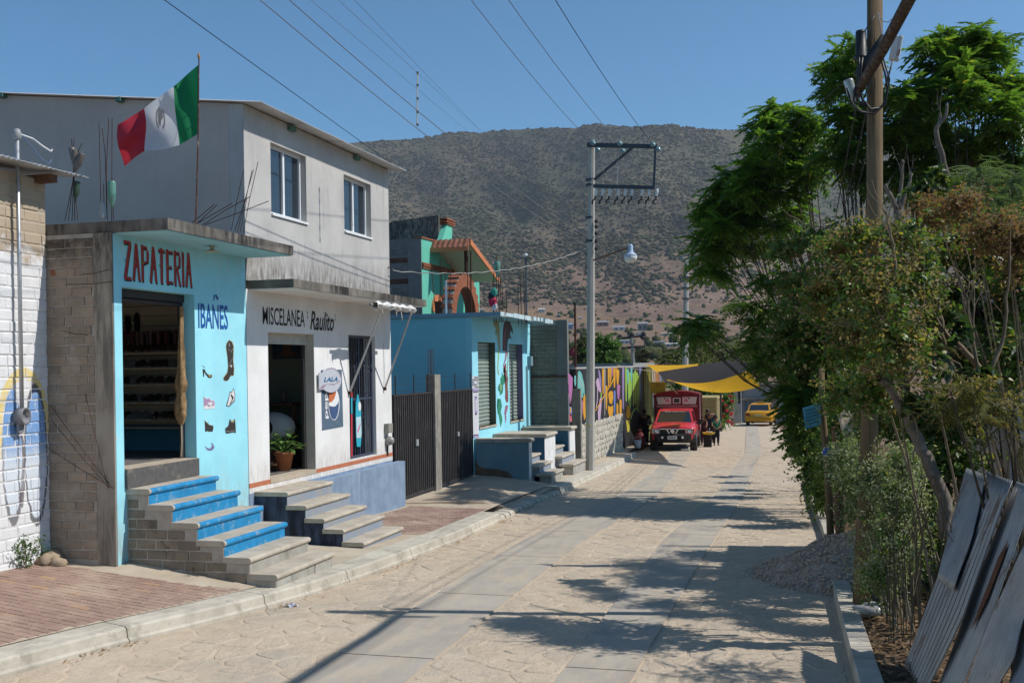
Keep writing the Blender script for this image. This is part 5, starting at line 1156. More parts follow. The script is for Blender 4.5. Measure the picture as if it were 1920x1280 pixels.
rebars('rebar_cluster', 'tall straight steel bars at the front corner of the shoe shop roof', Pc, [seg((345, 1056), (322, 140)), seg((398, 1056), (380, 430), (352, 200)), seg((400, 1056), (390, 600), (413, 105)), seg((440, 1056), (444, 105)), seg((458, 1050), (452, 860)), seg((372, 1050), (366, 710))])
q = seg((440, 690))[0]; bottle(q, (0, 0, -1), M_BOTG, 'pale green upturned bottle on a tall straight roof bar', .36, .052)
q = seg((362, 885))[0]; bottle(q, (0, 0, -1), M_BOTC, 'clear upturned bottle low beside the straight roof bars', .33, .05)
YS2 = 13.3
def seg2(*pts): return [P(*zr(x, y), Y=YS2) for x, y in pts]
rebars('rebar_cluster', 'bent steel bars fanning sideways from the front edge of the shoe shop roof', seg2((1300, 1080))[0], [seg((1180, 1076), (1390, 900), Y=12.2), seg((1225, 1082), (1415, 905), Y=12.2), seg2((1235, 1075), (1555, 890)), seg2((1275, 1096), (1500, 950), (1720, 830)), seg2((1300, 1092), (1600, 985), (1890, 872))])
YS3 = 14.2
def seg3(*pts): return [P(*zr(x, y), Y=YS3) for x, y in pts]
rebars('rebar_cluster', 'leaning steel bars at the roof corner against the grey house', seg3((1600, 1150))[0], [seg3((1545, 1140), (1600, 850), (1660, 585)), seg3((1575, 1150), (1660, 900), (1750, 580)), seg3((1600, 1155), (1680, 850), (1735, 590)), seg3((1625, 1160), (1690, 840)), seg3((1655, 1160), (1720, 820), (1792, 510))])
# ---- flag on its pole
fl_b, fl_t = P(367, 418, Y=12.1), P(373, 110, Y=12.1)
fp = thing('flag_pole', 'thin rusty pole on the shoe shop roof carrying the flag', 'flagpole', (fl_b.x, 12.1, 4.86))
MB().tube([(fl_b.x, 12.1, 4.86), fl_b+(fl_t-fl_b)*.5+Vector((.012, 0, 0)), fl_t], .011, 6, .008).build('pole', plain('rust flecked pole', (.13, .055, .035), .8, .3, 40, mott=((.42, .32, .22), 9, .7)), fp); MB().lathe([(.016, 0), (.02, .03), (.004, .08)], fl_t, 8).build('finial', flat('brass finial', (.42, .20, .07)), fp)
flag = thing('flag', 'green white and red flag flying left from the pole on the shoe shop roof', 'flag', (fl_t.x, 12.1, 6.4))
TOP = [(372,122),(350,140),(325,163),(298,183),(272,203),(243,219),(219,234)]; BOT = [(370,252),(352,263),(335,272),(305,281),(274,283),(251,297),(230,312)]
def flagpt(s, t):
    def at(Q, s): x = s*6; i = min(5, int(x)); f = x-i; return Vector((Q[i][0]+(Q[i+1][0]-Q[i][0])*f, Q[i][1]+(Q[i+1][1]-Q[i][1])*f))
    p = at(TOP, s).lerp(at(BOT, s), t); p.x += 3.5*math.sin(t*5+s*9)*s
    return P(p.x, p.y, Y=12.1+.10*math.sin(s*11+t*3.2)*min(1, s*3)+.07*math.sin(t*7-s*5)*s)
k = lambda n, c: (lambda q: (q.color(c), q.b.inputs.__getitem__('Transmission Weight'), q.m)[-1])(Mat(n, .75, .2))
def cloth(name, c):
    q = Mat(name, .7, .2); q.color(q.mix(q.noise(9, 4).step(.3, .75)*.25, c, tuple(x*.75 for x in c))); t = q.new('ShaderNodeBsdfTranslucent'); t.inputs[0].default_value = (*c, 1); m = q.new('ShaderNodeMixShader'); m.inputs[0].default_value = .35
    q.t.links.new(q.b.outputs[0], m.inputs[1]); q.t.links.new(t.outputs[0], m.inputs[2]); q.t.links.new(m.outputs[0], q.t.nodes['Material Output'].inputs[0]); q.bump(q.noise(220, 2), .1, .002); return q.m
M_FG, M_FW, M_FR = cloth('flag green', (.012, .20, .075)), cloth('flag white', (.66, .66, .68)), cloth('flag red', (.50, .035, .055))
for nm, m, sa, sb in (('green_band', M_FG, 0, .33), ('white_band', M_FW, .33, .672), ('red_band', M_FR, .672, 1)):
    MB().grid(lambda u, w: flagpt(sa+(sb-sa)*u, w), 14, 24).smooth().build(nm, m, flag)
b = MB(); cs, ct_ = .50, .42
for pts in ([(cs+.055*math.cos(a), ct_+.22*math.sin(a)) for a in np.linspace(0, 6.28, 14, endpoint=False)],):
    ring_ = [flagpt(s, t)+Vector((0, -.012, 0)) for s, t in pts]; inn = [flagpt(cs+(s-cs)*.72, ct_+(t-ct_)*.72)+Vector((0, -.012, 0)) for s, t in pts]
    for i in range(14):
        if i in (2, 3, 9): continue
        j = (i+1) % 14; b.add([ring_[i], ring_[j], inn[j], inn[i]], [(0,1,2,3)])
for pts in ([(cs-.03, .30), (cs, .25), (cs+.022, .33), (cs+.03, .48), (cs+.01, .56), (cs-.01, .45), (cs-.035, .42)],):
    b.add([flagpt(s, t)+Vector((0, -.014, 0)) for s, t in pts], [tuple(range(len(pts)))])
b.build('emblem', flat('faded emblem print', (.40, .40, .40)), flag)
# ---- things on the blue building's roof
def rb_(label, base, tops, Y, **kw):
    bp = P(*base, Y=Y); return rebars('rebar_cluster', label, bp, [[P(a, c, Y=Y)-Vector((0, 0, .3)), P(d, e, Y=Y)] for a, c, d, e in tops], .011, 4)
rb_('steel bars topped by a green bottle on the blue roof', (930, 583), [(930,583,931,480),(936,583,934,500),(926,583,926,508),(940,583,938,520)], 27.4)
rb_('short pair of steel bars on the middle of the blue roof', (945, 583), [(943,583,942,540),(950,583,949,541)], 28.2)
rb_('tall thin steel bars near the street end of the blue roof', (978, 588), [(972,588,971,530),(978,588,975,512),(984,588,982,508)], 29.0)
rb_('slanted steel bars in front of the green wall on the blue roof', (822, 585), [(818,585,808,490),(826,585,825,485),(829,585,828,485),(836,585,835,487),(840,585,846,490)], 27.6)
rb_('dark thick steel bars in front of the brick arch', (882, 585), [(881,585,882,470),(884,585,883,470),(876,585,877,480)], 27.6)
q = P(932, 490, Y=27.4); bottle(q-Vector((0, 0, .0)), (0, 0, -1), M_BOTG, 'green bottle stuck on the bars of the blue roof', .42, .085)
pp_ = MB().tube([P(837, 586, Y=27.6)-Vector((0, 0, .2)), P(836, 526, Y=27.6)], .03, 8).build('white_pipe', flat('white plastic pipe', (.72, .72, .70))); tag(pp_, 'white plastic pipe standing on the blue roof before the green wall', 'pipe')
am = thing('antenna_mast', 'slim dark antenna mast standing on the blue roof edge', 'antenna', P(987, 590, Y=29.5))
MB().tube([P(987, 592, Y=29.5)-Vector((0, 0, .2)), P(986, 480, Y=29.5)], .028, 6).build('pole', flat('dark blue grey pole', (.07, .09, .11)), am); MB().ball(P(986, 478, Y=29.5), .05).build('cap', M_ALU, am); MB().tube([P(987, 482, Y=29.5), P(997, 484, Y=29.5)], .015, 4).build('arm', M_DARKIRON, am)
dl = thing('cloth_figure', 'small colourful cloth figure tied to the bars on the blue roof', 'figure', P(924, 580, Y=27.2))
for (u, v, r, c) in ((926, 548, .10, (.05, .30, .22)), (922, 556, .10, (.03, .03, .035)), (924, 566, .12, (.45, .03, .07)), (927, 574, .09, (.65, .55, .55)), (919, 562, .06, (.6, .12, .2))): MB().ball(P(u, v, Y=27.2), (r, r*.7, r*1.3), 7, 5).build('cloth_piece', flat('cloth piece', c, .9), dl)
MB().tube([P(925, 585, Y=27.2), P(923, 530, Y=27.2)], .012, 4).build('stick', M_RUST, dl)
# ---- utility pole with cross arms on the pavement
UY = 31.6
M_CPOLE = wall_mat('pale concrete pole', (.45, .43, .38), (.37, .35, .31), streak=((.24, .23, .20), .4, .55), scale=1.2)
M_GSTEEL = plain('dark painted steel', (.055, .07, .085), .5, .1, 10, .4, .3)
up = thing('utility_pole', 'grey concrete utility pole with steel cross arms and street lamp', 'utility pole', P(1106, 880, Y=UY))
pb, pt = P(1106, 882, Y=UY), P(1110, 262, Y=UY)
MB().tube([pb-Vector((0, 0, .3)), pb.lerp(pt, .5), pt], [.145, .118, .088], 8).build('pole', M_CPOLE, up)
def uq(u, v, dy=-.16): return P(u, v, Y=UY+dy)
def bar(a, b_, w, h): 
    m = MB(); a, b_ = Vector(a), Vector(b_); d = (b_-a).normalized(); s = d.cross(Vector((0, 1, 0))).normalized()*h/2; y = Vector((0, w/2, 0))
    c = [a-s-y, a+s-y, a+s+y, a-s+y]; e = [q+(b_-a) for q in c]; m.add(c+e, [(0,1,2,3), (7,6,5,4), (0,4,5,1), (1,5,6,2), (2,6,7,3), (3,7,4,0)]); return m
bar(uq(1101, 272), uq(1232, 275), .10, .12).build('cross_arm', M_GSTEEL, up); bar(uq(1113, 349), uq(1228, 352), .10, .10).build('cross_arm', M_GSTEEL, up)
bar(uq(1114, 337), uq(1186, 277), .06, .07).build('brace', M_GSTEEL, up); bar(uq(1229, 277), uq(1226, 352), .06, .06).build('strut', M_GSTEEL, up)
for v in (337, 347, 408, 452): p = uq(1106+.0, v, 0); MB().lathe([(.135, -.03), (.135, .03)], p, 10).build('clamp', M_GSTEEL, up)
M_INS = Mat('pale green glass insulator', .12, .6); M_INS.color((.15, .25, .25)); M_INS = M_INS.m
for (u, v) in ((1112, 269), (1162, 270), (1224, 272), (1121, 282), (1168, 284), (1234, 281)):
    p = uq(u, v, -.28); MB().lathe([(.03, 0), (.075, .025), (.085, .04), (.045, .065), (.02, .09)], p, 12, (.2, -1, .1)).smooth().build('insulator', M_INS, up)
for u in (1117, 1130, 1143, 1159, 1172, 1185, 1204, 1217, 1231):
    p = uq(u, 354, -.1); c = MB(); t_ = p+Vector((.02, -.05, -.0)); c.tube([t_, t_+Vector((.0, 0, -.1)), t_+Vector((-.03, 0, -.22))], [.035, .05, .035], 7); c.build('cutout', flat('white porcelain', (.72, .71, .69), .3), up)
    MB().tube([t_+Vector((-.03, 0, -.22)), t_+Vector((-.04, 0, -.32)), t_+Vector((-.11, 0, -.36)), t_+Vector((-.12, 0, -.46))], .028, 5).build('fuse_lever', M_DARKIRON, up)
for (u, v, u2, v2) in ((1124, 286, 1132, 318), (1161, 275, 1157, 350), (1224, 276, 1223, 298), (1173, 290, 1176, 318), (1132, 318, 1130, 350), (1157, 300, 1157, 352)):
    MB().tube([uq(u, v, -.2), uq(u2, v2, -.2)], .007, 3).build('jumper', flat('bare jumper wire', (.35, .35, .34)), up)
for v in (415, 425, 438, 452, 466): MB().lathe([(.05, -.05), (.06, 0), (.05, .05)], uq(1118, v, -.1), 8).build('spool', M_DARKIRON, up)
MB().tube([uq(1112, 488), uq(1140, 478, -.2), uq(1176, 465, -.3)], .026, 6).build('lamp_arm', plain('rusty lamp arm', (.17, .10, .06), .8, .2, 14), up)
lp = uq(1182, 458, -.3)
MB().lathe([(.05, 0), (.075, -.05), (.075, -.2), (.10, -.24), (.20, -.32), (.21, -.34)], lp, 14).smooth().build('lamp_housing', plain('blue white lamp housing', (.40, .50, .62), .4, .1, 8), up)
MB().lathe([(.20, 0), (.19, -.08), (.15, -.17), (.03, -.2)], lp-Vector((0, 0, .342)), 14).smooth().build('lamp_glass', flat('frosted lamp glass', (.70, .70, .66), .25, .5), up)
MB().lathe([(.15, -.012), (.152, 0), (.15, .012)], uq(1105, 797, 0), 10).build('tape_band', flat('yellow tape', (.60, .48, .07)), up)
# ---- overhead lines
M_WIRE = plain('grey aluminium line', (.36, .36, .37), .5, .05, 20, .4, .5, 0); M_WIREB = flat('black cable', (.02, .02, .022), .6)
def line(label, pts, r=.008, mat=None, sag=.0, n=14, name='power_line', group=None):
    a, c = Vector(pts[0]), Vector(pts[-1]); q = [a.lerp(c, i/n)-Vector((0, 0, sag*4*(i/n)*(1-i/n))) for i in range(n+1)] if len(pts) == 2 else pts
    o = MB().tube(q, r, 4).build(name, mat or M_WIRE); return tag(o, label, 'wire', group)
def back(p, e, k=.7): return Vector(p)+(Vector(p)-Vector(e))*k
e1, e2 = uq(1104, 463, -.15), uq(1113, 450, -.15)
for (nr, e, lab, r) in ((P(487, 0, t=13.2), e1, 'lower grey line running from the pole clamp over the street past the spacer', .011), (P(542, 0, t=13.4), e2, 'upper grey line running from the pole clamp over the street', .011)):
    f = back(nr, e, .75); m_ = [f, nr]; n = 12; sg_ = .12
    m_ += [nr.lerp(e, i/n)-Vector((0, 0, sg_*4*(i/n)*(1-i/n)*1.9)) for i in range(1, n+1)]; line(lab, m_, r*.75)
for (u0, u1, v1, lab) in ((883, 1108, 266, 'overhead line to the first glass insulator of the cross arm'), (953, 1160, 266, 'overhead line to the middle glass insulator of the cross arm'), (1041, 1222, 268, 'overhead line to the outermost glass insulator of the cross arm')):
    e = uq(u1, v1, -.3); nr = P(u0, 0, t=17.5); line(lab, [back(nr, e, .9), nr]+[nr.lerp(e, i/10)-Vector((0, 0, .10*4*(i/10)*(1-i/10))) for i in range(1, 11)], .0075, M_WIREB if u0 == 1041 else M_WIRE)
for (u0, u1, v1, lab) in ((582, 884, 252, 'faint thin wire nearest the house, high over the street'), (634, 900, 245, 'faint thin wire in the middle, high over the street'), (664, 905, 250, 'faint thin wire farthest from the house, high over the street')):
    e = P(u1, v1, t=60); nr = P(u0, 0, t=20); far = nr+(e-nr)*1.25; line(lab, [back(nr, e, .3), far], .006, M_WIRE)
e = P(680, 268, t=32); nr = P(308, 0, t=17); line('single dark cable crossing the sky above the grey house', [back(nr, e, .5), nr+(e-nr)*1.3], .010, M_WIREB)
sp = thing('line_spacer', 'thin white spacer rod hanging upright on the overhead lines', 'line spacer', P(783, 185, t=18.4))
q0, q1 = P(783, 135, t=18.6), P(782, 236, t=18.6); MB().tube([q0, q1], .012, 6).build('rod', flat('pale rod', (.55, .53, .48)), sp)
for v in (137, 160, 185, 210, 234): MB().lathe([(.022, -.02), (.022, .02)], P(783, v, t=18.6), 6).build('joint', flat('dark joint', (.12, .11, .10)), sp)
h0 = Vector((-8.1, 20.38, 4.98)); h1 = uq(1100, 466, -.1)
tw = [h0.lerp(h1, i/30)-Vector((0, 0, .30*4*(i/30)*(1-i/30)))+Vector((0, 0, .012*(-1)**i)) for i in range(31)]; line('twisted grey service cable from the grey house corner to the pole', tw, .010, flat('grey twisted cable', (.38, .37, .35)))
line('slim wire from the antenna mast to the utility pole', [P(990, 484, Y=29.5), uq(1100, 468, -.1)], .008, M_WIREB, .15)
e = P(1340, 545, t=140)
for (u0, v0, u1, v1, lab) in ((1115, 452, 1340, 640, 'lower thin line from the pole down towards the valley'), (1116, 440, 1330, 600, 'upper thin line from the pole down towards the valley')):
    line(lab, [uq(u0, v0), P(u1, v1, t=110)], .012, M_WIRE, .5)
line('thin wire from the utility pole to the iron post', [uq(1100, 500), P(1078, 572, Y=33.2)], .007, M_WIREB, .05)
# ---- iron post on a concrete stub, red dish, teal flat-roofed house behind the mural
ip = thing('iron_post', 'rusty iron post standing on a concrete stub by the mural', 'post', P(1082, 860, Y=33.1))
MB().tube([P(1080, 740, Y=33.1), P(1078, 572, Y=33.1)], .036, 6).build('pipe', M_RUST, ip); MB().box((P(1073, 800, Y=33.1).x, 33.0, -.4), (P(1090, 800, Y=33.1).x, 33.2, P(1080, 728, Y=33.1).z)).build('stub', wall_mat('old concrete stub', (.27, .255, .22), (.18, .17, .15), streak=((.08, .075, .065), .6, .5), scale=4), ip); MB().lathe([(.05, 0), (.06, .08), (.03, .12)], P(1078, 572, Y=33.1), 8).build('cap', M_DARKIRON, ip)
MB().tube([P(1063, 690, Y=33.1), P(1070, 692, Y=33.1), P(1075, 705, Y=33.1), P(1072, 740, Y=33.1), P(1067, 780, Y=33.1), P(1066, 830, Y=33.1)], .035, 6).build('bent_hose', flat('brown hose', (.13, .075, .05)), ip)
ds = thing('satellite_dish', 'small red satellite dish behind the iron post', 'satellite dish', P(1076, 662, t=50))
p = P(1075, 661, t=50); MB().lathe([(.03, 0), (.13, .03), (.2, .09), (.21, .10), (.13, .045), (.02, .02)], p, 14, (-.25, -1, .25)).smooth().build('dish', flat('red dish', (.42, .03, .045), .5), ds); MB().tube([p, p+Vector((.1, -.3, .12))], .012, 4).build('feed_arm', M_ALU, ds); MB().tube([p+Vector((0, .05, 0)), p+Vector((.02, .1, -.6)), p+Vector((.03, .1, -1.2))], .03, 5).build('mast', M_DARKIRON, ds)
th = thing('flat_house', 'low teal house with flat grey roof behind the mural wall', 'house', P(1120, 690, t=56))
p, q = P(1050, 686, t=55), P(1240, 700, t=64)
MB().box((p.x-3, p.y, -1), (q.x-.5, p.y+7, p.z-.12)).build('wall', plain('teal wall', (.10, .22, .22), .85), th); MB().box((p.x-3.4, p.y-.4, p.z-.12), (q.x, p.y+7.4, p.z+.1)).build('roof', plain('grey flat roof', (.30, .29, .27), .9), th)
# ---- the mural wall
M_MBLK = plain('mural black', (.022, .022, .025), .7, .08, 6)
mw = thing('mural_wall', 'long garden wall with a colourful abstract mural on rough stone footing', 'wall', (-7.0, 40, 0))
XM = -7.0; zw = lambda y: 2.86-.0*y
b = MB(); b.box((XM-.18, 33.01, -.9), (XM, 47.6, 2.87)); b.build('wall', M_MBLK, mw)
MB().box((XM-.2, 33.01, 2.871), (XM+.012, 47.6, 2.93)).build('coping', plain('grey wall coping', (.40, .38, .36), .9), mw)
MC = {'t': (.14, .42, .38), 'p': (.40, .15, .33), 'o': (.62, .30, .025), 'l': (.25, .44, .075), 'b': (.12, .19, .42), 'v': (.27, .20, .36), 'k': (.50, .34, .46), 'w': (.60, .52, .50), 'r': (.48, .12, .16), 'g': (.10, .34, .10), 'y': (.50, .42, .05), 's': (.33, .29, .27)}
ks = list(MC); MM = [plain('mural '+q, MC[q], .75, .08, 5, .2, 0, .05) for q in ks]
def zm(pts, s=5.333, ox=1060, oy=560): return [(ox+x/s, oy+y/s) for x, y in pts]
def V(c, x0, x1, ya, yb, lv=0, w=1.0): return (ks.index(c), zm([(x0, ya), (x0+(x1-x0)*.55, ya-(yb-ya)*.02), (x1, ya+(yb-ya)*.04), (x1-(x1-x0)*.1, ya+(yb-ya)*.5), (x1-(x1-x0)*.3*w, yb-(yb-ya)*.04), (x0+(x1-x0)*.5, yb), (x0+(x1-x0)*.25*w, yb-(yb-ya)*.05), (x0+(x1-x0)*.05, ya+(yb-ya)*.5)]), lv)
shapes = [(ks.index('p'), zm([(28,735),(75,790),(72,900),(60,1000),(46,1060),(34,940),(30,830)]), 0), (ks.index('t'), zm([(92,765),(106,770),(108,850),(95,880),(88,820)]), 0), (ks.index('t'), zm([(125,735),(140,715),(165,750),(190,860),(195,960),(175,985),(150,1000),(128,1010),(122,880)]), 1), (ks.index('w'), zm(stroke([(132,800),(155,860),(185,900)], 4)), 2), (ks.index('w'), zm(stroke([(132,760),(165,830),(190,880)], 4)), 2),
    (ks.index('p'), zm([(128,1010),(160,995),(180,1040),(172,1110),(165,1200),(150,1230),(132,1160)]), 0), (ks.index('o'), zm([(180,940),(200,960),(203,1180),(190,1215),(176,1130)]), 1), (ks.index('b'), zm([(40,1070),(66,1085),(68,1140),(50,1180),(38,1130)]), 0), (ks.index('r'), zm([(40,1130),(62,1160),(68,1220),(50,1235),(40,1210)]), 0), (ks.index('o'), zm([(46,1085),(58,1080),(60,1130),(48,1140)]), 1),
    (ks.index('b'), zm([(130,1180),(155,1190),(165,1240),(140,1260)]), 0), (ks.index('w'), zm([(134,1140),(158,1130),(162,1175),(140,1185)]), 1),
    (ks.index('k'), zm([(305,830),(320,790),(340,800),(356,870),(360,930),(345,935),(318,895)]), 0), (ks.index('v'), zm([(328,700),(345,720),(358,790),(362,880),(350,880),(338,810)]), 1), (ks.index('k'), zm([(318,900),(326,900),(325,1010),(312,1090),(306,1080),(318,1000)]), 0), (ks.index('k'), zm([(345,1000),(366,970),(360,1080),(350,1210),(330,1235),(325,1130)]), 0), (ks.index('l'), zm([(352,940),(362,930),(366,980),(352,990)]), 1),
    V('o', 368, 388, 700, 960), V('s', 388, 402, 690, 1180), V('o', 424, 445, 684, 900), V('o', 446, 462, 684, 880), V('p', 462, 476, 684, 780), V('o', 478, 505, 684, 890), V('o', 508, 540, 710, 860, 1), (ks.index('o'), zm(stroke([(525,670),(470,830),(400,950),(300,1120)], 9)), 3),
    V('o', 402, 422, 870, 1110), (ks.index('o'), zm([(428,950),(445,920),(475,925),(480,990),(465,1055),(440,1040)]), 1), (ks.index('o'), zm([(428,1065),(450,1080),(478,1065),(480,1120),(465,1185),(440,1180),(425,1120)]), 1), V('p', 516, 548, 860, 1005), V('b', 484, 504, 920, 1170), V('o', 512, 530, 1050, 1500), V('o', 542, 564, 1010, 1440), V('v', 568, 590, 672, 1110),
    V('l', 598, 620, 690, 1030), V('t', 618, 636, 705, 860, 1), V('l', 625, 668, 740, 1110), V('t', 652, 672, 680, 830, 1), V('l', 672, 690, 745, 1080), V('l', 690, 712, 720, 1060), V('l', 712, 726, 740, 1110), V('l', 728, 742, 770, 1090), V('b', 740, 758, 668, 1030), (ks.index('o'), zm([(606,1160),(620,1060),(640,1075),(655,1150),(640,1200),(618,1195)]), 0), (ks.index('l'), zm(stroke([(655,1200),(670,1140),(695,1100),(720,1095),(735,1130)], 12)), 1), (ks.index('y'), zm([(608,1215),(650,1210),(640,1330),(620,1330)]), 0)]
o = paint(mw, 'painted_shapes', shapes, MM, X=XM, lift=.004)
# rough stones of the footing
M_ST = plain('pale rough stone', (.58, .53, .44), .95, .14, 4, .1, 0, .6, 22, rnd=.35, mott=((.30, .26, .21), 2.5, .4))
MB().box((XM, 33.2, -.7), (XM+.05, 41.4, .93)).build('footing_mortar', plain('pale footing mortar', (.36, .33, .28), .95), mw)
smesh = []
for q in range(7):
    r = random.Random(q+50); n = 7; b = MB(); ring_ = [(.5*math.cos(2*math.pi*i/n+r.uniform(-.25, .25))*r.uniform(.85, 1.1), .5*math.sin(2*math.pi*i/n+r.uniform(-.25, .25))*r.uniform(.85, 1.1)) for i in range(n)]
    b.v += [(0, y, z) for y, z in ring_]+[(.8, y*.8, z*.8) for y, z in ring_]+[(1.0, r.uniform(-.1, .1), r.uniform(-.1, .1))]
    for i in range(n): j = (i+1) % n; b.f += [(i, j, n+j, n+i), (n+i, n+j, 2*n)]; b.mi += [0, 0]
    smesh.append(b.mesh('stone', M_ST))
rs2 = random.Random(31); z = -.42
while z < .85:
    y = 33.3+rs2.uniform(0, .2); h = rs2.uniform(.17, .27)
    while y < 41.3:
        w_ = rs2.uniform(.20, .42); hh = h*rs2.uniform(.9, 1.5)
        piece(rs2.choice(smesh), 'stone', mw, (XM+.05, y+w_/2, z+h/2), (rs2.uniform(-.25, .25), 0, 0), (rs2.uniform(.02, .045), w_*1.02, hh)); y += w_
    z += h*.95
# ================================================================ far end of the street: stall, truck, people, taxi
M_TARPG = cloth('dark grey tarp', (.060, .052, .046)); M_TARPY = cloth('yellow tarp', (.72, .40, .012))
def tarp_mesh(name, label, A, B, C, D_, mat, s0, s1, n=18, fold=.05):
    """four tied corners with the cloth hanging between"""
    A, B, C, D_ = map(Vector, (A, B, C, D_)); b = MB()
    def f(u, w):
        p = (A.lerp(B, u)).lerp(D_.lerp(C, u), w); p.z -= math.sin(math.pi*u)**.9*(s0+(s1-s0)*w)
        p.z += fold*math.sin(u*9+w*4)*math.sin(math.pi*w)*.6; return p
    b.grid(f, n, n); o = b.smooth().build(name, mat); return tag(o, label, 'tarp')
# the grey tarp: left end bunched up, slung over the street
tarp_mesh('tarp', 'dark grey tarp slung across the street above the red pickup', P(1233, 697, t=42), P(1386, 671, t=43), P(1412, 690, t=36.5), P(1246, 716, t=40), M_TARPG, .02, .26)
tarp_mesh('tarp', 'yellow tarp hanging along the lower edge of the grey tarp over the street', P(1248, 712, t=39.8), P(1405, 693, t=36.6), P(1426, 724, t=34.5), P(1262, 714, t=37.5), M_TARPY, .27, .30)
tarp_mesh('tarp', 'yellow tarp stretched from the mural wall behind the grey one', P(1209, 683, t=48), P(1310, 682, t=52), P(1300, 700, t=45), P(1233, 699, t=42.5), M_TARPY, .05, .12)
line('pale rope from the mural wall coping to the tarp corner', [P(1158, 684, t=42), P(1233, 696, t=42)], .012, flat('pale rope', (.5, .43, .3)), .05, name='rope')
line('pale rope slanting down from the tarp to the truck roof', [P(1250, 714, t=40), P(1270, 738, t=41)], .014, flat('pale rope', (.5, .43, .3)), 0, name='rope')
tp = MB().tube([P(1352, 800, t=47)-Vector((0, 0, .2)), P(1351, 716, t=47)], .05, 6).build('tarp_pole', flat('dark pole', (.05, .045, .04))); tag(tp, 'dark pole holding up the yellow tarp near the red flowers', 'pole')
# end of the garden wall painted in olive stripes
ow = thing('striped_wall', 'olive and yellow striped wall end behind the red pickup', 'wall', (-7.0, 50, 0))
b = MB(); b.box((-7.2, 47.62, -.9), (-6.98, 54, 2.85)); b.build('wall', plain('dark olive paint', (.06, .065, .02), .85), ow)
y = 47.7; rs3 = random.Random(5); cols_ = [plain('mural olive', (.17, .19, .03)), plain('mural mustard', (.36, .27, .03)), plain('mural orange', (.55, .22, .05)), plain('mural rose', (.42, .16, .12)), plain('mural sky', (.18, .30, .46)), plain('mural white', (.6, .57, .55))]
while y < 53.6:
    w_ = rs3.uniform(.25, .5); m = cols_[0] if y < 50.3 and rs3.random() < .6 else rs3.choice(cols_[:2] if y < 50.3 else cols_[2:]); b = MB(); z0 = -.4 if y < 50.2 else .9
    b.add([(-6.976, y, z0), (-6.976, y+w_*.8, z0+.1), (-6.976, y+w_*.7, 2.75), (-6.976, y+w_*.1, 2.8)], [(0,1,2,3)]); b.build('stripe', m, ow); y += w_+.06
# ---- price board
pbd = thing('price_board', 'yellow board with dark lettering hanging above the truck roof', 'sign', P(1235, 726, t=46))
p, q = P(1219, 716, t=46), P(1250, 737, t=46.2)
MB().box((p.x, p.y, q.z), (q.x, p.y+.03, p.z)).build('board', plain('mustard board', (.36, .26, .045), .7), pbd)
fitted_text('JITIO', pbd, 'lettering', flat('dark board print', (.10, .06, .03)), p.y-.004, p.x+.25, q.x-.12, q.z+(p.z-q.z)*.58, q.z+(p.z-q.z)*.85, bold=.01, plane='Y')
# ---- pickup truck, front towards us; local frame: y backwards, x to the viewer's right
def loft(b, secs, close=True):
    k_ = len(b.v); n = len(secs[0])
    for s_ in secs: b.v += [tuple(p) for p in s_]
    for i in range(len(secs)-1):
        for j in range(n):
            q = (j+1) % n; b.f.append((k_+i*n+j, k_+(i+1)*n+j, k_+(i+1)*n+q, k_+i*n+q)); b.mi.append(b.m)
    if close:
        b.f.append(tuple(k_+j for j in range(n))); b.mi.append(b.m); b.f.append(tuple(k_+(len(secs)-1)*n+j for j in range(n-1, -1, -1))); b.mi.append(b.m)
    return b
def bsec(y, hw, z0, z1, r=.12, crown=.03):
    o = [(-hw*.96, y, z0), (-hw, y, z0+.08), (-hw, y, z1-r)] + [(-hw+r-r*math.cos(a), y, z1-r+r*math.sin(a)) for a in (.5, 1.05)] + [(-hw*.55, y, z1+crown*.6), (0, y, z1+crown)]
    return o + [(-p[0], p[1], p[2]) for p in o[-2::-1]]
def wheel(parent, x, y, z, r, w, side, tm, rm):
    wo = MB().lathe([(r*.62, -w/2), (r*.96, -w/2), (r, -w/2+.03), (r, w/2-.03), (r*.96, w/2), (r*.62, w/2)], (x, y, z), 22, (1, 0, 0)).smooth().build('tyre', tm, parent)
    rb = MB().lathe([(r*.63, -w*.36), (r*.60, w*.30*side), (r*.2, w*.36*side), (r*.12, w*.40*side)], (x, y, z), 16, (1, 0, 0)).smooth().build('rim', rm, wo)
    for a in range(5): t_ = 2*math.pi*a/5; MB().lathe([(.018, 0), (.018, .02*side)], (x+w*.38*side, y+.07*math.cos(t_), z+.07*math.sin(t_)), 6, (1, 0, 0)).build('wheel_nut', M_GALV, wo)
    return wo
M_REDP = plain('dusty red car paint', (.62, .035, .05), .32, .07, 3, .5, 0, .02, 40, mott=((.60, .17, .16), 2.5, .6)); M_REDP.node_tree.nodes['Principled BSDF'].inputs['Coat Weight'].default_value = .5
M_TYRE = plain('dusty tyre rubber', (.045, .042, .038), .9, .15, 10); M_BUMP = plain('black bumper plastic', (.028, .027, .027), .55, .12, 6, .35); M_CHR = plain('chrome trim', (.62, .62, .62), .15, .02, 10, .5, 1.0, 0); M_CGL = Mat('car glass', .05, .8); M_CGL.color((.02, .03, .038)); M_CGL = M_CGL.m
M_LENS = Mat('headlight lens', .08, .8); M_LENS.color(M_LENS.mix(M_LENS.vor(9).step(.1, .6), (.78, .78, .76), (.35, .35, .35))); M_LENS = M_LENS.m; M_MAR = plain('maroon stake body paint', (.16, .012, .02), .45, .12, 4, .4)
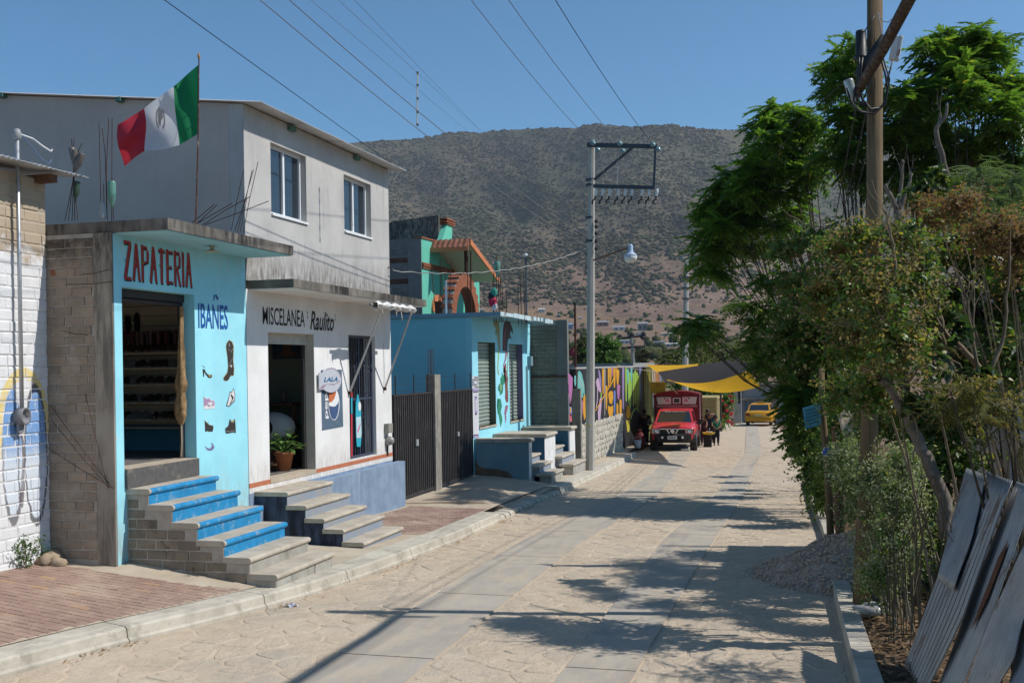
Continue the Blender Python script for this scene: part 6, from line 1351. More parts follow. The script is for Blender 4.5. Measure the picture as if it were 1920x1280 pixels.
def build_truck():
    t = thing('pickup_truck', 'red pickup truck with maroon stake body and canopy parked by the mural', 'truck', (0, 0, 0))
    b = MB(); loft(b, [bsec(.05, .78, .50, .92, .10, .02), bsec(.14, .86, .45, 1.0, .12, .03), bsec(.6, .90, .40, 1.06, .12, .04), bsec(1.15, .90, .40, 1.12, .10, .04), bsec(1.3, .90, .40, 1.12, .06, .03), bsec(2.9, .90, .42, 1.10, .06, .02)]); b.smooth().build('body', M_REDP, t)
    b = MB()
    def cs(y, hb, ht, z0, z1, yt): return None
    base = [(-.80, 1.10), (.80, 1.10), (.82, 2.9), (-.82, 2.9)]; top = [(-.62, 1.72), (.62, 1.72), (.66, 2.72), (-.66, 2.72)]
    zt = 1.66; mid = [(-.66, 1.68), (.66, 1.68), (.70, 2.78), (-.70, 2.78)]
    b.v += [(x, y, 1.10) for x, y in base]+[(x, y, zt-.05) for x, y in mid]+[(x, y, zt) for x, y in top]+[(0, 1.72, zt+.02), (0, 2.72, zt+.02)]
    b.f += [(0,1,5,4), (1,2,6,5), (2,3,7,6), (3,0,4,7), (4,5,9,12,8), (5,6,10,9), (6,7,11,13,10), (7,4,8,11), (8,12,13,11), (12,9,10,13)]; b.mi += [0]*10; b.build('cab', M_REDP, t)
    def quad(pa, pb, pc, pd, o=.006): 
        n = (Vector(pb)-Vector(pa)).cross(Vector(pd)-Vector(pa)).normalized()*o; m = MB(); m.add([Vector(p)+n for p in (pa, pb, pc, pd)]+[Vector(p)-n*2 for p in (pa, pb, pc, pd)], [(0,1,2,3), (7,6,5,4), (0,4,5,1), (1,5,6,2), (2,6,7,3), (3,7,4,0)]); return m
    fb = lambda s, w: (lambda x0, x1: ((x0+(x1-x0)*s), 1.10+.58*w, 1.10+.51*w))(-.80+.14*w, .80-.14*w)
    quad(fb(.045, .07), fb(.955, .07), fb(.945, .93), fb(.055, .93)).build('windshield', M_CGL, t)
    quad(fb(.06, .80), fb(.94, .80), fb(.94, .92), fb(.06, .92), .010).build('banner_strip', flat('dark banner', (.03, .03, .035)), t)
    sc = MB(); rr = random.Random(3)
    for i, s_ in enumerate(np.arange(.2, .8, .024)):
        if i % 9 == 8: continue
        a, c = fb(s_, .83+.02*rr.random()), fb(s_+.014, .89); n = Vector((0, -.0125, .0125)); sc.add([Vector(a)+n, Vector(a)+n+Vector((.009, 0, 0)), Vector(c)+n+Vector((.009, 0, 0)), Vector(c)+n], [(0,1,2,3)])
    sc.build('banner_lettering', flat('white banner print', (.7, .7, .7)), t)
    for s_ in (-1, 1):
        quad((s_*.815, 1.25, 1.16), (s_*.815, 2.3, 1.16), (s_*.70, 2.3, 1.58), (s_*.70, 1.74, 1.58), .008*-s_).build('side_window', M_CGL, t)
        hl = MB(); hl.box((s_*.52-.0, .03, .735), (s_*.86, .12, .915)); h = hl.build('headlight', M_LENS, t); MB().box((s_*.80, .022, .74), (s_*.862, .125, .905)).build('indicator', flat('amber lens', (.42, .12, .02), .2, .5), h); MB().lathe([(.075, 0), (.05, .012), (.02, .014)], (s_*.66, .028, .825), 12, (0, -1, 0)).build('reflector', M_CHR, h)
        MB().lathe([(.05, 0), (.05, .02), (.03, .03)], (s_*.40, -.095, .58), 10, (0, -1, 0)).build('fog_lamp', flat('fog lamp glass', (.75, .74, .68), .1, .6), t)
        m = MB(); m.box((s_*.93, 1.15, 1.05), (s_*1.12, 1.27, 1.24)); m.tube([(s_*.85, 1.25, 1.1), (s_*.98, 1.22, 1.1)], .025, 5); m.build('mirror', M_BUMP, t)
        for y in (.75, 3.65): wheel(t, s_*.80, y, .37, .37, .27, s_, M_TYRE, plain('dull wheel rim', (.30, .29, .28), .5, .1, 10, .4, .4))
        ar_ = MB(); ar_.tube([(s_*.905, .75+.44*math.cos(a), .36+.44*math.sin(a)) for a in np.linspace(.1, math.pi-.1, 12)], .035, 5); ar_.build('wheel_arch', M_BUMP, t)
    g = MB(); g.box((-.50, .028, .72), (.50, .09, .90)); gr_ = g.build('grille', flat('dark grille', (.02, .02, .022), .4), t)
    for z in (.75, .79, .83, .87): MB().box((-.48, .016, z-.008), (.48, .03, z+.008)).build('grille_bar', M_BUMP, gr_)
    for s_ in (-1, 1): v_ = MB(); v_.prism([(s_*.10, .72), (s_*.14, .72), (s_*.26, .905), (s_*.20, .905)], 1, .005, .03); v_.build('chrome_strut', M_CHR, t)
    MB().box((-.52, .005, .895), (.52, .04, .925)).build('chrome_trim', M_CHR, t)
    MB().lathe([(.085, 0), (.085, .012), (.06, .015)], (0, .012, .82), 16, (0, -1, 0)).build('badge', M_CHR, t); MB().box((-.085, -.008, .806), (.085, .0, .834)).build('badge_bar', M_CHR, t)
    b = MB(); loft(b, [[(x*1.0, y+(.16 if abs(x) > .8 else .0)+(.07 if abs(x) > .6 else 0), z) for (x, y, z) in [(-.92, yy, zz), (-.62, yy, zz), (0, yy-.02, zz), (.62, yy, zz), (.92, yy, zz), (.92, .5, zz), (-.92, .5, zz)]] for (yy, zz) in ((.08, .37), (-.05, .43), (-.085, .54), (-.08, .67), (-.02, .725))]); b.build('bumper', M_BUMP, t)
    MB().box((-.42, -.108, .44), (.42, -.09, .60)).build('bumper_opening', flat('black opening', (.008, .008, .008)), t)
    pl_ = MB().box((-.19, -.125, .50), (.19, -.109, .645)).build('number_plate', flat('number plate', (.62, .63, .62), .5), t)
    b = MB()
    for i in range(6): b.box((-.15+.05*i, -.128, .535), (-.125+.05*i, -.1255, .605))
    b.build('plate_print', flat('plate print', (.10, .14, .12)), pl_)
    MB().box((-.75, .3, .34), (.75, 3.9, .46)).build('chassis', flat('black chassis', (.015, .015, .015)), t); MB().tube([(-.7, 3.65, .36), (.7, 3.65, .36)], .06, 6).build('axle', M_DARKIRON, t)
    # stake body
    Y0, Y1, Z0, Z1 = 2.98, 5.35, .82, 2.36
    MB().box((-.96, Y0, .72), (.96, Y1, Z0)).build('load_bed', M_MAR, t)
    bh = MB(); bh.box((-.90, Y0, Z0), (.90, Y0+.04, Z1-.12)); bhd = bh.build('bulkhead', M_MAR, t)
    for s_ in (-1, 1):
        m = MB(); m.prism([(s_*.24, 1.83), (s_*.24, 2.14), (s_*.86, 2.14), (s_*.80, 1.83)], 1, Y0-.012, Y0-.001); m.build('white_panel', flat('pale body panel', (.64, .63, .61), .5), bhd)
        m = MB(); m.prism([(s_*.28, 2.10), (s_*.56, 2.10), (s_*.42, 1.88)], 1, Y0-.017, Y0-.013); m.build('dark_triangle', flat('dark triangle', (.02, .018, .02)), bhd)
        m = MB(); m.lathe([(.115, 0), (.115, .005)], (s_*.40, Y0-.018, 1.99), 16, (0, -1, 0)); m.build('emblem', flat('emblem ring', (.72, .66, .66)), bhd)
        m = MB(); c_ = (s_*.40, 1.99)
        for a0 in (math.pi/2, math.pi*7/6, -math.pi/6): m.add([(c_[0]+.022*math.cos(a0+1.57), Y0-.0245, c_[1]+.022*math.sin(a0+1.57)), (c_[0]-.022*math.cos(a0+1.57), Y0-.0245, c_[1]-.022*math.sin(a0+1.57)), (c_[0]+.09*math.cos(a0)-.022*math.cos(a0+1.57), Y0-.0245, c_[1]+.09*math.sin(a0)-.022*math.sin(a0+1.57)), (c_[0]+.09*math.cos(a0)+.022*math.cos(a0+1.57), Y0-.0245, c_[1]+.09*math.sin(a0)+.022*math.sin(a0+1.57))], [(0,1,2,3)])
        m.build('emblem_mark', flat('emblem red', (.42, .03, .09)), bhd)
        MB().box((s_*.90, Y0-.03, Z0), (s_*.96, Y0+.05, Z1-.08)).build('corner_post', M_MAR, t)
        for k_ in range(7): MB().box((s_*.93, Y0+.06, Z0+.03+k_*.20), (s_*.965, Y1, Z0+.15+k_*.20)).build('slat', flat('white stake board', (.60, .56, .54)) if k_ % 3 == 2 else M_MAR, t)
        for k_ in range(5): MB().box((s_*.966, Y0+.02+k_*.56, Z0), (s_*.985, Y0+.12+k_*.56, Z1-.1)).build('stake', flat('white stake', (.62, .60, .58)) if k_ == 0 else M_MAR, t)
    m = MB(); m.box((-.16, Y0-.02, 1.86), (.16, Y0-.013, 2.10)); m.build('window_frame', M_ALU, bhd); MB().box((-.12, Y0-.026, 1.89), (.12, Y0-.021, 2.07)).build('window_pane', M_CGL, bhd)
    MB().box((-.86, Y0-.012, 1.70), (.86, Y0-.002, 1.79)).build('light_band', flat('pink lettering band', (.45, .20, .20)), bhd)
    b = MB(); b.grid(lambda u, w: (-.99+1.98*u, Y0-.12+(Y1-Y0+.2)*w, Z1-.14+.17*math.sin(math.pi*u)**.55+.015*math.sin(w*23)), 12, 10)
    b.smooth(); o = b.build('canopy', plain('maroon canvas canopy', (.155, .022, .028), .9, .15, 4), t)
    b = MB(); b.grid(lambda u, w: (-.985+1.97*u, Y0-.122-.004*w, Z1-.14+.17*math.sin(math.pi*u)**.55-.10*w-.05*w*math.sin(math.pi*u)), 12, 2); b.build('canopy_flap', plain('maroon canopy flap', (.21, .022, .035), .9, .15, 4), t)
    for y in (Y0+.3, Y0+1.2, Y1-.2): MB().tube([(-.93+1.86*i/8, y, Z1-.17+.17*math.sin(math.pi*i/8)**.55) for i in range(9)], .018, 4).build('canopy_hoop', M_DARKIRON, t)
    return t
tr = build_truck(); pT = (G(1218, 845)+G(1303, 845))/2; tr.location = (pT.x+.06, pT.y-.33, rz(pT.y+1)+.01); tr.rotation_euler = (-.012, 0, math.radians(3))
bk = MB().box((-.16, -.1, 0), (.16, .1, .09)).build('block', plain('pale wheel chock', (.5, .46, .38))); bk.location = (pT.x+.55, pT.y-.25, rz(pT.y)+.01); tag(bk, 'pale block lying under the front of the red pickup', 'block')
# ---- tan slatted truck box further back
tb = thing('box_truck', 'tan slatted wooden truck box parked behind the red pickup', 'truck', (0, 0, 0))
c = P(1322, 797, t=53); x0, x1 = P(1296, 750, t=53).x, P(1343, 750, t=53).x; yq = c.y; zt = P(1320, 745, t=53).z; zb = rz(yq)
M_TANW = plain('tan painted boards', (.42, .335, .145), .7, .12, 4)
MB().box((x0, yq+.05, zb+.75), (x1, yq+3.6, zt-.12)).build('box', plain('dark tan box', (.24, .19, .085), .8), tb)
n = 9
for i in range(n):
    z = zb+.8+(zt-zb-.9)*i/n; MB().box((x0-.02, yq, z+.015), (x1+.02, yq+.05, z+(zt-zb-.9)/n-.012)).build('slat', M_TANW, tb)
for x in (x0-.03, x1-.06): MB().box((x, yq-.03, zb+.6), (x+.1, yq, zt)).build('corner_post', M_TANW, tb)
MB().box((x0-.05, yq-.04, zt-.1), (x1+.06, yq+3.7, zt)).build('top_rail', M_TANW, tb)
for x in (x0+.15, x1-.15): wheel(tb, x, yq+.5, zb+.4, .4, .25, 1, M_TYRE, M_GALV)
# ---- people: one continuous skinned body each, clothes and hair as children
def skin(name, verts, edges, radii, mat, parent, sub=2):
    me = D.meshes.new('s'); me.from_pydata(verts, edges, []); o = D.objects.new('s', me); COL.objects.link(o)
    o.modifiers.new('k', 'SKIN'); o.modifiers[0].use_smooth_shade = True; m2 = o.modifiers.new('u', 'SUBSURF'); m2.levels = sub; m2.render_levels = sub
    for i, r in enumerate(radii): me.skin_vertices[0].data[i].radius = r if isinstance(r, tuple) else (r, r)
    me.skin_vertices[0].data[0].use_root = True; bpy.context.view_layer.update()
    nm = D.meshes.new_from_object(o.evaluated_get(bpy.context.evaluated_depsgraph_get())); D.objects.remove(o)
    nm.materials.clear(); nm.materials.append(mat); nm.name = name; q = D.objects.new(name, nm); COL.objects.link(q); q.parent = parent; OFF[q.name] = Vector((0, 0, 0)); return q
M_SKIN = plain('brown skin', (.23, .115, .065), .6, .06, 12); M_HAIR = flat('black hair', (.010, .009, .009), .5, .4)
def person(label, H, J, shirt, trousers, loc, rot=0.0, skirt=False, long_hair=False):
    """J: joint positions in a unit-height frame (x right, y away from us, z up)"""
    t = thing('person', label, 'person', (0, 0, 0)); v = lambda k_: tuple(q*H for q in J[k_])
    order = ['pelvis', 'waist', 'chest', 'neck', 'head0', 'head1', 'lsh', 'lel', 'lwr', 'lha', 'rsh', 'rel', 'rwr', 'rha', 'lhip', 'lkn', 'lan', 'lto', 'rhip', 'rkn', 'ran', 'rto']
    E_ = [('pelvis','waist'),('waist','chest'),('chest','neck'),('neck','head0'),('head0','head1'),('chest','lsh'),('lsh','lel'),('lel','lwr'),('lwr','lha'),('chest','rsh'),('rsh','rel'),('rel','rwr'),('rwr','rha'),('pelvis','lhip'),('lhip','lkn'),('lkn','lan'),('lan','lto'),('pelvis','rhip'),('rhip','rkn'),('rkn','ran'),('ran','rto')]
    R = dict(pelvis=.085, waist=.075, chest=.085, neck=.032, head0=.05, head1=.048, lsh=.042, lel=.028, lwr=.02, lha=.022, rsh=.042, rel=.028, rwr=.02, rha=.022, lhip=.062, lkn=.042, lan=.025, lto=.02, rhip=.062, rkn=.042, ran=.025, rto=.02)
    skin('body', [v(k_) for k_ in order], [(order.index(a), order.index(b_)) for a, b_ in E_], [R[k_]*H for k_ in order], M_SKIN, t)
    so = ['waist', 'pelvis', 'chest', 'lsh', 'lel', 'rsh', 'rel']; se = [('waist','pelvis'),('waist','chest'),('chest','lsh'),('lsh','lel'),('chest','rsh'),('rsh','rel')]
    ms = plain('shirt cloth', shirt, .9, .15, 14); mt = plain('trouser cloth', trousers, .9, .15, 12)
    half = lambda a, b_: tuple((Vector(J[a])*.45+Vector(J[b_])*.55)*H)
    sv = [v('waist'), v('pelvis'), v('chest'), v('lsh'), half('lsh', 'lel'), v('rsh'), half('rsh', 'rel')]
    skin('shirt', sv, [(0,1),(0,2),(2,3),(3,4),(2,5),(5,6)], [q*H for q in (.092, .094, .098, .052, .044, .052, .044)], ms, t)
    to = ['pelvis', 'lhip', 'lkn', 'lan', 'rhip', 'rkn', 'ran']
    skin('skirt' if skirt else 'trousers', [v(k_) for k_ in to], [(0,1),(1,2),(2,3),(0,4),(4,5),(5,6)], [q*H for q in (.09, .074, .054, .036, .074, .054, .036)], mt, t)
    for k_ in ('l', 'r'): a, c_ = Vector(v(k_+'an')), Vector(v(k_+'to')); MB().ball((a+c_)/2-Vector((0, 0, .012*H)), (.03*H, .062*H, .024*H), 8, 6).smooth().build('shoe', M_BUMP, t)
    h0, h1 = Vector(v('head0')), Vector(v('head1')); c_ = h0.lerp(h1, .75); f = Vector(J['face']).normalized()
    b = MB(); b.ball(c_-f*.014*H+Vector((0, 0, .016*H)), (.056*H, .058*H, .056*H), 10, 8)
    if long_hair: b.ball(c_-f*.045*H-Vector((0, 0, .05*H)), (.045*H, .035*H, .075*H), 8, 6)
    b.smooth().build('hair', M_HAIR, t)
    s_ = f.cross(Vector((0, 0, 1))).normalized(); MB().ball(c_+f*.052*H-Vector((0, 0, .018*H)), (.010*H, .010*H, .014*H), 6, 4).build('nose', M_SKIN, t)
    for q in (-1, 1): MB().ball(c_+f*.047*H+s_*.02*H*q-Vector((0, 0, .004*H)), (.007*H,)*3, 6, 4).build('eye', M_HAIR, t); MB().ball(c_+s_*.053*H*q-Vector((0, 0, .012*H)), (.008*H, .012*H, .016*H), 6, 4).build('ear', M_SKIN, t)
    MB().ball(c_+f*.046*H-Vector((0, 0, .038*H)), (.014*H, .006*H, .004*H), 6, 4).build('mouth', flat('lips', (.20, .06, .05)), t)
    for hk, ek in (('lha', 'lwr'), ('rha', 'rwr')):
        p = Vector(v(hk)); d = (p-Vector(v(ek))).normalized(); sd = d.orthogonal().normalized()
        for i in range(4): MB().tube([p+sd*(i-1.5)*.009*H, p+sd*(i-1.5)*.010*H+d*.022*H, p+sd*(i-1.5)*.010*H+d*(.036+.004*(i in (1, 2)))*H-Vector((0, 0, .006*H))], .0048*H, 5).build('finger', M_SKIN, t)
        MB().tube([p-sd*.018*H-d*.01*H, p-sd*.03*H+d*.012*H], .0055*H, 5).build('thumb', M_SKIN, t)
    t.location = loc; t.rotation_euler = (0, 0, rot); return t
def stand(**kw):
    J = dict(pelvis=(0,0,.52), waist=(0,0,.62), chest=(0,0,.75), neck=(0,0,.84), head0=(0,-.01,.89), head1=(0,-.015,.94), lsh=(-.12,0,.80), lel=(-.145,-.02,.64), lwr=(-.13,-.08,.50), lha=(-.125,-.10,.46), rsh=(.12,0,.80), rel=(.145,-.02,.64), rwr=(.13,-.08,.50), rha=(.125,-.10,.46), lhip=(-.06,0,.49), lkn=(-.065,-.01,.27), lan=(-.065,.01,.05), lto=(-.07,-.07,.02), rhip=(.06,0,.49), rkn=(.065,-.01,.27), ran=(.065,.01,.05), rto=(.07,-.07,.02), face=(0,-1,0))
    J.update(kw); return J
def at_foot(u, v): p = G(u, v); return (p.x, p.y, rz(p.y)+.005)
person('boy in a green shirt standing beside the stacked black crates', 1.32, stand(lel=(-.15,-.08,.66), lwr=(-.08,-.18,.60), lha=(-.05,-.2,.58), rel=(.15,-.06,.65), rwr=(.06,-.16,.58), rha=(.03,-.18,.56), face=(-.5,-1,-.2)), (.015, .17, .09), (.018, .02, .03), at_foot(1343, 835), .25)
person('child in a dark patterned top leaning over the crates beside the pickup', 1.38, stand(chest=(-.02,-.08,.72), waist=(0,-.02,.61), neck=(-.03,-.12,.80), head0=(-.03,-.15,.85), head1=(-.03,-.17,.90), lsh=(-.13,-.10,.77), rsh=(.09,-.10,.77), rel=(.12,-.2,.64), rwr=(.08,-.28,.58), rha=(.07,-.31,.57), lel=(-.15,-.18,.63), lwr=(-.1,-.25,.54), lha=(-.09,-.27,.51), face=(.2,-1,-.4)), (.085, .035, .03), (.10, .02, .03), at_foot(1320, 834), 0, long_hair=True)
person('woman in a dark navy top standing behind the two children', 1.62, stand(chest=(.03,-.06,.73), neck=(-.02,-.12,.81), head0=(-.05,-.15,.85), head1=(-.07,-.165,.89), lsh=(-.09,-.06,.78), rsh=(.14,-.04,.79), face=(-1,-.6,-.4)), (.015, .017, .032), (.02, .02, .025), at_foot(1331, 829), .1, long_hair=True)
person('person in dark clothes standing in the shade under the tarp by the mural', 1.62, stand(rel=(.14,-.1,.64), rwr=(.1,-.2,.56), rha=(.09,-.23,.55), face=(.6,-1,-.2)), (.02, .018, .022), (.02, .02, .024), at_foot(1209, 836), .3)
# ---- crates with a yellow basket
M_CRATE = plain('black plastic crate', (.022, .02, .022), .5, .1, 10)
cp = at_foot(1327, 838); CS = .66
for i, lab in enumerate(('bottom black plastic crate of the stack beside the boy', 'middle black plastic crate of the stack beside the boy', 'top black plastic crate of the stack under the yellow basket')):
    cr = thing('crate', lab, 'crate', (0, 0, 0), 'black crates stacked beside the boy')
    for k_ in range(3): z = .015+.085*k_; b = MB(); [b.box(q[0], q[1]) for q in (((-.25, -.18, z), (.25, -.165, z+.06)), ((-.25, .165, z), (.25, .18, z+.06)), ((-.25, -.165, z), (-.235, .165, z+.06)), ((.235, -.165, z), (.25, .165, z+.06)))]; b.build('side_slats', M_CRATE, cr)
    MB().box((-.24, -.17, .0), (.24, .17, .015)).build('bottom', M_CRATE, cr)
    b = MB(); [b.box((x-.02, y-.02, 0), (x+.02, y+.02, .27)) for x in (-.235, .235) for y in (-.165, .165)]; b.build('corner_posts', M_CRATE, cr)
    cr.scale = (CS, CS, CS); cr.location = (cp[0], cp[1], cp[2]+.272*CS*i); cr.rotation_euler = (0, 0, .03*(-1)**i)
yb_ = thing('basket', 'shallow yellow basket on top of the stacked black crates', 'basket', (0, 0, 0))
MB().lathe([(.28, 0), (.34, .09), (.36, .10), (.33, .095), (.27, .02)], (0, 0, 0), 20).smooth().build('bowl', plain('yellow plastic', (.62, .42, .03), .45), yb_)
rr = random.Random(6); b = MB()
for i in range(16): a = rr.uniform(0, 6.28); q = rr.uniform(0, .22); b.ball((q*math.cos(a), q*math.sin(a), .09+rr.uniform(0, .04)), rr.uniform(.035, .055), 7, 5)
b.smooth().build('produce', plain('pale fruit', (.50, .38, .22), .6), yb_, 'stuff'); yb_.scale = (.8, .8, .8); yb_.location = (cp[0]+.05, cp[1], cp[2]+.82*CS)
# ---- goods in the shade under the tarp
for (u, v, w_, h, c_, lab, nm) in ((1180, 838, .55, .42, (.03, .03, .035), 'dark box of goods at the left under the tarp', 'box'), (1199, 836, .5, .40, (.045, .035, .03), 'brown box of goods behind the left wheel of the pickup', 'box'), (1174, 815, .5, .75, (.16, .035, .04), 'dark red sack leaning on the mural wall under the tarp', 'sack')):
    p = at_foot(u, v) if v > 830 else (-6.6, 43.6, rz(43.6)); o = thing(nm, lab, nm, (0, 0, 0)); m = plain('goods '+lab[:8], c_, .8)
    if nm == 'sack': MB().ball((0, 0, h*.5), (w_*.45, w_*.35, h*.52), 12, 9).smooth().build('cloth', m, o); MB().tube([(0, 0, h*.95), (.03, 0, h*1.1)], [.05, .09], 7).build('neck', m, o)
    else: MB().box((-w_/2, -w_/3, 0), (w_/2, w_/3, h)).build('carton', m, o); MB().sheet((-w_/2, -w_/3, h), (w_/2, -w_/3, h), (w_/2, -w_/3-.16, h+.06), (-w_/2, -w_/3-.16, h+.06)).build('flap', m, o)
    o.location = p
bu = thing('bucket', 'pale bucket standing by the mural under the tarp', 'bucket', (0, 0, 0)); MB().lathe([(.12, 0), (.16, .32), (.15, .32), (.115, .02)], (0, 0, 0), 14).smooth().build('pail', flat('pale plastic', (.45, .47, .50)), bu); MB().tube([(.16*math.cos(a), -.03, .32+.13*math.sin(a)) for a in np.linspace(0, math.pi, 9)], .006, 4).build('handle', M_GALV, bu); bu.location = (-6.5, 42.3, rz(42.3)+.16)
tbm = thing('stall_table', 'low market table with a pale round tray under the tarp', 'table', (0, 0, 0))
MB().lathe([(.55, .60), (.55, .64)], (0, 0, 0), 20).build('tray', flat('grey tray', (.22, .25, .24), .4), tbm)
for x in (-.3, .3):
    for y in (-.3, .3): MB().tube([(x, y, 0), (x, y, .6)], .025, 5).build('leg', M_WOOD, tbm)
q = at_foot(1212, 838); tbm.location = (q[0]-.1, q[1]+1.6, q[2])
# ---- taxi seen from behind
tx = thing('taxi', 'yellow taxi sedan parked with its back to us at the grey house', 'car', (0, 0, 0))
M_YEL = plain('yellow car paint', (.60, .29, .012), .3, .05, 3, .5)
b = MB(); loft(b, [bsec(0, .76, .36, .86, .10, .02), bsec(.12, .82, .30, .93, .10, .02), bsec(.75, .83, .24, .96, .08, .03), bsec(3.0, .83, .24, .95, .08, .03), bsec(4.0, .80, .28, .88, .12, .03), bsec(4.25, .72, .36, .74, .1, .02)]); b.smooth().build('body', M_YEL, tx)
b = MB(); loft(b, [[(-.72, .55, .93), (.72, .55, .93), (.72, 3.1, .93), (-.72, 3.1, .93)], [(-.60, 1.0, 1.34), (.60, 1.0, 1.34), (.60, 2.4, 1.36), (-.60, 2.4, 1.36)], [(-.52, 1.1, 1.39), (.52, 1.1, 1.39), (.52, 2.3, 1.40), (-.52, 2.3, 1.40)]]); b.build('cabin', M_YEL, tx)
def gl(pts, nm='window'): m = MB(); m.add(pts, [(0,1,2,3)]); return m.build(nm, M_CGL, tx)
gl([(-.62, .588, .972), (.62, .588, .972), (.54, .955, 1.325), (-.54, .955, 1.325)], 'rear_window')
for s_ in (-1, 1):
    gl([(s_*.722, .9, .97), (s_*.722, 2.85, .97), (s_*.612, 2.3, 1.33), (s_*.612, 1.15, 1.33)], 'side_window')
    MB().box((s_*.50, -.02, .66), (s_*.78, .04, .80)).build('tail_light', flat('dark red lens', (.20, .02, .015), .2, .5), tx); MB().box((s_*.83, 2.75, .95), (s_*.97, 2.85, 1.07)).build('mirror', M_YEL, tx)
    for y in (.75, 3.35): wheel(tx, s_*.72, y, .29, .29, .18, s_, M_TYRE, M_GALV)
MB().box((-.80, -.06, .38), (.80, .03, .56)).build('bumper', plain('yellow bumper', (.50, .24, .012), .4), tx); MB().box((-.22, -.012, .62), (.22, -.001, .76)).build('number_plate', flat('pale plate', (.50, .42, .2)), tx); MB().box((-.2, 1.5, 1.40), (.2, 1.7, 1.50)).build('roof_sign', flat('roof sign', (.5, .25, .05)), tx)
q = (G(1397, 799)+G(1446, 799))/2; tx.location = (q.x, q.y, rz(q.y)+.0); tx.rotation_euler = (0, 0, math.radians(-4))
# ---- grey house with blue garage door behind the taxi
gg = thing('garage_house', 'grey block house with light blue garage door behind the yellow taxi', 'house', (-3, 76, -1))
p0, p1, p2 = P(1375, 728, t=72), P(1395, 745, t=75), P(1530, 700, t=75)
M_GH = wall_mat('grey house render', (.36, .345, .325), (.29, .28, .265), scale=.7)
zg = -1.5; gy = p1.y
b = MB(); wall_open(b, gy, gy+.25, P(1393, 700, Y=gy).x, P(1540, 700, Y=gy).x, zg, P(1400, 725, Y=gy).z, [(P(1396, 760, Y=gy).x, P(1444, 760, Y=gy).x, zg, P(1400, 751, Y=gy).z)], 'X'); b.build('front_wall', M_GH, gg)
b = MB(); b.box((P(1375, 700, Y=gy-2.5).x, gy-2.5, zg), (P(1393, 700, Y=gy).x-.003, gy-2.2, P(1380, 733, Y=gy-2.5).z)); b.box((P(1375, 700, Y=gy-2.5).x, gy-2.2, zg), (P(1375, 700, Y=gy-2.5).x+.3, gy+4, P(1380, 733, Y=gy-2.5).z)); b.build('wing_wall', M_GH, gg)
n = 7; xa, xb, zb2 = P(1396, 760, Y=gy).x, P(1444, 760, Y=gy).x, P(1400, 751, Y=gy).z
for i in range(n): MB().box((xa+(xb-xa)*i/n+.01, gy+.12, zg), (xa+(xb-xa)*(i+1)/n-.01, gy+.15, zb2)).build('door_panel', plain('light blue garage door', (.13, .27, .42), .6), gg)
MB().box((xa-.4, gy-.8, zb2+.02), (xb+.5, gy-.002, zb2+.17)).build('door_canopy', M_SLAB, gg)
MB().box((P(1393, 700, Y=gy).x-.1, gy-.15, P(1400, 725, Y=gy).z+.002), (P(1540, 700, Y=gy).x, gy+4, P(1400, 725, Y=gy).z+.2)).build('roof', M_SLAB, gg)
MB().box((P(1384, 760, Y=gy-2.5).x, gy-2.515, .2), (P(1388, 760, Y=gy-2.5).x, gy-2.502, 1.4)).build('window', M_GLASS, gg)
# ---- second pole, double pole, distant dwellings
p2_ = thing('utility_pole', 'slim concrete utility pole behind the red pickup', 'utility pole', P(1284, 800, t=64))
q0, q1 = P(1283.5, 800, t=64), P(1287, 487, t=64); MB().tube([q0-Vector((0, 0, .5)), q1], [.22, .13], 8).build('pole', M_CPOLE, p2_)
MB().tube([P(1279, 490, t=64), P(1302, 489, t=64)], .06, 5).build('cross_arm', M_GSTEEL, p2_); MB().tube([P(1281, 512, t=64), P(1298, 513, t=64)], .05, 5).build('cross_arm', M_GSTEEL, p2_)
for v in (520, 540, 560, 585): MB().lathe([(.24, -.04), (.24, .04)], P(1286, v, t=64), 8).build('clamp', M_GSTEEL, p2_)
for u in (1280, 1291, 1301): MB().lathe([(.04, 0), (.09, .08), (.05, .2)], P(u, 488, t=64), 8).build('insulator', M_INS, p2_)
hp = thing('double_arm_pole', 'distant pole with two cross arms beyond the bright green tree', 'utility pole', P(1188, 690, t=120))
MB().tube([P(1189, 700, t=120), P(1184, 627, t=120)], .2, 6).build('pole', plain('far concrete pole', (.32, .30, .27)), hp)
for (u0, v0, u1, v1) in ((1163, 634, 1208, 629), (1165, 653, 1208, 649)): MB().tube([P(u0, v0, t=120), P(u1, v1, t=120)], .14, 5).build('cross_arm', M_DARKIRON, hp)
for (u, v) in ((1163, 631), (1185, 627), (1207, 626), (1205, 632)): MB().ball(P(u, v, t=119.8), .3, 6, 4).build('insulator', M_DARKIRON, hp)
MB().tube([P(1208, 628, t=120), P(1209, 652, t=120)], .06, 4).build('brace', M_DARKIRON, hp)
def t_on(u, v):
    """where the sight line of a photograph pixel meets the far slopes"""
    dd = np.linspace(150, 1500, 900); th = math.atan((u-CX)/FPX); U = (HY-(u-CX)*math.tan(ROLL)-v)/FPX
    zz = terrain_z(np.full(900, float(u)), dd); i = int(np.argmax((zz-CZ)/(dd*math.cos(th)) >= U)); b_ = bearing(u); return Vector((b_.x*dd[i], b_.y*dd[i], float(zz[i]))), dd[i]
M_HW = plain('far white wall', (.62, .60, .57)); M_HT = plain('far tin roof', (.50, .53, .56), .4, .1, 1, .4, .3); M_HB = plain('far brick wall', (.33, .20, .14)); M_HG = plain('far grey wall', (.30, .29, .27)); M_HDK = flat('far dark opening', (.03, .03, .03)); M_HBL = plain('far blue roof', (.20, .30, .45))
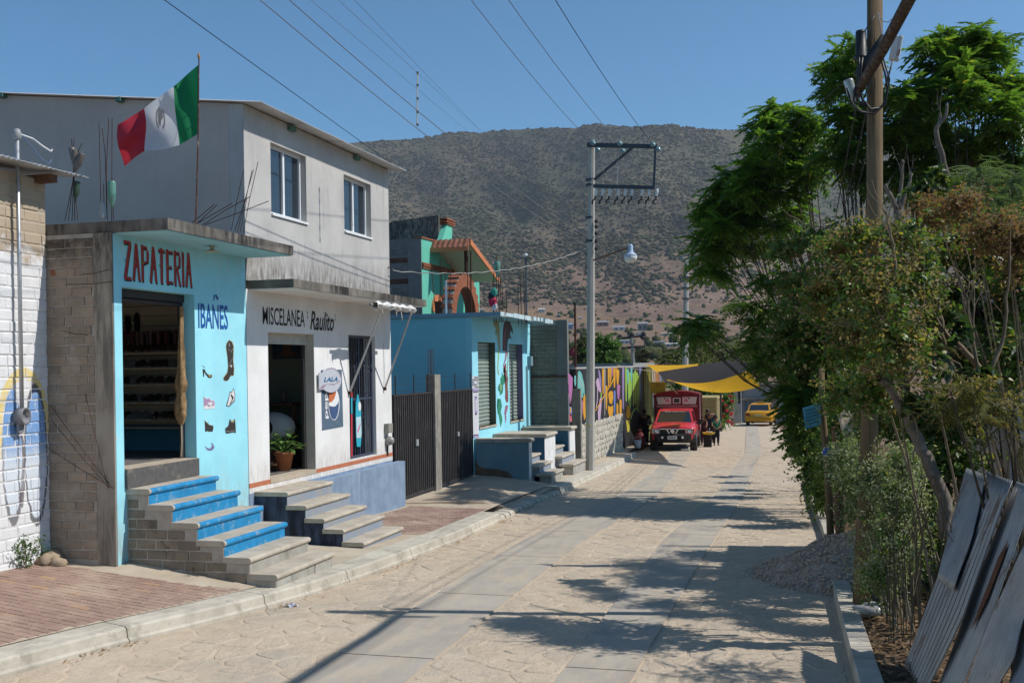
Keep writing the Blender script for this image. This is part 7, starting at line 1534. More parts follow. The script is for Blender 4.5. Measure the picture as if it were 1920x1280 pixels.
HOUSES = [(1017,583,12,8,M_HW,M_HW,'small white house highest on the slope behind the blue roof'),(1048,592,8,5,M_HW,M_HT,'small pale house on the slope left of the rusty post'),(1069,612,12,10,M_HBL,M_HBL,'blue metal shed on the slope beside the rusty post'),(1132,607,20,9,M_HB,M_HT,'brick hut with tin lean-to on the dry slope right of the utility pole'),(1162,616,22,8,M_HW,M_HT,'white shed with dark open front on the dry slope'),(1206,612,18,14,M_HG,M_HG,'dark unfinished house on the dry slope below the hill'),(1221,613,9,12,M_HB,M_HB,'narrow pinkish brick house beside the dark unfinished one'),(1200,625,16,4,M_HW,M_HT,'long low roof just above the double pole'),(1253,627,24,5,M_HW,M_HW,'low white wall of a plot on the dry slope'),(1172,641,18,7,M_HW,M_HT,'pale house behind the double arm pole'),(1260,647,26,7,M_HW,M_HW,'long white building low on the valley slope'),(1235,643,22,6,M_HG,M_HT,'grey sheds left of the long white building'),(1100,626,10,5,M_HG,M_HT,'small grey hut near the bright green tree'),(1215,660,14,7,M_HG,M_HDK,'dark house in the valley under the double pole'),(1316,596,8,5,M_HW,M_HW,'tiny white house at the right foot of the hill'),(905,582,10,5,M_HW,M_HT,'pale hut behind the brick arch'),(1240,664,18,6,M_HB,M_HT,'reddish house low in the valley'),(1330,662,16,6,M_HW,M_HW,'pale hut near the tarp in the valley'),(1090,596,6,4,M_HW,M_HT,'tiny hut just right of the rusty post top')]
for (u, v, wp, hp_, mw_, mr_, lab) in HOUSES:
    p, d = t_on(u, v+hp_/2); s_ = d/FPX; w_, h_ = wp*s_, hp_*s_; t = thing('far_house', lab, 'house', p)
    R_ = bearing(u); X_ = Vector((R_.y, -R_.x, 0))
    def bx(a0, a1, d0, d1, z0, z1, nm, m):
        c = MB(); pts = [p+X_*a+R_*q+Vector((0, 0, z)) for z in (z0, z1) for (a, q) in ((a0, d0), (a1, d0), (a1, d1), (a0, d1))]; c.add(pts, [(0,3,2,1), (4,5,6,7), (0,1,5,4), (1,2,6,5), (2,3,7,6), (3,0,4,7)]); c.build(nm, m, t)
    bx(-w_/2, w_/2, 0, w_*.7, -4, h_*.82, 'wall', mw_)
    c = MB(); z1 = h_*.83; c.add([p+X_*a+R_*q+Vector((0, 0, z)) for (a, q, z) in ((-w_*.55, -w_*.06, z1), (w_*.55, -w_*.06, z1), (w_*.55, w_*.75, z1+h_*.25), (-w_*.55, w_*.75, z1+h_*.25), (-w_*.55, -w_*.06, z1+h_*.06), (w_*.55, -w_*.06, z1+h_*.06), (w_*.55, w_*.75, z1+h_*.31), (-w_*.55, w_*.75, z1+h_*.31))], [(0,3,2,1), (4,5,6,7), (0,1,5,4), (1,2,6,5), (2,3,7,6), (3,0,4,7)]); c.build('roof', mr_, t)
    for q in (-.25, .2): bx(w_*q-w_*.07, w_*q+w_*.07, -.15, -.03, h_*.2, h_*.6, 'window', M_HDK)
# ================================================================ right side: vegetation, fence, wooden pole
def leaf_mat(name, c1, c2, c3=None, f3=.9, rough=.45, trans=.4):
    """leaves: tone varies leaf by leaf, light comes through"""
    q = Mat(name, rough, .45); g = q.new('ShaderNodeNewGeometry'); r = S(q.t, g.outputs['Random Per Island'])
    c = q.mix(r, c1, c2)
    if c3: c = q.mix(r.step(f3, f3+.02), c, c3)
    c = q.mix(q.noise(1.1, 3).step(.35, .7)*.5, c, tuple(x*.7 for x in c1)); q.color(c)
    t = q.new('ShaderNodeBsdfTranslucent'); m = q.new('ShaderNodeMixShader'); m.inputs[0].default_value = trans
    w = q.mix(.75, c, (.30, .42, .05), 'MIX') if False else q.mix(1.0, c, (1.6, 1.7, .8), 'MULTIPLY')
    q.t.links.new(w.k, t.inputs[0]); q.t.links.new(q.b.outputs[0], m.inputs[1]); q.t.links.new(t.outputs[0], m.inputs[2]); q.t.links.new(m.outputs[0], q.t.nodes['Material Output'].inputs[0]); return q.m
M_LF1 = leaf_mat('pinnate leaf green', (.065, .14, .022), (.155, .25, .04), (.34, .30, .04), .97, .32, .52)
M_LF2 = leaf_mat('dark pinnate leaf', (.050, .112, .02), (.115, .20, .035), (.30, .26, .04), .965, .32, .52)
M_LFP = leaf_mat('pale feathery leaf', (.085, .13, .06), (.14, .19, .09), None, .9, .6)
M_LFB = leaf_mat('shrub leaf green', (.065, .125, .022), (.16, .24, .045), (.36, .31, .06), .92)
M_LFO = leaf_mat('dry olive leaf', (.23, .20, .075), (.36, .28, .12), (.36, .20, .09), .7, .7)
M_LFW = leaf_mat('whitish green leaf', (.26, .30, .15), (.42, .45, .29), (.52, .52, .42), .8, .7)
M_LFD = leaf_mat('big dark leaf', (.028, .055, .02), (.05, .085, .028), (.16, .15, .05), .93, .4)
M_BARK = plain('grey brown bark', (.20, .165, .13), .95, .25, 9, .1, 0, .7, 26, mott=((.36, .33, .29), 5, .5))
M_TWIG = plain('tan bare twig', (.25, .19, .125), .9, .2, 9, .1)
M_DBARK = plain('dark stem bark', (.085, .065, .045), .95, .2, 9, .1)
def pinnate(npair=6, w=.135, L=.38, droop=.8):
    V, F = [], []
    def rach(s): return np.array([s*(1-.12*s), 0, -droop*s*s])
    for i in range(npair):
        s = .2+.72*i/(npair-1)
        for sd in (-1, 1):
            o = rach(s); l = L*(1-.25*abs(i-npair*.45)/npair); d = np.array([.5, sd*.75, -.5]); d /= np.linalg.norm(d); nrm = np.array([-d[1]*sd*.0+.1, 0, 1.0]); p = np.cross(nrm, d); p /= np.linalg.norm(p); k_ = len(V)
            V += [o, o+d*l*.4+p*w*.5, o+d*l+np.array([0, 0, -.07]), o+d*l*.4-p*w*.5]; F += [(k_, k_+1, k_+2), (k_, k_+2, k_+3)]
    o = rach(.95); k_ = len(V); V += [o, o+np.array([.12, w*.5, -.06]), o+np.array([.28, 0, -.2]), o+np.array([.12, -w*.5, -.06])]; F += [(k_, k_+1, k_+2), (k_, k_+2, k_+3)]
    k_ = len(V); V += [rach(0)+np.array([0, .008, 0]), rach(.5)+np.array([0, .006, 0]), rach(1), rach(.5)-np.array([0, .006, 0]), rach(0)-np.array([0, .008, 0])]; F += [(k_, k_+1, k_+3), (k_, k_+3, k_+4), (k_+1, k_+2, k_+3)]
    return np.array(V), np.array(F)
PIN = pinnate(); FEA = pinnate(9, .035, .22, .9)
def place_leaves(tpl, base, az, pit, scl, roll):
    V, F = tpl; n = len(base); ca, sa, cp_, sp_, cr_, sr_ = np.cos(az), np.sin(az), np.cos(pit), np.sin(pit), np.cos(roll), np.sin(roll)
    x = V[None, :, 0]*scl[:, None]; y = V[None, :, 1]*scl[:, None]; z = V[None, :, 2]*scl[:, None]
    y, z = y*cr_[:, None]-z*sr_[:, None], y*sr_[:, None]+z*cr_[:, None]
    x, z = x*cp_[:, None]-z*sp_[:, None], x*sp_[:, None]+z*cp_[:, None]
    x, y = x*ca[:, None]-y*sa[:, None], x*sa[:, None]+y*ca[:, None]
    W = np.stack([x, y, z], -1)+base[:, None, :]; return W.reshape(-1, 3), (F[None]+(np.arange(n)*len(V))[:, None, None]).reshape(-1, 3)
def tufts(tips, per, size, seed, spread=.05, up=.75):
    """leaf sprays at branch tips: leaves fan out and droop like an umbrella"""
    r = np.random.default_rng(seed); B, A, Pt, Sc, Ro = [], [], [], [], []
    for p in tips:
        n = int(per*r.uniform(.75, 1.25)); B.append(np.array(p)[None]+r.normal(0, spread, (n, 3))*np.array([1, 1, 1.2])); A.append(r.uniform(0, 6.283, n)); Pt.append(r.normal(up*.5, .34, n)); Sc.append(size*r.uniform(.65, 1.2, n)); Ro.append(r.normal(0, .3, n))
    return [np.concatenate(q) for q in (B, A, Pt, Sc, Ro)]
def tree(label, tips_px, t, base, mat, per=26, size=.42, seed=1, trunk_r=.05, extra=1, jit=.13, tpl=None, bark=None, group=None, stems=1):
    r = np.random.default_rng(seed); rt = random.Random(seed)
    T = thing('tree', label, 'tree', base, group)
    tips = []
    for (u, v) in tips_px:
        tt = t+rt.uniform(-.9, .9); p = P(u, v, t=tt); tips.append(np.array(p))
        for _ in range(extra): tips.append(np.array(p)+r.normal(0, jit, 3)*np.array([1, 1.2, .8]))
    V, F = place_leaves(tpl or PIN, *tufts(tips, per, size, seed)); np_mesh('crown', V, F, mat, T)
    # limbs run from the trunk to groups of tips
    main = [Vector(q) for q in tips[::extra+1]]; c = sum(main, Vector((0, 0, 0)))/len(main); B0 = Vector(base); fork = B0.lerp(Vector((c.x*.6+B0.x*.4, c.y, c.z)), .55); fork.z = B0.z+(c.z-B0.z)*.5
    MB().tube([B0-Vector((0, 0, .2)), B0.lerp(fork, .5)+Vector((rt.uniform(-.1, .1), rt.uniform(-.1, .1), 0)), fork], [trunk_r*1.25, trunk_r, trunk_r*.8], 8).smooth().build('trunk', bark or M_BARK, T)
    for m in main:
        mid = fork.lerp(m, .5)+Vector((rt.uniform(-.12, .12), rt.uniform(-.12, .12), -.15*(m-fork).length*.4)); MB().tube([fork, mid, m], [trunk_r*.5, trunk_r*.3, .008], 5).smooth().build('limb', bark or M_DBARK, T)
    return T
tree('tall tree with drooping feathery sprays topmost behind the wooden pole', [(1745,95),(1765,70),(1795,82),(1835,62),(1858,80),(1760,125),(1800,125),(1838,105),(1862,110),(1770,160),(1812,165),(1745,160),(1792,195),(1835,150)], 22, (3.0, 23.5, 0), M_LF1, 30, .44, 11, .05)
tree('tree with drooping sprays cut by the right edge of the photo', [(1880,160),(1903,150),(1918,185),(1870,195),(1898,215),(1918,250),(1885,250),(1900,300),(1872,290),(1915,330)], 22, (4.2, 23.0, 0), M_LF1, 30, .44, 12, .05)
tree('slender tree with sprays just left of the wooden pole', [(1580,108),(1562,128),(1602,118),(1560,170),(1592,150),(1605,205),(1578,220),(1612,240),(1572,258),(1602,285),(1590,320),(1565,300),(1625,330)], 23, (1.2, 23.6, -.1), M_LF2, 32, .42, 13, .04)
tree('leafy tree in the middle right of the wooden pole', [(1690,175),(1722,185),(1702,215),(1742,225),(1680,235),(1727,250),(1662,262),(1702,275),(1752,270),(1690,310),(1742,300),(1790,255),(1832,262),(1812,282),(1780,300),(1850,300),(1720,340),(1680,350)], 22.5, (2.4, 23.6, -.1), M_LF1, 32, .43, 14, .06)
tree('tree with umbrella sprays standing tallest against the hill', [(1458,208),(1492,218),(1442,230),(1512,240),(1472,245),(1435,268),(1502,275),(1522,248),(1420,292),(1462,292),(1412,315),(1442,328),(1492,322),(1400,345),(1475,360),(1510,330)], 25.5, (.9, 26.4, -.2), M_LF1, 31, .46, 15, .05)
tree('tree with umbrella sprays overhanging the street at the far left', [(1370,335),(1352,350),(1392,358),(1342,380),(1332,400),(1377,398),(1412,388),(1442,375),(1352,428),(1328,438),(1402,428),(1452,425),(1482,400),(1345,468),(1322,490),(1377,465),(1335,512),(1425,460)], 26.5, (.7, 28, -.2), M_LF1, 31, .47, 16, .05)
tree('dark low tree whose drooping branch hangs over the street above the tarp', [(1305,605),(1290,618),(1325,612),(1310,632),(1402,575),(1422,605),(1412,650),(1442,642),(1432,675),(1460,700),(1482,702),(1442,530),(1482,520),(1502,562),(1462,582),(1500,640),(1520,690)], 24, (.6, 24.5, -.1), M_LF2, 20, .40, 17, .06)
tree('dark tree filling the gap over the verge behind the blue sign', [(1505,765),(1520,720),(1508,790),(1540,660),(1560,720),(1512,620),(1550,600),(1505,820),(1490,735),(1530,760),(1580,660)], 22, (.9, 22.6, 0), M_LF2, 34, .44, 18, .05)
tree('pale feathery tree at the right edge between the dark trees', [(1830,330),(1870,325),(1900,345),(1840,370),(1880,380),(1915,390),(1860,410),(1810,365),(1895,420),(1830,400)], 14.5, (2.6, 14.3, .4), M_LFP, 30, .40, 19, .04, tpl=FEA)
# ---- shrubs: clouds of small leaves on twigs
def cloud(ells, n, lo, hi, seed, shape=(.45, .62)):
    """leaf quads in ellipsoid clumps [(centre, radii, weight)], denser to the shell"""
    r = np.random.default_rng(seed); w = np.array([e[2] for e in ells], float); w /= w.sum(); V, F = [], []; k_ = 0
    for e, ww in zip(ells, w):
        m = max(8, int(n*ww)); T = max(5, m//16); dt = r.normal(size=(T, 3))+np.array([0, 0, .35]); dt /= np.linalg.norm(dt, axis=1)[:, None]
        ln = np.where(r.random(T) < .18, r.uniform(1.1, 1.55, T), r.uniform(.55, 1.08, T)); bend = r.normal(0, .28, (T, 3))+np.array([0, 0, -.12]); k2 = r.integers(0, T, m); s = r.uniform(.12, 1, m)**.62
        d = dt[k2]; p = np.array(e[0])+np.array(e[1])*(d*(ln[k2]*s)[:, None]+bend[k2]*(s*s)[:, None])+r.normal(0, .03, (m, 3)); nn = d*.6+r.normal(0, .6, (m, 3))+np.array([0, 0, .5]); nn /= np.linalg.norm(nn, axis=1)[:, None]
        a = np.cross(nn, r.normal(size=(m, 3))); a /= np.linalg.norm(a, axis=1)[:, None]; b_ = np.cross(nn, a); L = r.uniform(lo, hi, m)[:, None]; W = L*r.uniform(*shape, (m, 1))
        q = np.stack([p-a*L*.5, p+b_*W*.5-a*L*.05, p+a*L*.5-nn*L*.12, p-b_*W*.5-a*L*.05], 1); V.append(q.reshape(-1, 3)); F.append((np.arange(m)*4)[:, None]+np.array([[0, 1, 2, 3]])+k_); k_ += m*4
    return np.concatenate(V), np.concatenate(F)
def el(u, v, t, ru, rv, rd=None, w=None):
    """clump seen at (u, v), half-sizes given in photograph pixels"""
    s = t/FPX; R = (ru*s, (rd or ru*s*1.1), rv*s); return (tuple(P(u, v, t=t)), R, w or ru*rv)
def shrub(label, ells, n, lo, hi, mat, seed, base, stems=8, name='shrub', spread=.25, twig=None, mats2=None, shape=(.45, .62)):
    T = thing(name, label, 'shrub', base); V, F = cloud(ells, n, lo, hi, seed, shape); np_mesh('foliage', V, F, mat, T)
    if mats2:
        for i, (m2, n2, l2, h2) in enumerate(mats2): V, F = cloud(ells, n2, l2, h2, seed+77+i, shape); np_mesh('dry_foliage', V, F, m2, T)
    r = random.Random(seed)
    for i in range(stems):
        e = ells[i % len(ells)]; B_ = Vector(base)+Vector((r.uniform(-spread, spread), r.uniform(-spread*1.6, spread*1.6), -.1)); tip = Vector(e[0])+Vector((r.uniform(-.6, .6)*e[1][0], r.uniform(-.6, .6)*e[1][1], r.uniform(0, .9)*e[1][2])); m = B_.lerp(tip, .55)+Vector((r.uniform(-.12, .12), r.uniform(-.12, .12), .1)); MB().tube([B_, m, tip], [.017, .011, .003], 5).build('stem', twig or M_DBARK, T)
    return T
shrub('dense dark green bush overhanging the verge above the blue sign', [el(1475,470,22.5,38,30), el(1530,450,22,48,32), el(1590,470,21.5,60,55), el(1490,545,22.5,50,48), el(1560,560,21.5,70,65), el(1480,630,22.5,44,44), el(1540,650,22,70,70), el(1610,600,21,60,70), el(1515,720,22.5,55,55)], 15000, .07, .15, M_LFB, 31, (1.2, 22.0, -.1), 10, mats2=[(M_LFO, 15000, .03, .075)])
shrub('dry olive brown bush with withered flower heads in the middle', [el(1610,445,11,50,30), el(1560,470,11.2,45,32), el(1690,440,10.8,55,40), el(1590,530,11,60,50), el(1660,550,10.4,70,65), el(1720,520,10.6,60,70), el(1600,640,11,65,55), el(1690,650,10.2,70,70), el(1540,560,11.3,40,50), el(1640,740,10.8,55,50)], 13000, .028, .062, M_LFO, 32, (1.5, 11.2, .25), 3, spread=.3, twig=M_TWIG, mats2=[(M_LFB, 9000, .04, .085)])
shrub('tall green bush with broad leaves at the right edge', [el(1790,470,13.4,60,55), el(1850,490,13.2,65,65), el(1900,560,12.6,50,85), el(1780,570,13.4,60,65), el(1840,610,13.2,65,65), el(1800,680,12.8,65,55), el(1890,690,12.2,55,65), el(1735,630,13.4,45,60)], 8000, .06, .12, M_LFB, 33, (2.5, 12.9, .35), 12, mats2=[(M_LFO, 6000, .03, .07), (M_LFD, 700, .12, .22)])
shrub('rust brown withered bush top below the pale feathery tree', [el(1800,385,12.5,55,35), el(1860,440,12,60,50), el(1905,470,11.5,40,60), el(1750,400,13,45,40)], 9000, .03, .07, leaf_mat('rusty dry leaf', (.22, .115, .055), (.34, .19, .10), (.15, .16, .05), .7, .8), 34, (2.5, 12.4, .35), 10, twig=M_TWIG)
shrub('whitish green airy shrub beside the foot of the wooden pole', [el(1590,860,12.3,45,40), el(1640,900,11.6,55,55), el(1690,940,11,50,60), el(1620,960,11.8,40,50), el(1680,1020,10.8,50,55), el(1700,870,11.2,40,40), el(1650,1080,11,45,50), el(1600,905,12,40,40)], 30000, .022, .05, M_LFW, 35, (.85, 11.4, .2), 9, twig=plain('pale thin twig', (.22, .19, .13), .9), mats2=[(M_LFB, 5200, .04, .08)], shape=(.3, .5))
shrub('dark undergrowth between the pole foot and the tin fence', [el(1725,800,13.2,60,60), el(1790,790,13,60,60), el(1740,900,12.8,45,70), el(1760,1000,12.2,40,60), el(1720,1060,12.4,40,50), el(1795,870,12.6,50,50), el(1650,780,14.5,70,60), el(1590,740,16,60,60)], 15000, .045, .11, M_LFB, 36, (1.5, 12.8, .25), 14, mats2=[(M_LFO, 5000, .03, .07)])
shrub('dark hedge at the road edge behind the wooden posts', [el(1508,830,21,26,50), el(1522,890,20.5,30,50), el(1542,930,20,28,40), el(1562,870,19.5,38,55), el(1585,800,19.5,40,50), el(1503,770,22,28,45), el(1537,820,21,40,55)], 16000, .045, .10, M_LFB, 37, (.55, 20.4, -.1), 10)
shrub('thin dark hedge along the verge beyond the posts', [el(1498,800,27,22,40), el(1498,772,29,22,36), el(1490,840,26,20,30), el(1496,745,31,24,32), el(1525,760,25,34,60)], 9000, .06, .12, M_LF2, 38, (.5, 27, -.2), 8)
shrub('feathery olive fern-like shrub in front at the right edge', [el(1840,720,9.2,60,30), el(1880,760,9,50,30), el(1800,745,9.4,45,30), el(1850,790,9,50,25)], 400, .03, .05, M_LFO, 39, (1.6, 9.2, .4), 2)
r_ = np.random.default_rng(5); tips = [np.array(P(u, v, t=9.2))+r_.normal(0, .12, 3) for (u, v) in ((1800,725),(1840,715),(1880,725),(1820,750),(1865,760),(1905,745),(1800,775),(1850,790),(1890,785),(1780,750)) for _ in range(3)]
fs = thing('fern_shrub', 'arching olive green feathery fronds above the tin fence', 'shrub', (1.6, 9.3, .4)); V, F = place_leaves(pinnate(11, .03, .16, .5), *tufts(tips, 3, .42, 8, .06, .5)); np_mesh('foliage', V, F, leaf_mat('olive frond', (.085, .085, .025), (.14, .13, .04), (.2, .13, .05), .9, .7), fs)
for q in tips[::12]: MB().tube([(1.6, 9.3, .3), tuple((np.array((1.6, 9.3, .3))+q)/2+np.array((.05, 0, .1))), tuple(q)], [.02, .014, .006], 5).build('stem', M_DBARK, fs)
# ---- crooked pale tree with bare branches
ct = thing('tree', 'crooked pale-barked tree with many bare branches over the tin fence', 'tree', tuple(G(1768, 1000)))
rbr = random.Random(77)
def br(pts, t, r0, r1, mat, nm='branch', par=None, td=0.0):
    """a crooked branch through the given points, with side twigs"""
    q = [P(u, v, t=t+td*i) for i, (u, v) in enumerate(pts)]; s = []
    for i in range(len(q)-1):
        a, b_, c, d = q[max(i-1, 0)], q[i], q[i+1], q[min(i+2, len(q)-1)]
        for k_ in range(4):
            x = k_/4; s.append(.5*((2*b_)+(c-a)*x+(2*a-5*b_+4*c-d)*x*x+(3*b_-a-3*c+d)*x**3)+Vector((rbr.gauss(0, .008), rbr.gauss(0, .008), rbr.gauss(0, .008))))
    s.append(q[-1]); n = len(s); MB().tube(s, [r0+(r1-r0)*i/(n-1) for i in range(n)], 6).smooth().build(nm, mat, par or ct)
    if nm == 'branch':
        for _ in range(max(2, n//5)):
            i = rbr.randrange(n//3, n-1); d = (s[i+1]-s[i]).normalized(); side = Vector((rbr.uniform(-1, 1), rbr.uniform(-.6, .6), rbr.uniform(.0, 1))); dd = (d*.7+side*.8).normalized(); L = rbr.uniform(.18, .5); p0 = s[i]
            MB().tube([p0, p0+dd*L*.35+Vector((0, 0, .02)), p0+dd*L*.7+side*.05*L, p0+dd*L+Vector((0, 0, .1*L))], [max(.004, r1*.9), .004, .003, .002], 4).build('twig', mat, par or ct)
br([(1772,1010),(1768,940),(1745,880),(1722,830),(1700,775),(1672,730),(1655,712)], 10.3, .075, .05, M_BARK, 'trunk')
br([(1655,712),(1640,690),(1610,655),(1570,630),(1530,610),(1490,575)], 10.6, .045, .012, M_DBARK, td=.3)
br([(1672,725),(1672,640),(1680,560),(1678,490),(1668,430),(1660,395)], 10.3, .032, .008, M_TWIG)
br([(1790,700),(1768,640),(1755,560),(1748,500),(1733,455)], 10.6, .03, .009, M_TWIG); br([(1835,690),(1800,650),(1768,615),(1755,560)], 10.6, .035, .022, M_TWIG); br([(1855,700),(1880,640),(1888,560),(1895,480)], 10.4, .026, .008, M_TWIG)
br([(1835,690),(1818,620),(1812,560),(1800,520)], 10.5, .02, .007, M_TWIG); br([(1830,680),(1825,600),(1824,525)], 10.5, .016, .006, M_TWIG); br([(1680,560),(1640,520),(1600,470),(1555,430),(1500,418)], 10.8, .014, .005, M_TWIG, td=.25)
br([(1676,600),(1640,560),(1620,545),(1560,500)], 10.7, .012, .004, M_TWIG); br([(1665,690),(1700,650),(1720,600),(1735,560)], 10.2, .015, .005, M_TWIG); br([(1672,640),(1655,600),(1638,560),(1632,520)], 10.3, .012, .004, M_TWIG)
br([(1768,615),(1730,560),(1700,520),(1690,500)], 10.5, .014, .005, M_TWIG); br([(1676,655),(1720,690),(1690,735)], 10.1, .012, .006, M_TWIG); br([(1660,640),(1600,612),(1560,608)], 10.4, .010, .004, M_TWIG); br([(1755,660),(1780,670),(1812,700)], 10.4, .012, .007, M_TWIG)
br([(1662,715),(1690,745),(1720,800),(1712,860)], 10.2, .014, .008, M_TWIG); br([(1748,560),(1722,500),(1700,440)], 10.6, .012, .004, M_TWIG); br([(1812,560),(1818,520),(1835,495)], 10.5, .010, .004, M_TWIG); br([(1690,500),(1675,455),(1645,405)], 10.6, .01, .004, M_TWIG)
V, F = cloud([el(1720,660,10.4,25,20), el(1765,690,10.3,20,20), el(1700,760,10.2,30,25), el(1840,700,10.2,30,30), el(1860,770,10.1,30,25), el(1740,770,10.2,30,30), el(1800,620,10.4,25,25)], 420, .10, .19, 61, (.4, .55)); np_mesh('foliage', V, F, M_LFD, ct)
# stump-like cut tree behind the pole
st = thing('tree', 'pollarded tree with pale cut stems right behind the wooden pole', 'tree', tuple(P(1690, 720, t=15)))
def br2(pts, r0, r1): br(pts, 14.8, r0, r1, M_BARK, 'branch', st)
br([(1695,760),(1690,600),(1684,480),(1684,395)], 14.8, .09, .07, M_BARK, 'trunk', st); br2([(1684,395),(1672,375),(1660,345)], .045, .025); br2([(1684,395),(1690,340),(1692,300)], .035, .02); br2([(1684,395),(1700,360),(1710,325)], .04, .02); br2([(1780,345),(1765,290),(1755,245),(1770,225),(1775,195)], .05, .02); br2([(1785,480),(1782,400),(1780,345)], .055, .05); br2([(1780,345),(1768,330),(1750,325)], .03, .015)
V, F = cloud([el(1745,350,13.5,40,35), el(1730,385,13.4,35,25)], 420, .14, .24, 62, (.28, .4)); np_mesh('foliage', V, F, leaf_mat('long hanging leaf', (.045, .085, .02), (.085, .13, .03), (.20, .20, .05), .85, .4), st)
# ---- dry stalks and cane at the verge
gs = MB(); rg = random.Random(14)
for i in range(46):
    u = rg.uniform(1660, 1790); v1 = rg.uniform(1060, 1190); t = 10.6-(u-1640)*.006+rg.uniform(-.4, .5); p = P(u, v1, t=t); h = rg.uniform(.5, 1.5); gs.tube([p-Vector((0, 0, .2)), p+Vector((rg.uniform(-.05, .05), rg.uniform(-.05, .05), h*.5)), p+Vector((rg.uniform(-.35, .35), rg.uniform(-.3, .3), h))], [.006, .005, .002], 3, cap=False)
tag(gs.build('dry_stalks', plain('dry cane stalk', (.15, .115, .07), .9, .3, 12), None), 'dry thin stalks standing in the dark undergrowth by the tin fence', 'stalks', kind='stuff')
# ---- leaning tin fence
def zf_(x, y): return (1640+x/3.046, 860+y/3.046)
Bp = P(1691, 1262, Z=.24); Tp = P(1850, 885, Y=Bp.y+.12); UPV = (Tp-Bp).normalized(); NRM = Vector((0, 1, 0)).cross(UPV).normalized()
def onf(x, y, lift=0.0): d = ray(*zf_(x, y)); t = (Bp+NRM*lift-Vector((0, 0, CZ))).dot(NRM)/d.dot(NRM); return Vector((0, 0, CZ))+d*t
k = Mat('weathered ribbed tin', .48, .4, .55); c = k.mix(k.noise(2.2, 6, .65).step(.3, .7), (.27, .275, .275), (.40, .405, .40)); c = k.mix(k.noise(1.7, 6, .75, (1, 1, .35), seed=3).step(.55, .66)*.8, c, (.15, .075, .04)); k.color(c); k.bump(k.noise(40, 4), .2, .004); M_TIN = k.m
M_TIND = plain('dirt and shade in tin grooves', (.12, .115, .105), .75, .2, 6, .3, .2)  # groove dirt doubles as painted shade so the ribs stand out
tf = thing('tin_fence', 'leaning fence of weathered corrugated tin sheets at the lower right', 'fence', tuple(Bp))
def tin(nm, lft, rgt, lift, waves, amp=.007):
    L_ = [onf(*p, lift) for p in lft]; R_ = [onf(*p, lift) for p in rgt]
    def at(Q, s): x = s*(len(Q)-1); i = min(len(Q)-2, int(x)); return Q[i].lerp(Q[i+1], x-i)
    n = waves*10; b = MB(); b.grid(lambda u, w: at(L_, w).lerp(at(R_, w), u)-NRM*(amp*math.sin(u*waves*2*math.pi)+.004*math.sin(w*5+u*2)+.002*math.sin(w*17)), n, 14)
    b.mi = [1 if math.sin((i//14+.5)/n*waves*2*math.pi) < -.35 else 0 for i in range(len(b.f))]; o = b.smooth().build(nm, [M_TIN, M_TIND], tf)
    m = o.modifiers.new('thickness', 'SOLIDIFY'); m.thickness = .002
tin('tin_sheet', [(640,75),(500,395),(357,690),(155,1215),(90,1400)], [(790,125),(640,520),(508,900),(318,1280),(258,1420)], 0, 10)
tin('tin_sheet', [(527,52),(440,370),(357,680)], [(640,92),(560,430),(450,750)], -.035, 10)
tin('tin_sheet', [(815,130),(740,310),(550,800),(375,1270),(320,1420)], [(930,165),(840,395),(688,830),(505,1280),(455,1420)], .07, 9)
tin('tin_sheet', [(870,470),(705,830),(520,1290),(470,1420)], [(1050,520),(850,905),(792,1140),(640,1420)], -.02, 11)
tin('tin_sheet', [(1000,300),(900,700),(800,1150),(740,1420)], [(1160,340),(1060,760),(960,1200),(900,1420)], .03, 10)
MB().add([onf(x, y, .050) for x, y in ((765,462),(735,560),(650,780),(590,910),(551,975),(590,860),(660,680),(705,560))], [tuple(range(8))]).build('rust_streak', plain('rust streak', (.13, .055, .025), .95, .2, 20), tf)
for (a, c_) in (((150,1140),(420,470)), ((180,1120),(440,560)), ((930,120),(760,700))): MB().tube([onf(*a, .10)-Vector((0, 0, .3)), onf(*c_, .14)], .024, 6).build('fence_stick', M_DBARK, tf)
# ---- round wooden pole with telephone gear
k = Mat('weathered round timber', .9, .15); c = k.mix(k.noise(3, 6, .65, (1, 1, .12)).step(.3, .7), (.15, .105, .058), (.23, .17, .10)); c = k.mix(k.noise(11, 5, .7, (1, 1, .06)).step(.55, .7)*.6, c, (.06, .045, .03)); c = k.mix(k.noise(38, 4, .7, (1, 1, .03), seed=3).step(.52, .66)*.5, c, (.05, .038, .025)); k.color(c); k.bump(k.noise(40, 5, .7, (1, 1, .05)), .7, .012); M_TIMB = k.m
wp = thing('wooden_pole', 'tall round wooden telephone pole hung with cables on the right', 'utility pole', (.53, 12.25, .2))
W0, W1, W2 = Vector((.53, 12.25, .0)), Vector((.748, 12.237, 4.423)), Vector((.79, 12.25, 7.05))
MB().tube([W0, W0.lerp(W1, .5)+Vector((.02, 0, 0)), W1, W2], [.096, .092, .086, .082], 14).smooth().build('pole', M_TIMB, wp)
def wpx(u, v, t=11.55): return P(u, v, t=t)
M_PLB = plain('black plastic', (.016, .016, .017), .5, .1, 14, .4)
MB().lathe([(.0, 0), (.05, .0), (.056, -.02), (.056, -.27), (.075, -.275), (.075, -.31), (.03, -.33)], wpx(1614, 58), 14).smooth().build('splice_case', M_PLB, wp)
bx = thing('cable_box', 'white cable junction box tilted on the right of the wooden pole', 'box', wpx(1680, 90)); M_PLW = plain('white plastic box', (.66, .70, .70), .4, .06, 9, .4); c0 = wpx(1680, 91, 11.75)
b = MB(); dx, dz = Vector((.19, .0, .98)).normalized(), 0; sx_ = Vector((.98, 0, -.19)); c8 = []
for (a, e, f) in [(x, y, z) for x in (-1, 1) for y in (-1, 1) for z in (-1, 1)]: c8.append(c0+sx_*a*.055+Vector((0, e*.05, 0))+dx*f*.135)
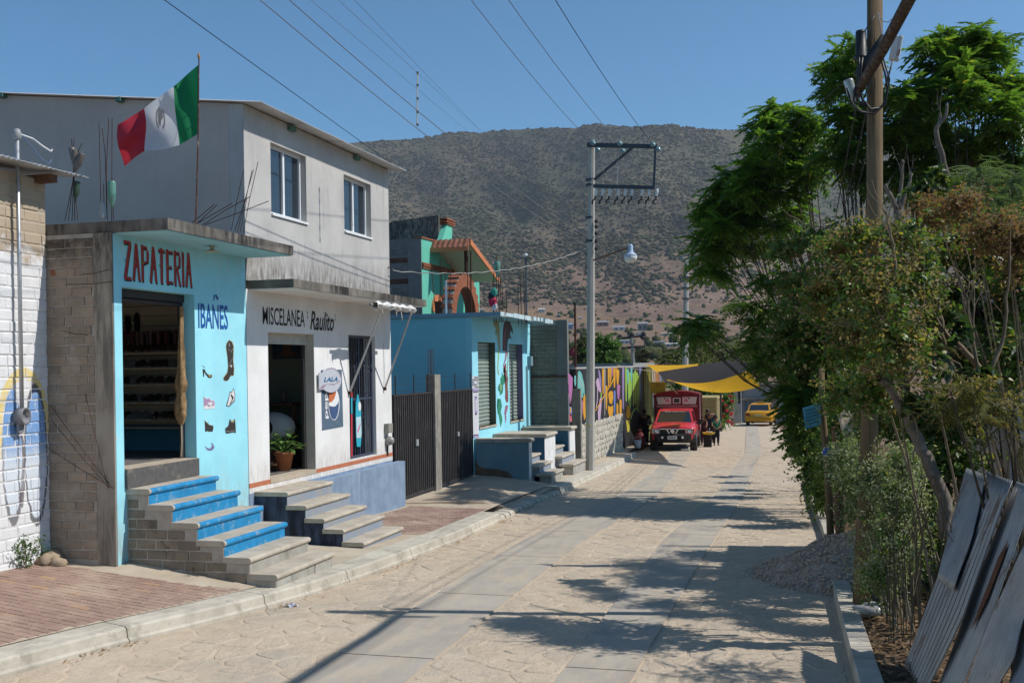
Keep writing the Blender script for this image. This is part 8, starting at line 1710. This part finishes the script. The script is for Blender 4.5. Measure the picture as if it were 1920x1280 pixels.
b.add(c8, [(0,1,3,2), (4,6,7,5), (0,4,5,1), (2,3,7,6), (0,2,6,4), (1,5,7,3)]); o = b.build('case', M_PLW, bx); bv = o.modifiers.new('bevel', 'BEVEL'); bv.width = .015; bv.segments = 2
MB().tube([c0+dx*.135+sx_*.02+Vector((0, -.051, 0)), c0-dx*.135+sx_*.02+Vector((0, -.051, 0))], .006, 4).build('seam', flat('grey seam', (.3, .32, .32)), bx); b = MB(); b.add([c0+sx_*q+Vector((0, -.053, 0))-dx*w_ for q, w_ in ((.030, .02), (.047, .02), (.044, .09), (.028, .09))], [(0,1,2,3)]); b.build('red_label', flat('red label', (.45, .12, .12)), bx)
# thick lashed cable bundle coming overhead, and black branch cables
b0, b1 = wpx(1612, 165, 11.4), P(1707, -5, t=9.6); b2 = b1+(b1-b0)*1.6; M_BUND = plain('weathered cable bundle', (.085, .058, .042), .85, .25, 12, .2, 0, .6, 60, mott=((.28, .25, .23), 18, .5))
o = MB().tube([b0+(b0-b1)*.12, b0, b0.lerp(b1, .5)+Vector((0, 0, -.03)), b1, b2], [.05, .055, .055, .058, .06], 10).smooth().build('cable_bundle', M_BUND); tag(o, 'thick brown lashed cable bundle running overhead from the wooden pole', 'cable')
def cab(label, px, r=.013, t=11.35, mat=None):
    o = MB().tube([wpx(u, v, t) for u, v in px], r, 6).smooth().build('cable', mat or M_PLB); return tag(o, label, 'cable')
cab('broad black cable sleeve slanting across the wooden pole', [(1608,142),(1625,115),(1645,88),(1658,70)], .05, 11.42)
cab('black cable dropping from the splice case', [(1610,108),(1611,125),(1608,150),(1603,172),(1610,190),(1625,200)]); cab('second black cable dropping from the splice case', [(1617,108),(1614,130),(1612,160),(1616,185),(1632,205),(1650,203)])
cab('large black cable loop hanging on the front of the pole', [(1652,110),(1660,140),(1664,170),(1655,198),(1635,212),(1610,207),(1597,195)], .012); cab('small black cable loop inside the large one', [(1640,120),(1632,150),(1622,180),(1612,198),(1600,190),(1604,165),(1612,145)], .010)
cab('outer black cable loop below the sleeve', [(1655,105),(1668,150),(1660,195),(1640,214),(1615,210),(1595,192),(1588,165)], .010, 11.3); cab('thin black cable beside the white box', [(1674,113),(1668,135),(1663,160),(1662,200)], .009); cab('thin grey wire from the pole top to the bundle', [(1648,28),(1655,40),(1665,42),(1680,30),(1690,8)], .005, 11.3, flat('grey wire', (.25, .25, .26))); cab('twisted grey wire along the pole front', [(1646,24),(1650,45),(1652,62),(1653,80)], .006, 11.4, flat('grey wire', (.25, .25, .26))); cab('thin black wire from the pole top to the splice case', [(1640,30),(1632,42),(1622,58),(1616,62)], .007)
pbt = MB().lathe([(.05, 0), (.055, .02), (.05, .1), (.054, .15), (.035, .21), (.015, .24), (.015, .26)], wpx(1590, 150), 12, (.25, 0, -1)).smooth().build('plastic_bottle', M_BOTC); tag(pbt, 'cut clear plastic bottle covering a cable end left of the wooden pole', 'bottle')
line('thin guy wire from the wooden pole down towards the far trees', [wpx(1590, 148), P(1500, 225, t=17), P(1385, 395, t=30)], .006, M_WIREB)
for i, (dx_, lab) in enumerate(((0, 'left'), (.12, 'middle'), (.24, 'right'))):
    line('thin %s phone line running away from the wooden pole beside the trees' % lab, [W2+Vector((dx_-.1, .1, -.7-.1*i)), W2+Vector((dx_-.1, 14, -.9-.1*i)), W2+Vector((dx_-.2, 30, -.4))], .009, M_WIREB)
# ---- sign post, posts
sp_ = thing('sign_post', 'weathered wooden post with a blue tape band beside the hedge', 'post', tuple(P(1556, 1000, t=17)))
MB().tube([P(1558, 1008, t=16.9)-Vector((0, 0, .1)), P(1552, 880, t=16.9), P(1541, 760, t=16.9), P(1540, 690, t=16.9)], [.06, .055, .05, .045], 8).smooth().build('post', M_TIMB, sp_); MB().lathe([(.064, -.06), (.066, 0), (.064, .06)], P(1550, 845, t=16.9), 10).build('blue_band', flat('blue tape', (.02, .09, .42)), sp_)
bsg = thing('blue_sign', 'faded light blue sign board nailed tilted to the wooden post', 'sign', tuple(P(1522, 780, t=16.8))); cr8 = [P(u, v, t=16.75) for u, v in ((1505,765),(1537,756),(1540,795),(1511,804))]
MB().sheet(*cr8[::-1], .02).build('board', plain('faded blue board', (.06, .27, .38), .7, .15, 9, mott=((.30, .42, .46), 8, .5)), bsg)
b = MB(); rr = random.Random(8)
for i in range(5):
    q = lambda s, t_: cr8[0].lerp(cr8[1], s).lerp(cr8[3].lerp(cr8[2], s), t_)+Vector((.0, -.012, 0)); s = .14
    while s < .86: e = s+rr.uniform(.05, .12); b.add([q(s, .13+.16*i), q(e, .13+.16*i), q(e, .21+.16*i), q(s, .21+.16*i)], [(0,1,2,3)]); s = e+.03
b.build('lettering', flat('dark faded lettering', (.02, .10, .17)), bsg)
po = MB().tube([P(1575, 1000, t=16.4)-Vector((0, 0, .2)), P(1573, 900, t=16.4), P(1565, 800, t=16.4)], [.07, .065, .05], 8).build('tree_stump', plain('reddish bark', (.20, .115, .07), .95, .2, 9, .1, 0, .6, 20)); tag(po, 'reddish brown trunk stub behind the sign post', 'stump')
cb = MB().sheet(P(1570, 778, t=15.5), P(1610, 770, t=15.5), P(1612, 815, t=15.3), P(1582, 822, t=15.3), .12).build('concrete_piece', M_WALK); tag(cb, 'tilted pale concrete slab piece behind the reddish stub', 'slab')
# ---- gravel heap
k = Mat('crushed pinkish gravel', .95, .1); c = k.mix(k.noise(25, 4).step(.3, .7), (.36, .26, .19), (.54, .41, .31)); g = k.new('ShaderNodeNewGeometry'); c = k.mix(S(k.t, g.outputs['Random Per Island'])*.5, c, (.60, .49, .40)); k.color(c); k.bump(k.noise(60, 4), .4, .006); M_GRAV = k.m
GC = (.72, 15.0)
def gh_(x, y): a = math.hypot((x-GC[0])/1.5, (y-GC[1])/1.75); return max(0, .62*(1-a**1.15))*(1+.12*math.sin(x*7)*math.sin(y*5))
b = MB(); b.grid(lambda u, w: (GC[0]-1.6+3.2*u, GC[1]-1.9+3.8*w, rz(GC[1]-1.9+3.8*w)-.03+gh_(GC[0]-1.6+3.2*u, GC[1]-1.9+3.8*w)), 26, 26); b.smooth(); gp = b.build('gravel_heap', M_GRAV); tag(gp, 'heap of crushed gravel spilling onto the street at the wooden pole', 'gravel', kind='stuff')
rg2 = np.random.default_rng(6); pos, rad = [], []
while len(pos) < 5600:
    a, q = rg2.uniform(0, 6.283), rg2.uniform(0, 1.12)**.6; x, y = GC[0]+1.5*q*math.cos(a), GC[1]+1.75*q*math.sin(a); pos.append((x, y, rz(y)+gh_(x, y)-.005)); rad.append(rg2.uniform(.008, .022))
gst = blobs('gravel_stones', np.array(pos), np.array(rad), M_GRAV, 'stuff', 3, .8, .35); tag(gst, 'loose crushed stones on the gravel heap', 'gravel')
M_RUB = plain('rubble stone', (.40, .33, .25), .95, .15, 9, .1, 0, .6, 20)
for i, (u, v, r, lab) in enumerate(((1503, 838, .20, 'pale rubble lump at the right road edge, upper one'), (1500, 850, .14, 'pale rubble lump at the right road edge, lower one'), (1492, 826, .22, 'grey rubble slab at the right road edge behind the lumps'))):
    p = G(u, v); m = blobs('rubble', np.array([(p.x, p.y, p.z+r*.3)]), np.array([r]), M_RUB, None, 20+i, .6, .4, None, False); tag(m, lab, 'stone')
# plastic bag
pbg = MB(); rbg = random.Random(5); p = P(1632, 1185, t=11.3); pbg.ball((0, 0, 0), (.17, .12, .08), 12, 8); pbg.v = [(x*(1+.22*math.sin(9*y*8+z*40))+p.x, y*(1+.2*math.sin(x*30))+p.y, z*(1+.3*math.sin(x*25+y*31))+rz(p.y)+.14) for x, y, z in pbg.v]
k = Mat('clear plastic bag', .2, .5); k.color((.55, .56, .56)); k.b.inputs['Transmission Weight'].default_value = .5; pbo = pbg.smooth().build('plastic_bag', k.m); tag(pbo, 'crumpled clear plastic bag in the leaf litter by the right kerb', 'bag')
V, F = [], []; rq = np.random.default_rng(4); n = 1500; px = np.stack([rq.uniform(.5, 1.6, n), rq.uniform(8.6, 13.5, n)], -1); z = np.array([rz(y) for y in px[:, 1]])+.09+.03*(px[:, 0]-.4); a = rq.uniform(0, 6.28, n); L = rq.uniform(.02, .05, n)
Q = np.stack([np.stack([px[:, 0]+L*np.cos(a+o)*(1 if i % 2 == 0 else .45), px[:, 1]+L*np.sin(a+o)*(1 if i % 2 == 0 else .45), z+rq.uniform(0, .03, n)], -1) for i, o in enumerate((0, 1.57, 3.14, 4.71))], 1)
ll = np_mesh('leaf_litter', Q.reshape(-1, 3), np.arange(n*4).reshape(-1, 4), leaf_mat('fallen leaf', (.16, .09, .045), (.27, .18, .09), None, .9, .9, .1), None, 'stuff'); tag(ll, 'dry fallen leaves on the dark verge by the right kerb', 'leaves')
# ---- neighbour's house whose shadow falls on the street
nh = thing('neighbour_house', 'plain grey flat-roofed house hidden in the vegetation on the right', 'house', (4.4, 16, .3)); MB().box((2.35, 13.95, -.2), (6.5, 18.1, 3.98)).build('wall', M_CEMS, nh); MB().box((2.32, 13.92, 3.982), (6.53, 18.13, 4.08)).build('roof', M_SLAB, nh)
# ---- trees and bushes further off
def far_tree(label, ells, n, lo, hi, mat, seed, base, nm='tree', cat='tree'):
    T = thing(nm, label, cat, base); V, F = cloud(ells, n, lo, hi, seed); np_mesh('crown', V, F, mat, T); c = Vector(ells[0][0]); MB().tube([Vector(base), (Vector(base)+c)/2+Vector((.1, 0, 0)), c], [.13, .1, .04], 6).build('trunk', M_DBARK, T); return T
M_LFV = leaf_mat('vivid green leaf', (.055, .12, .015), (.10, .19, .03), None, .9, .5); M_LFY = leaf_mat('yellowish far leaf', (.085, .10, .025), (.14, .145, .045), None, .9, .6)
far_tree('bright green rounded tree rising behind the mural wall', [el(1132,665,58,30,28), el(1118,650,58,22,22), el(1148,660,58,22,26), el(1132,640,58,22,16), el(1125,685,58,30,22), el(1152,682,58,20,18)], 9000, .09, .18, M_LFV, 71, tuple(P(1130, 720, t=58)-Vector((0, 0, 1))))
far_tree('dull green tree half hidden behind the utility pole', [el(1098,650,66,20,20), el(1092,665,66,22,20)], 3500, .1, .2, M_VBUSH, 72, tuple(P(1096, 720, t=66)-Vector((0, 0, 1))))
far_tree('broad yellow green tree line behind the tarp, left part', [el(1262,672,105,34,16), el(1300,668,105,36,20), el(1280,690,100,40,22), el(1320,690,100,36,22)], 9000, .22, .42, M_LFY, 73, tuple(P(1290, 720, t=102)-Vector((0, 0, 2))))
far_tree('broad yellow green tree line behind the tarp, right part', [el(1350,662,110,36,20), el(1390,665,110,36,22), el(1420,690,100,40,26), el(1370,690,105,40,22)], 9000, .22, .42, M_LFY, 74, tuple(P(1390, 720, t=106)-Vector((0, 0, 2))))
far_tree('dark green trees behind the tan truck box', [el(1310,735,80,34,26), el(1350,730,80,36,30), el(1380,725,84,30,26), el(1275,730,82,28,22), el(1335,770,78,30,30)], 12000, .14, .3, M_LF2, 75, tuple(P(1340, 800, t=80)))
far_tree('small round tree beside the double arm pole', [el(1205,668,130,14,12)], 1500, .25, .5, M_VBUSH, 76, tuple(P(1205, 690, t=130)))
bg2 = thing('bougainvillea', 'bougainvillea bush with bright red blossoms beside the grey house', 'shrub', tuple(G(1358, 800))); E2 = [el(1358,775,62,16,26), el(1366,750,62,14,20), el(1348,790,61,14,14), el(1352,745,63,12,18)]
V, F = cloud(E2, 5000, .09, .17, 77); np_mesh('foliage', V, F, M_LFB, bg2); V, F = cloud([el(u, v, 61, 3.5, 3.5) for u, v in ((1346,757),(1352,748),(1372,752),(1369,742),(1362,770),(1355,780),(1371,775),(1366,790),(1350,800),(1372,795),(1360,760),(1344,775))], 900, .05, .12, 78); np_mesh('blossoms', V, F, leaf_mat('magenta red blossom', (.45, .02, .05), (.62, .05, .10), None, .9, .6), bg2); MB().tube([G(1358, 800), P(1358, 770, t=62)], .05, 5).build('stem', M_DBARK, bg2)
# ---- weeds, litter and small things on the left
M_WEED = leaf_mat('weed leaf', (.05, .10, .02), (.10, .16, .04), None, .9, .6)
def weed(label, p, h, n, seed):
    T = thing('weed', label, 'weed', p); r = np.random.default_rng(seed); tips = np.array(p)[None]+np.stack([r.normal(0, h*.22, n), r.normal(0, h*.22, n), r.uniform(.1, 1, n)*h], -1); V, F = cloud([(tuple(q), (h*.07,)*3, 1) for q in tips], n*9, h*.08, h*.17, seed); np_mesh('leaves', V, F, M_WEED, T)
    for q in tips[::3]: MB().tube([tuple(p), tuple(q)], .004, 3).build('stem', M_DBARK, T)
p = P(50, 1048, X=-9.08); weed('green weed at the foot of the whitewashed wall', (p.x, p.y, walk_z(p.x, p.y)), .36, 22, 1)
p = P(80, 1042, X=-9.08); weed('thin weed in the corner beside the rubble lump', (p.x, p.y, walk_z(p.x, p.y)), .28, 12, 2)
for (u, v, h, lab) in ((632, 1098, .13, 'small weed at the kerb foot nearest the shoe shop steps'), (712, 1068, .08, 'tiny weed at the kerb foot before the grocery steps'), (363, 1073, .10, 'small weed under the side of the blue steps')):
    p = G(u, v) if u > 400 else P(u, v, Y=11.45); weed(lab, tuple(p), h, 9, int(u))
p = P(100, 1045, Y=11.25); m = blobs('rubble', np.array([(p.x+.02, p.y-.05, walk_z(p.x, p.y)+.0), (p.x-.1, p.y-.10, walk_z(p.x, p.y)), (p.x+.14, p.y-.12, walk_z(p.x, p.y)-.02)]), np.array([.17, .10, .11]), plain('clay rubble', (.40, .305, .21), .95, .15, 9, .1, 0, .8, 14), None, 9, .7, .42, None, False); tag(m, 'lump of clay rubble in the corner between the two walls', 'rubble')
n = 420; rq = np.random.default_rng(9); yk = rq.uniform(7.5, 24, n); xx = np.array([xk(y) for y in yk])+np.abs(rq.normal(0, .09, n))+.04; z = np.array([rz(y) for y in yk])+.012; keep = np.sin(yk*2.3)+.6*np.sin(yk*5.1) > .1; xx, yk, z = xx[keep], yk[keep], z[keep]; n = len(yk); a = rq.uniform(0, 6.28, n); L = rq.uniform(.012, .035, n)
Q = np.stack([np.stack([xx+L*np.cos(a+o)*(1 if i % 2 == 0 else .4), yk+L*np.sin(a+o)*(1 if i % 2 == 0 else .4), z+rq.uniform(0, .014, n)], -1) for i, o in enumerate((0, 1.57, 3.14, 4.71))], 1); ll = np_mesh('leaf_litter', Q.reshape(-1, 3), np.arange(n*4).reshape(-1, 4), leaf_mat('kerb leaf', (.24, .14, .06), (.36, .22, .09), None, .9, .9, .1), None, 'stuff'); tag(ll, 'dry leaves gathered along the foot of the left kerb', 'leaves')
for (u, v, c, lab) in ((546, 1132, (.55, .56, .62), 'scrap of white paper at the kerb foot'), (80, 1062, (.60, .58, .55), 'crumpled white wrapper on the brick pavement corner'), (75, 1050, (.55, .25, .25), 'pinkish wrapper by the rubble lump'), (1500, 1110, (.65, .64, .6), None)):
    if not lab: continue
    p = G(u, v, .03) if u > 200 else P(u, v, Y=11.1); b = MB(); b.grid(lambda s, t_: (p.x+(s-.5)*.14, p.y+(t_-.5)*.1, (rz(p.y)+.02 if u > 200 else walk_z(p.x, p.y)+.02)+.025*math.sin(s*7+t_*5)), 5, 4); tag(b.build('litter', flat('litter '+lab[:6], c, .7)), lab, 'litter')
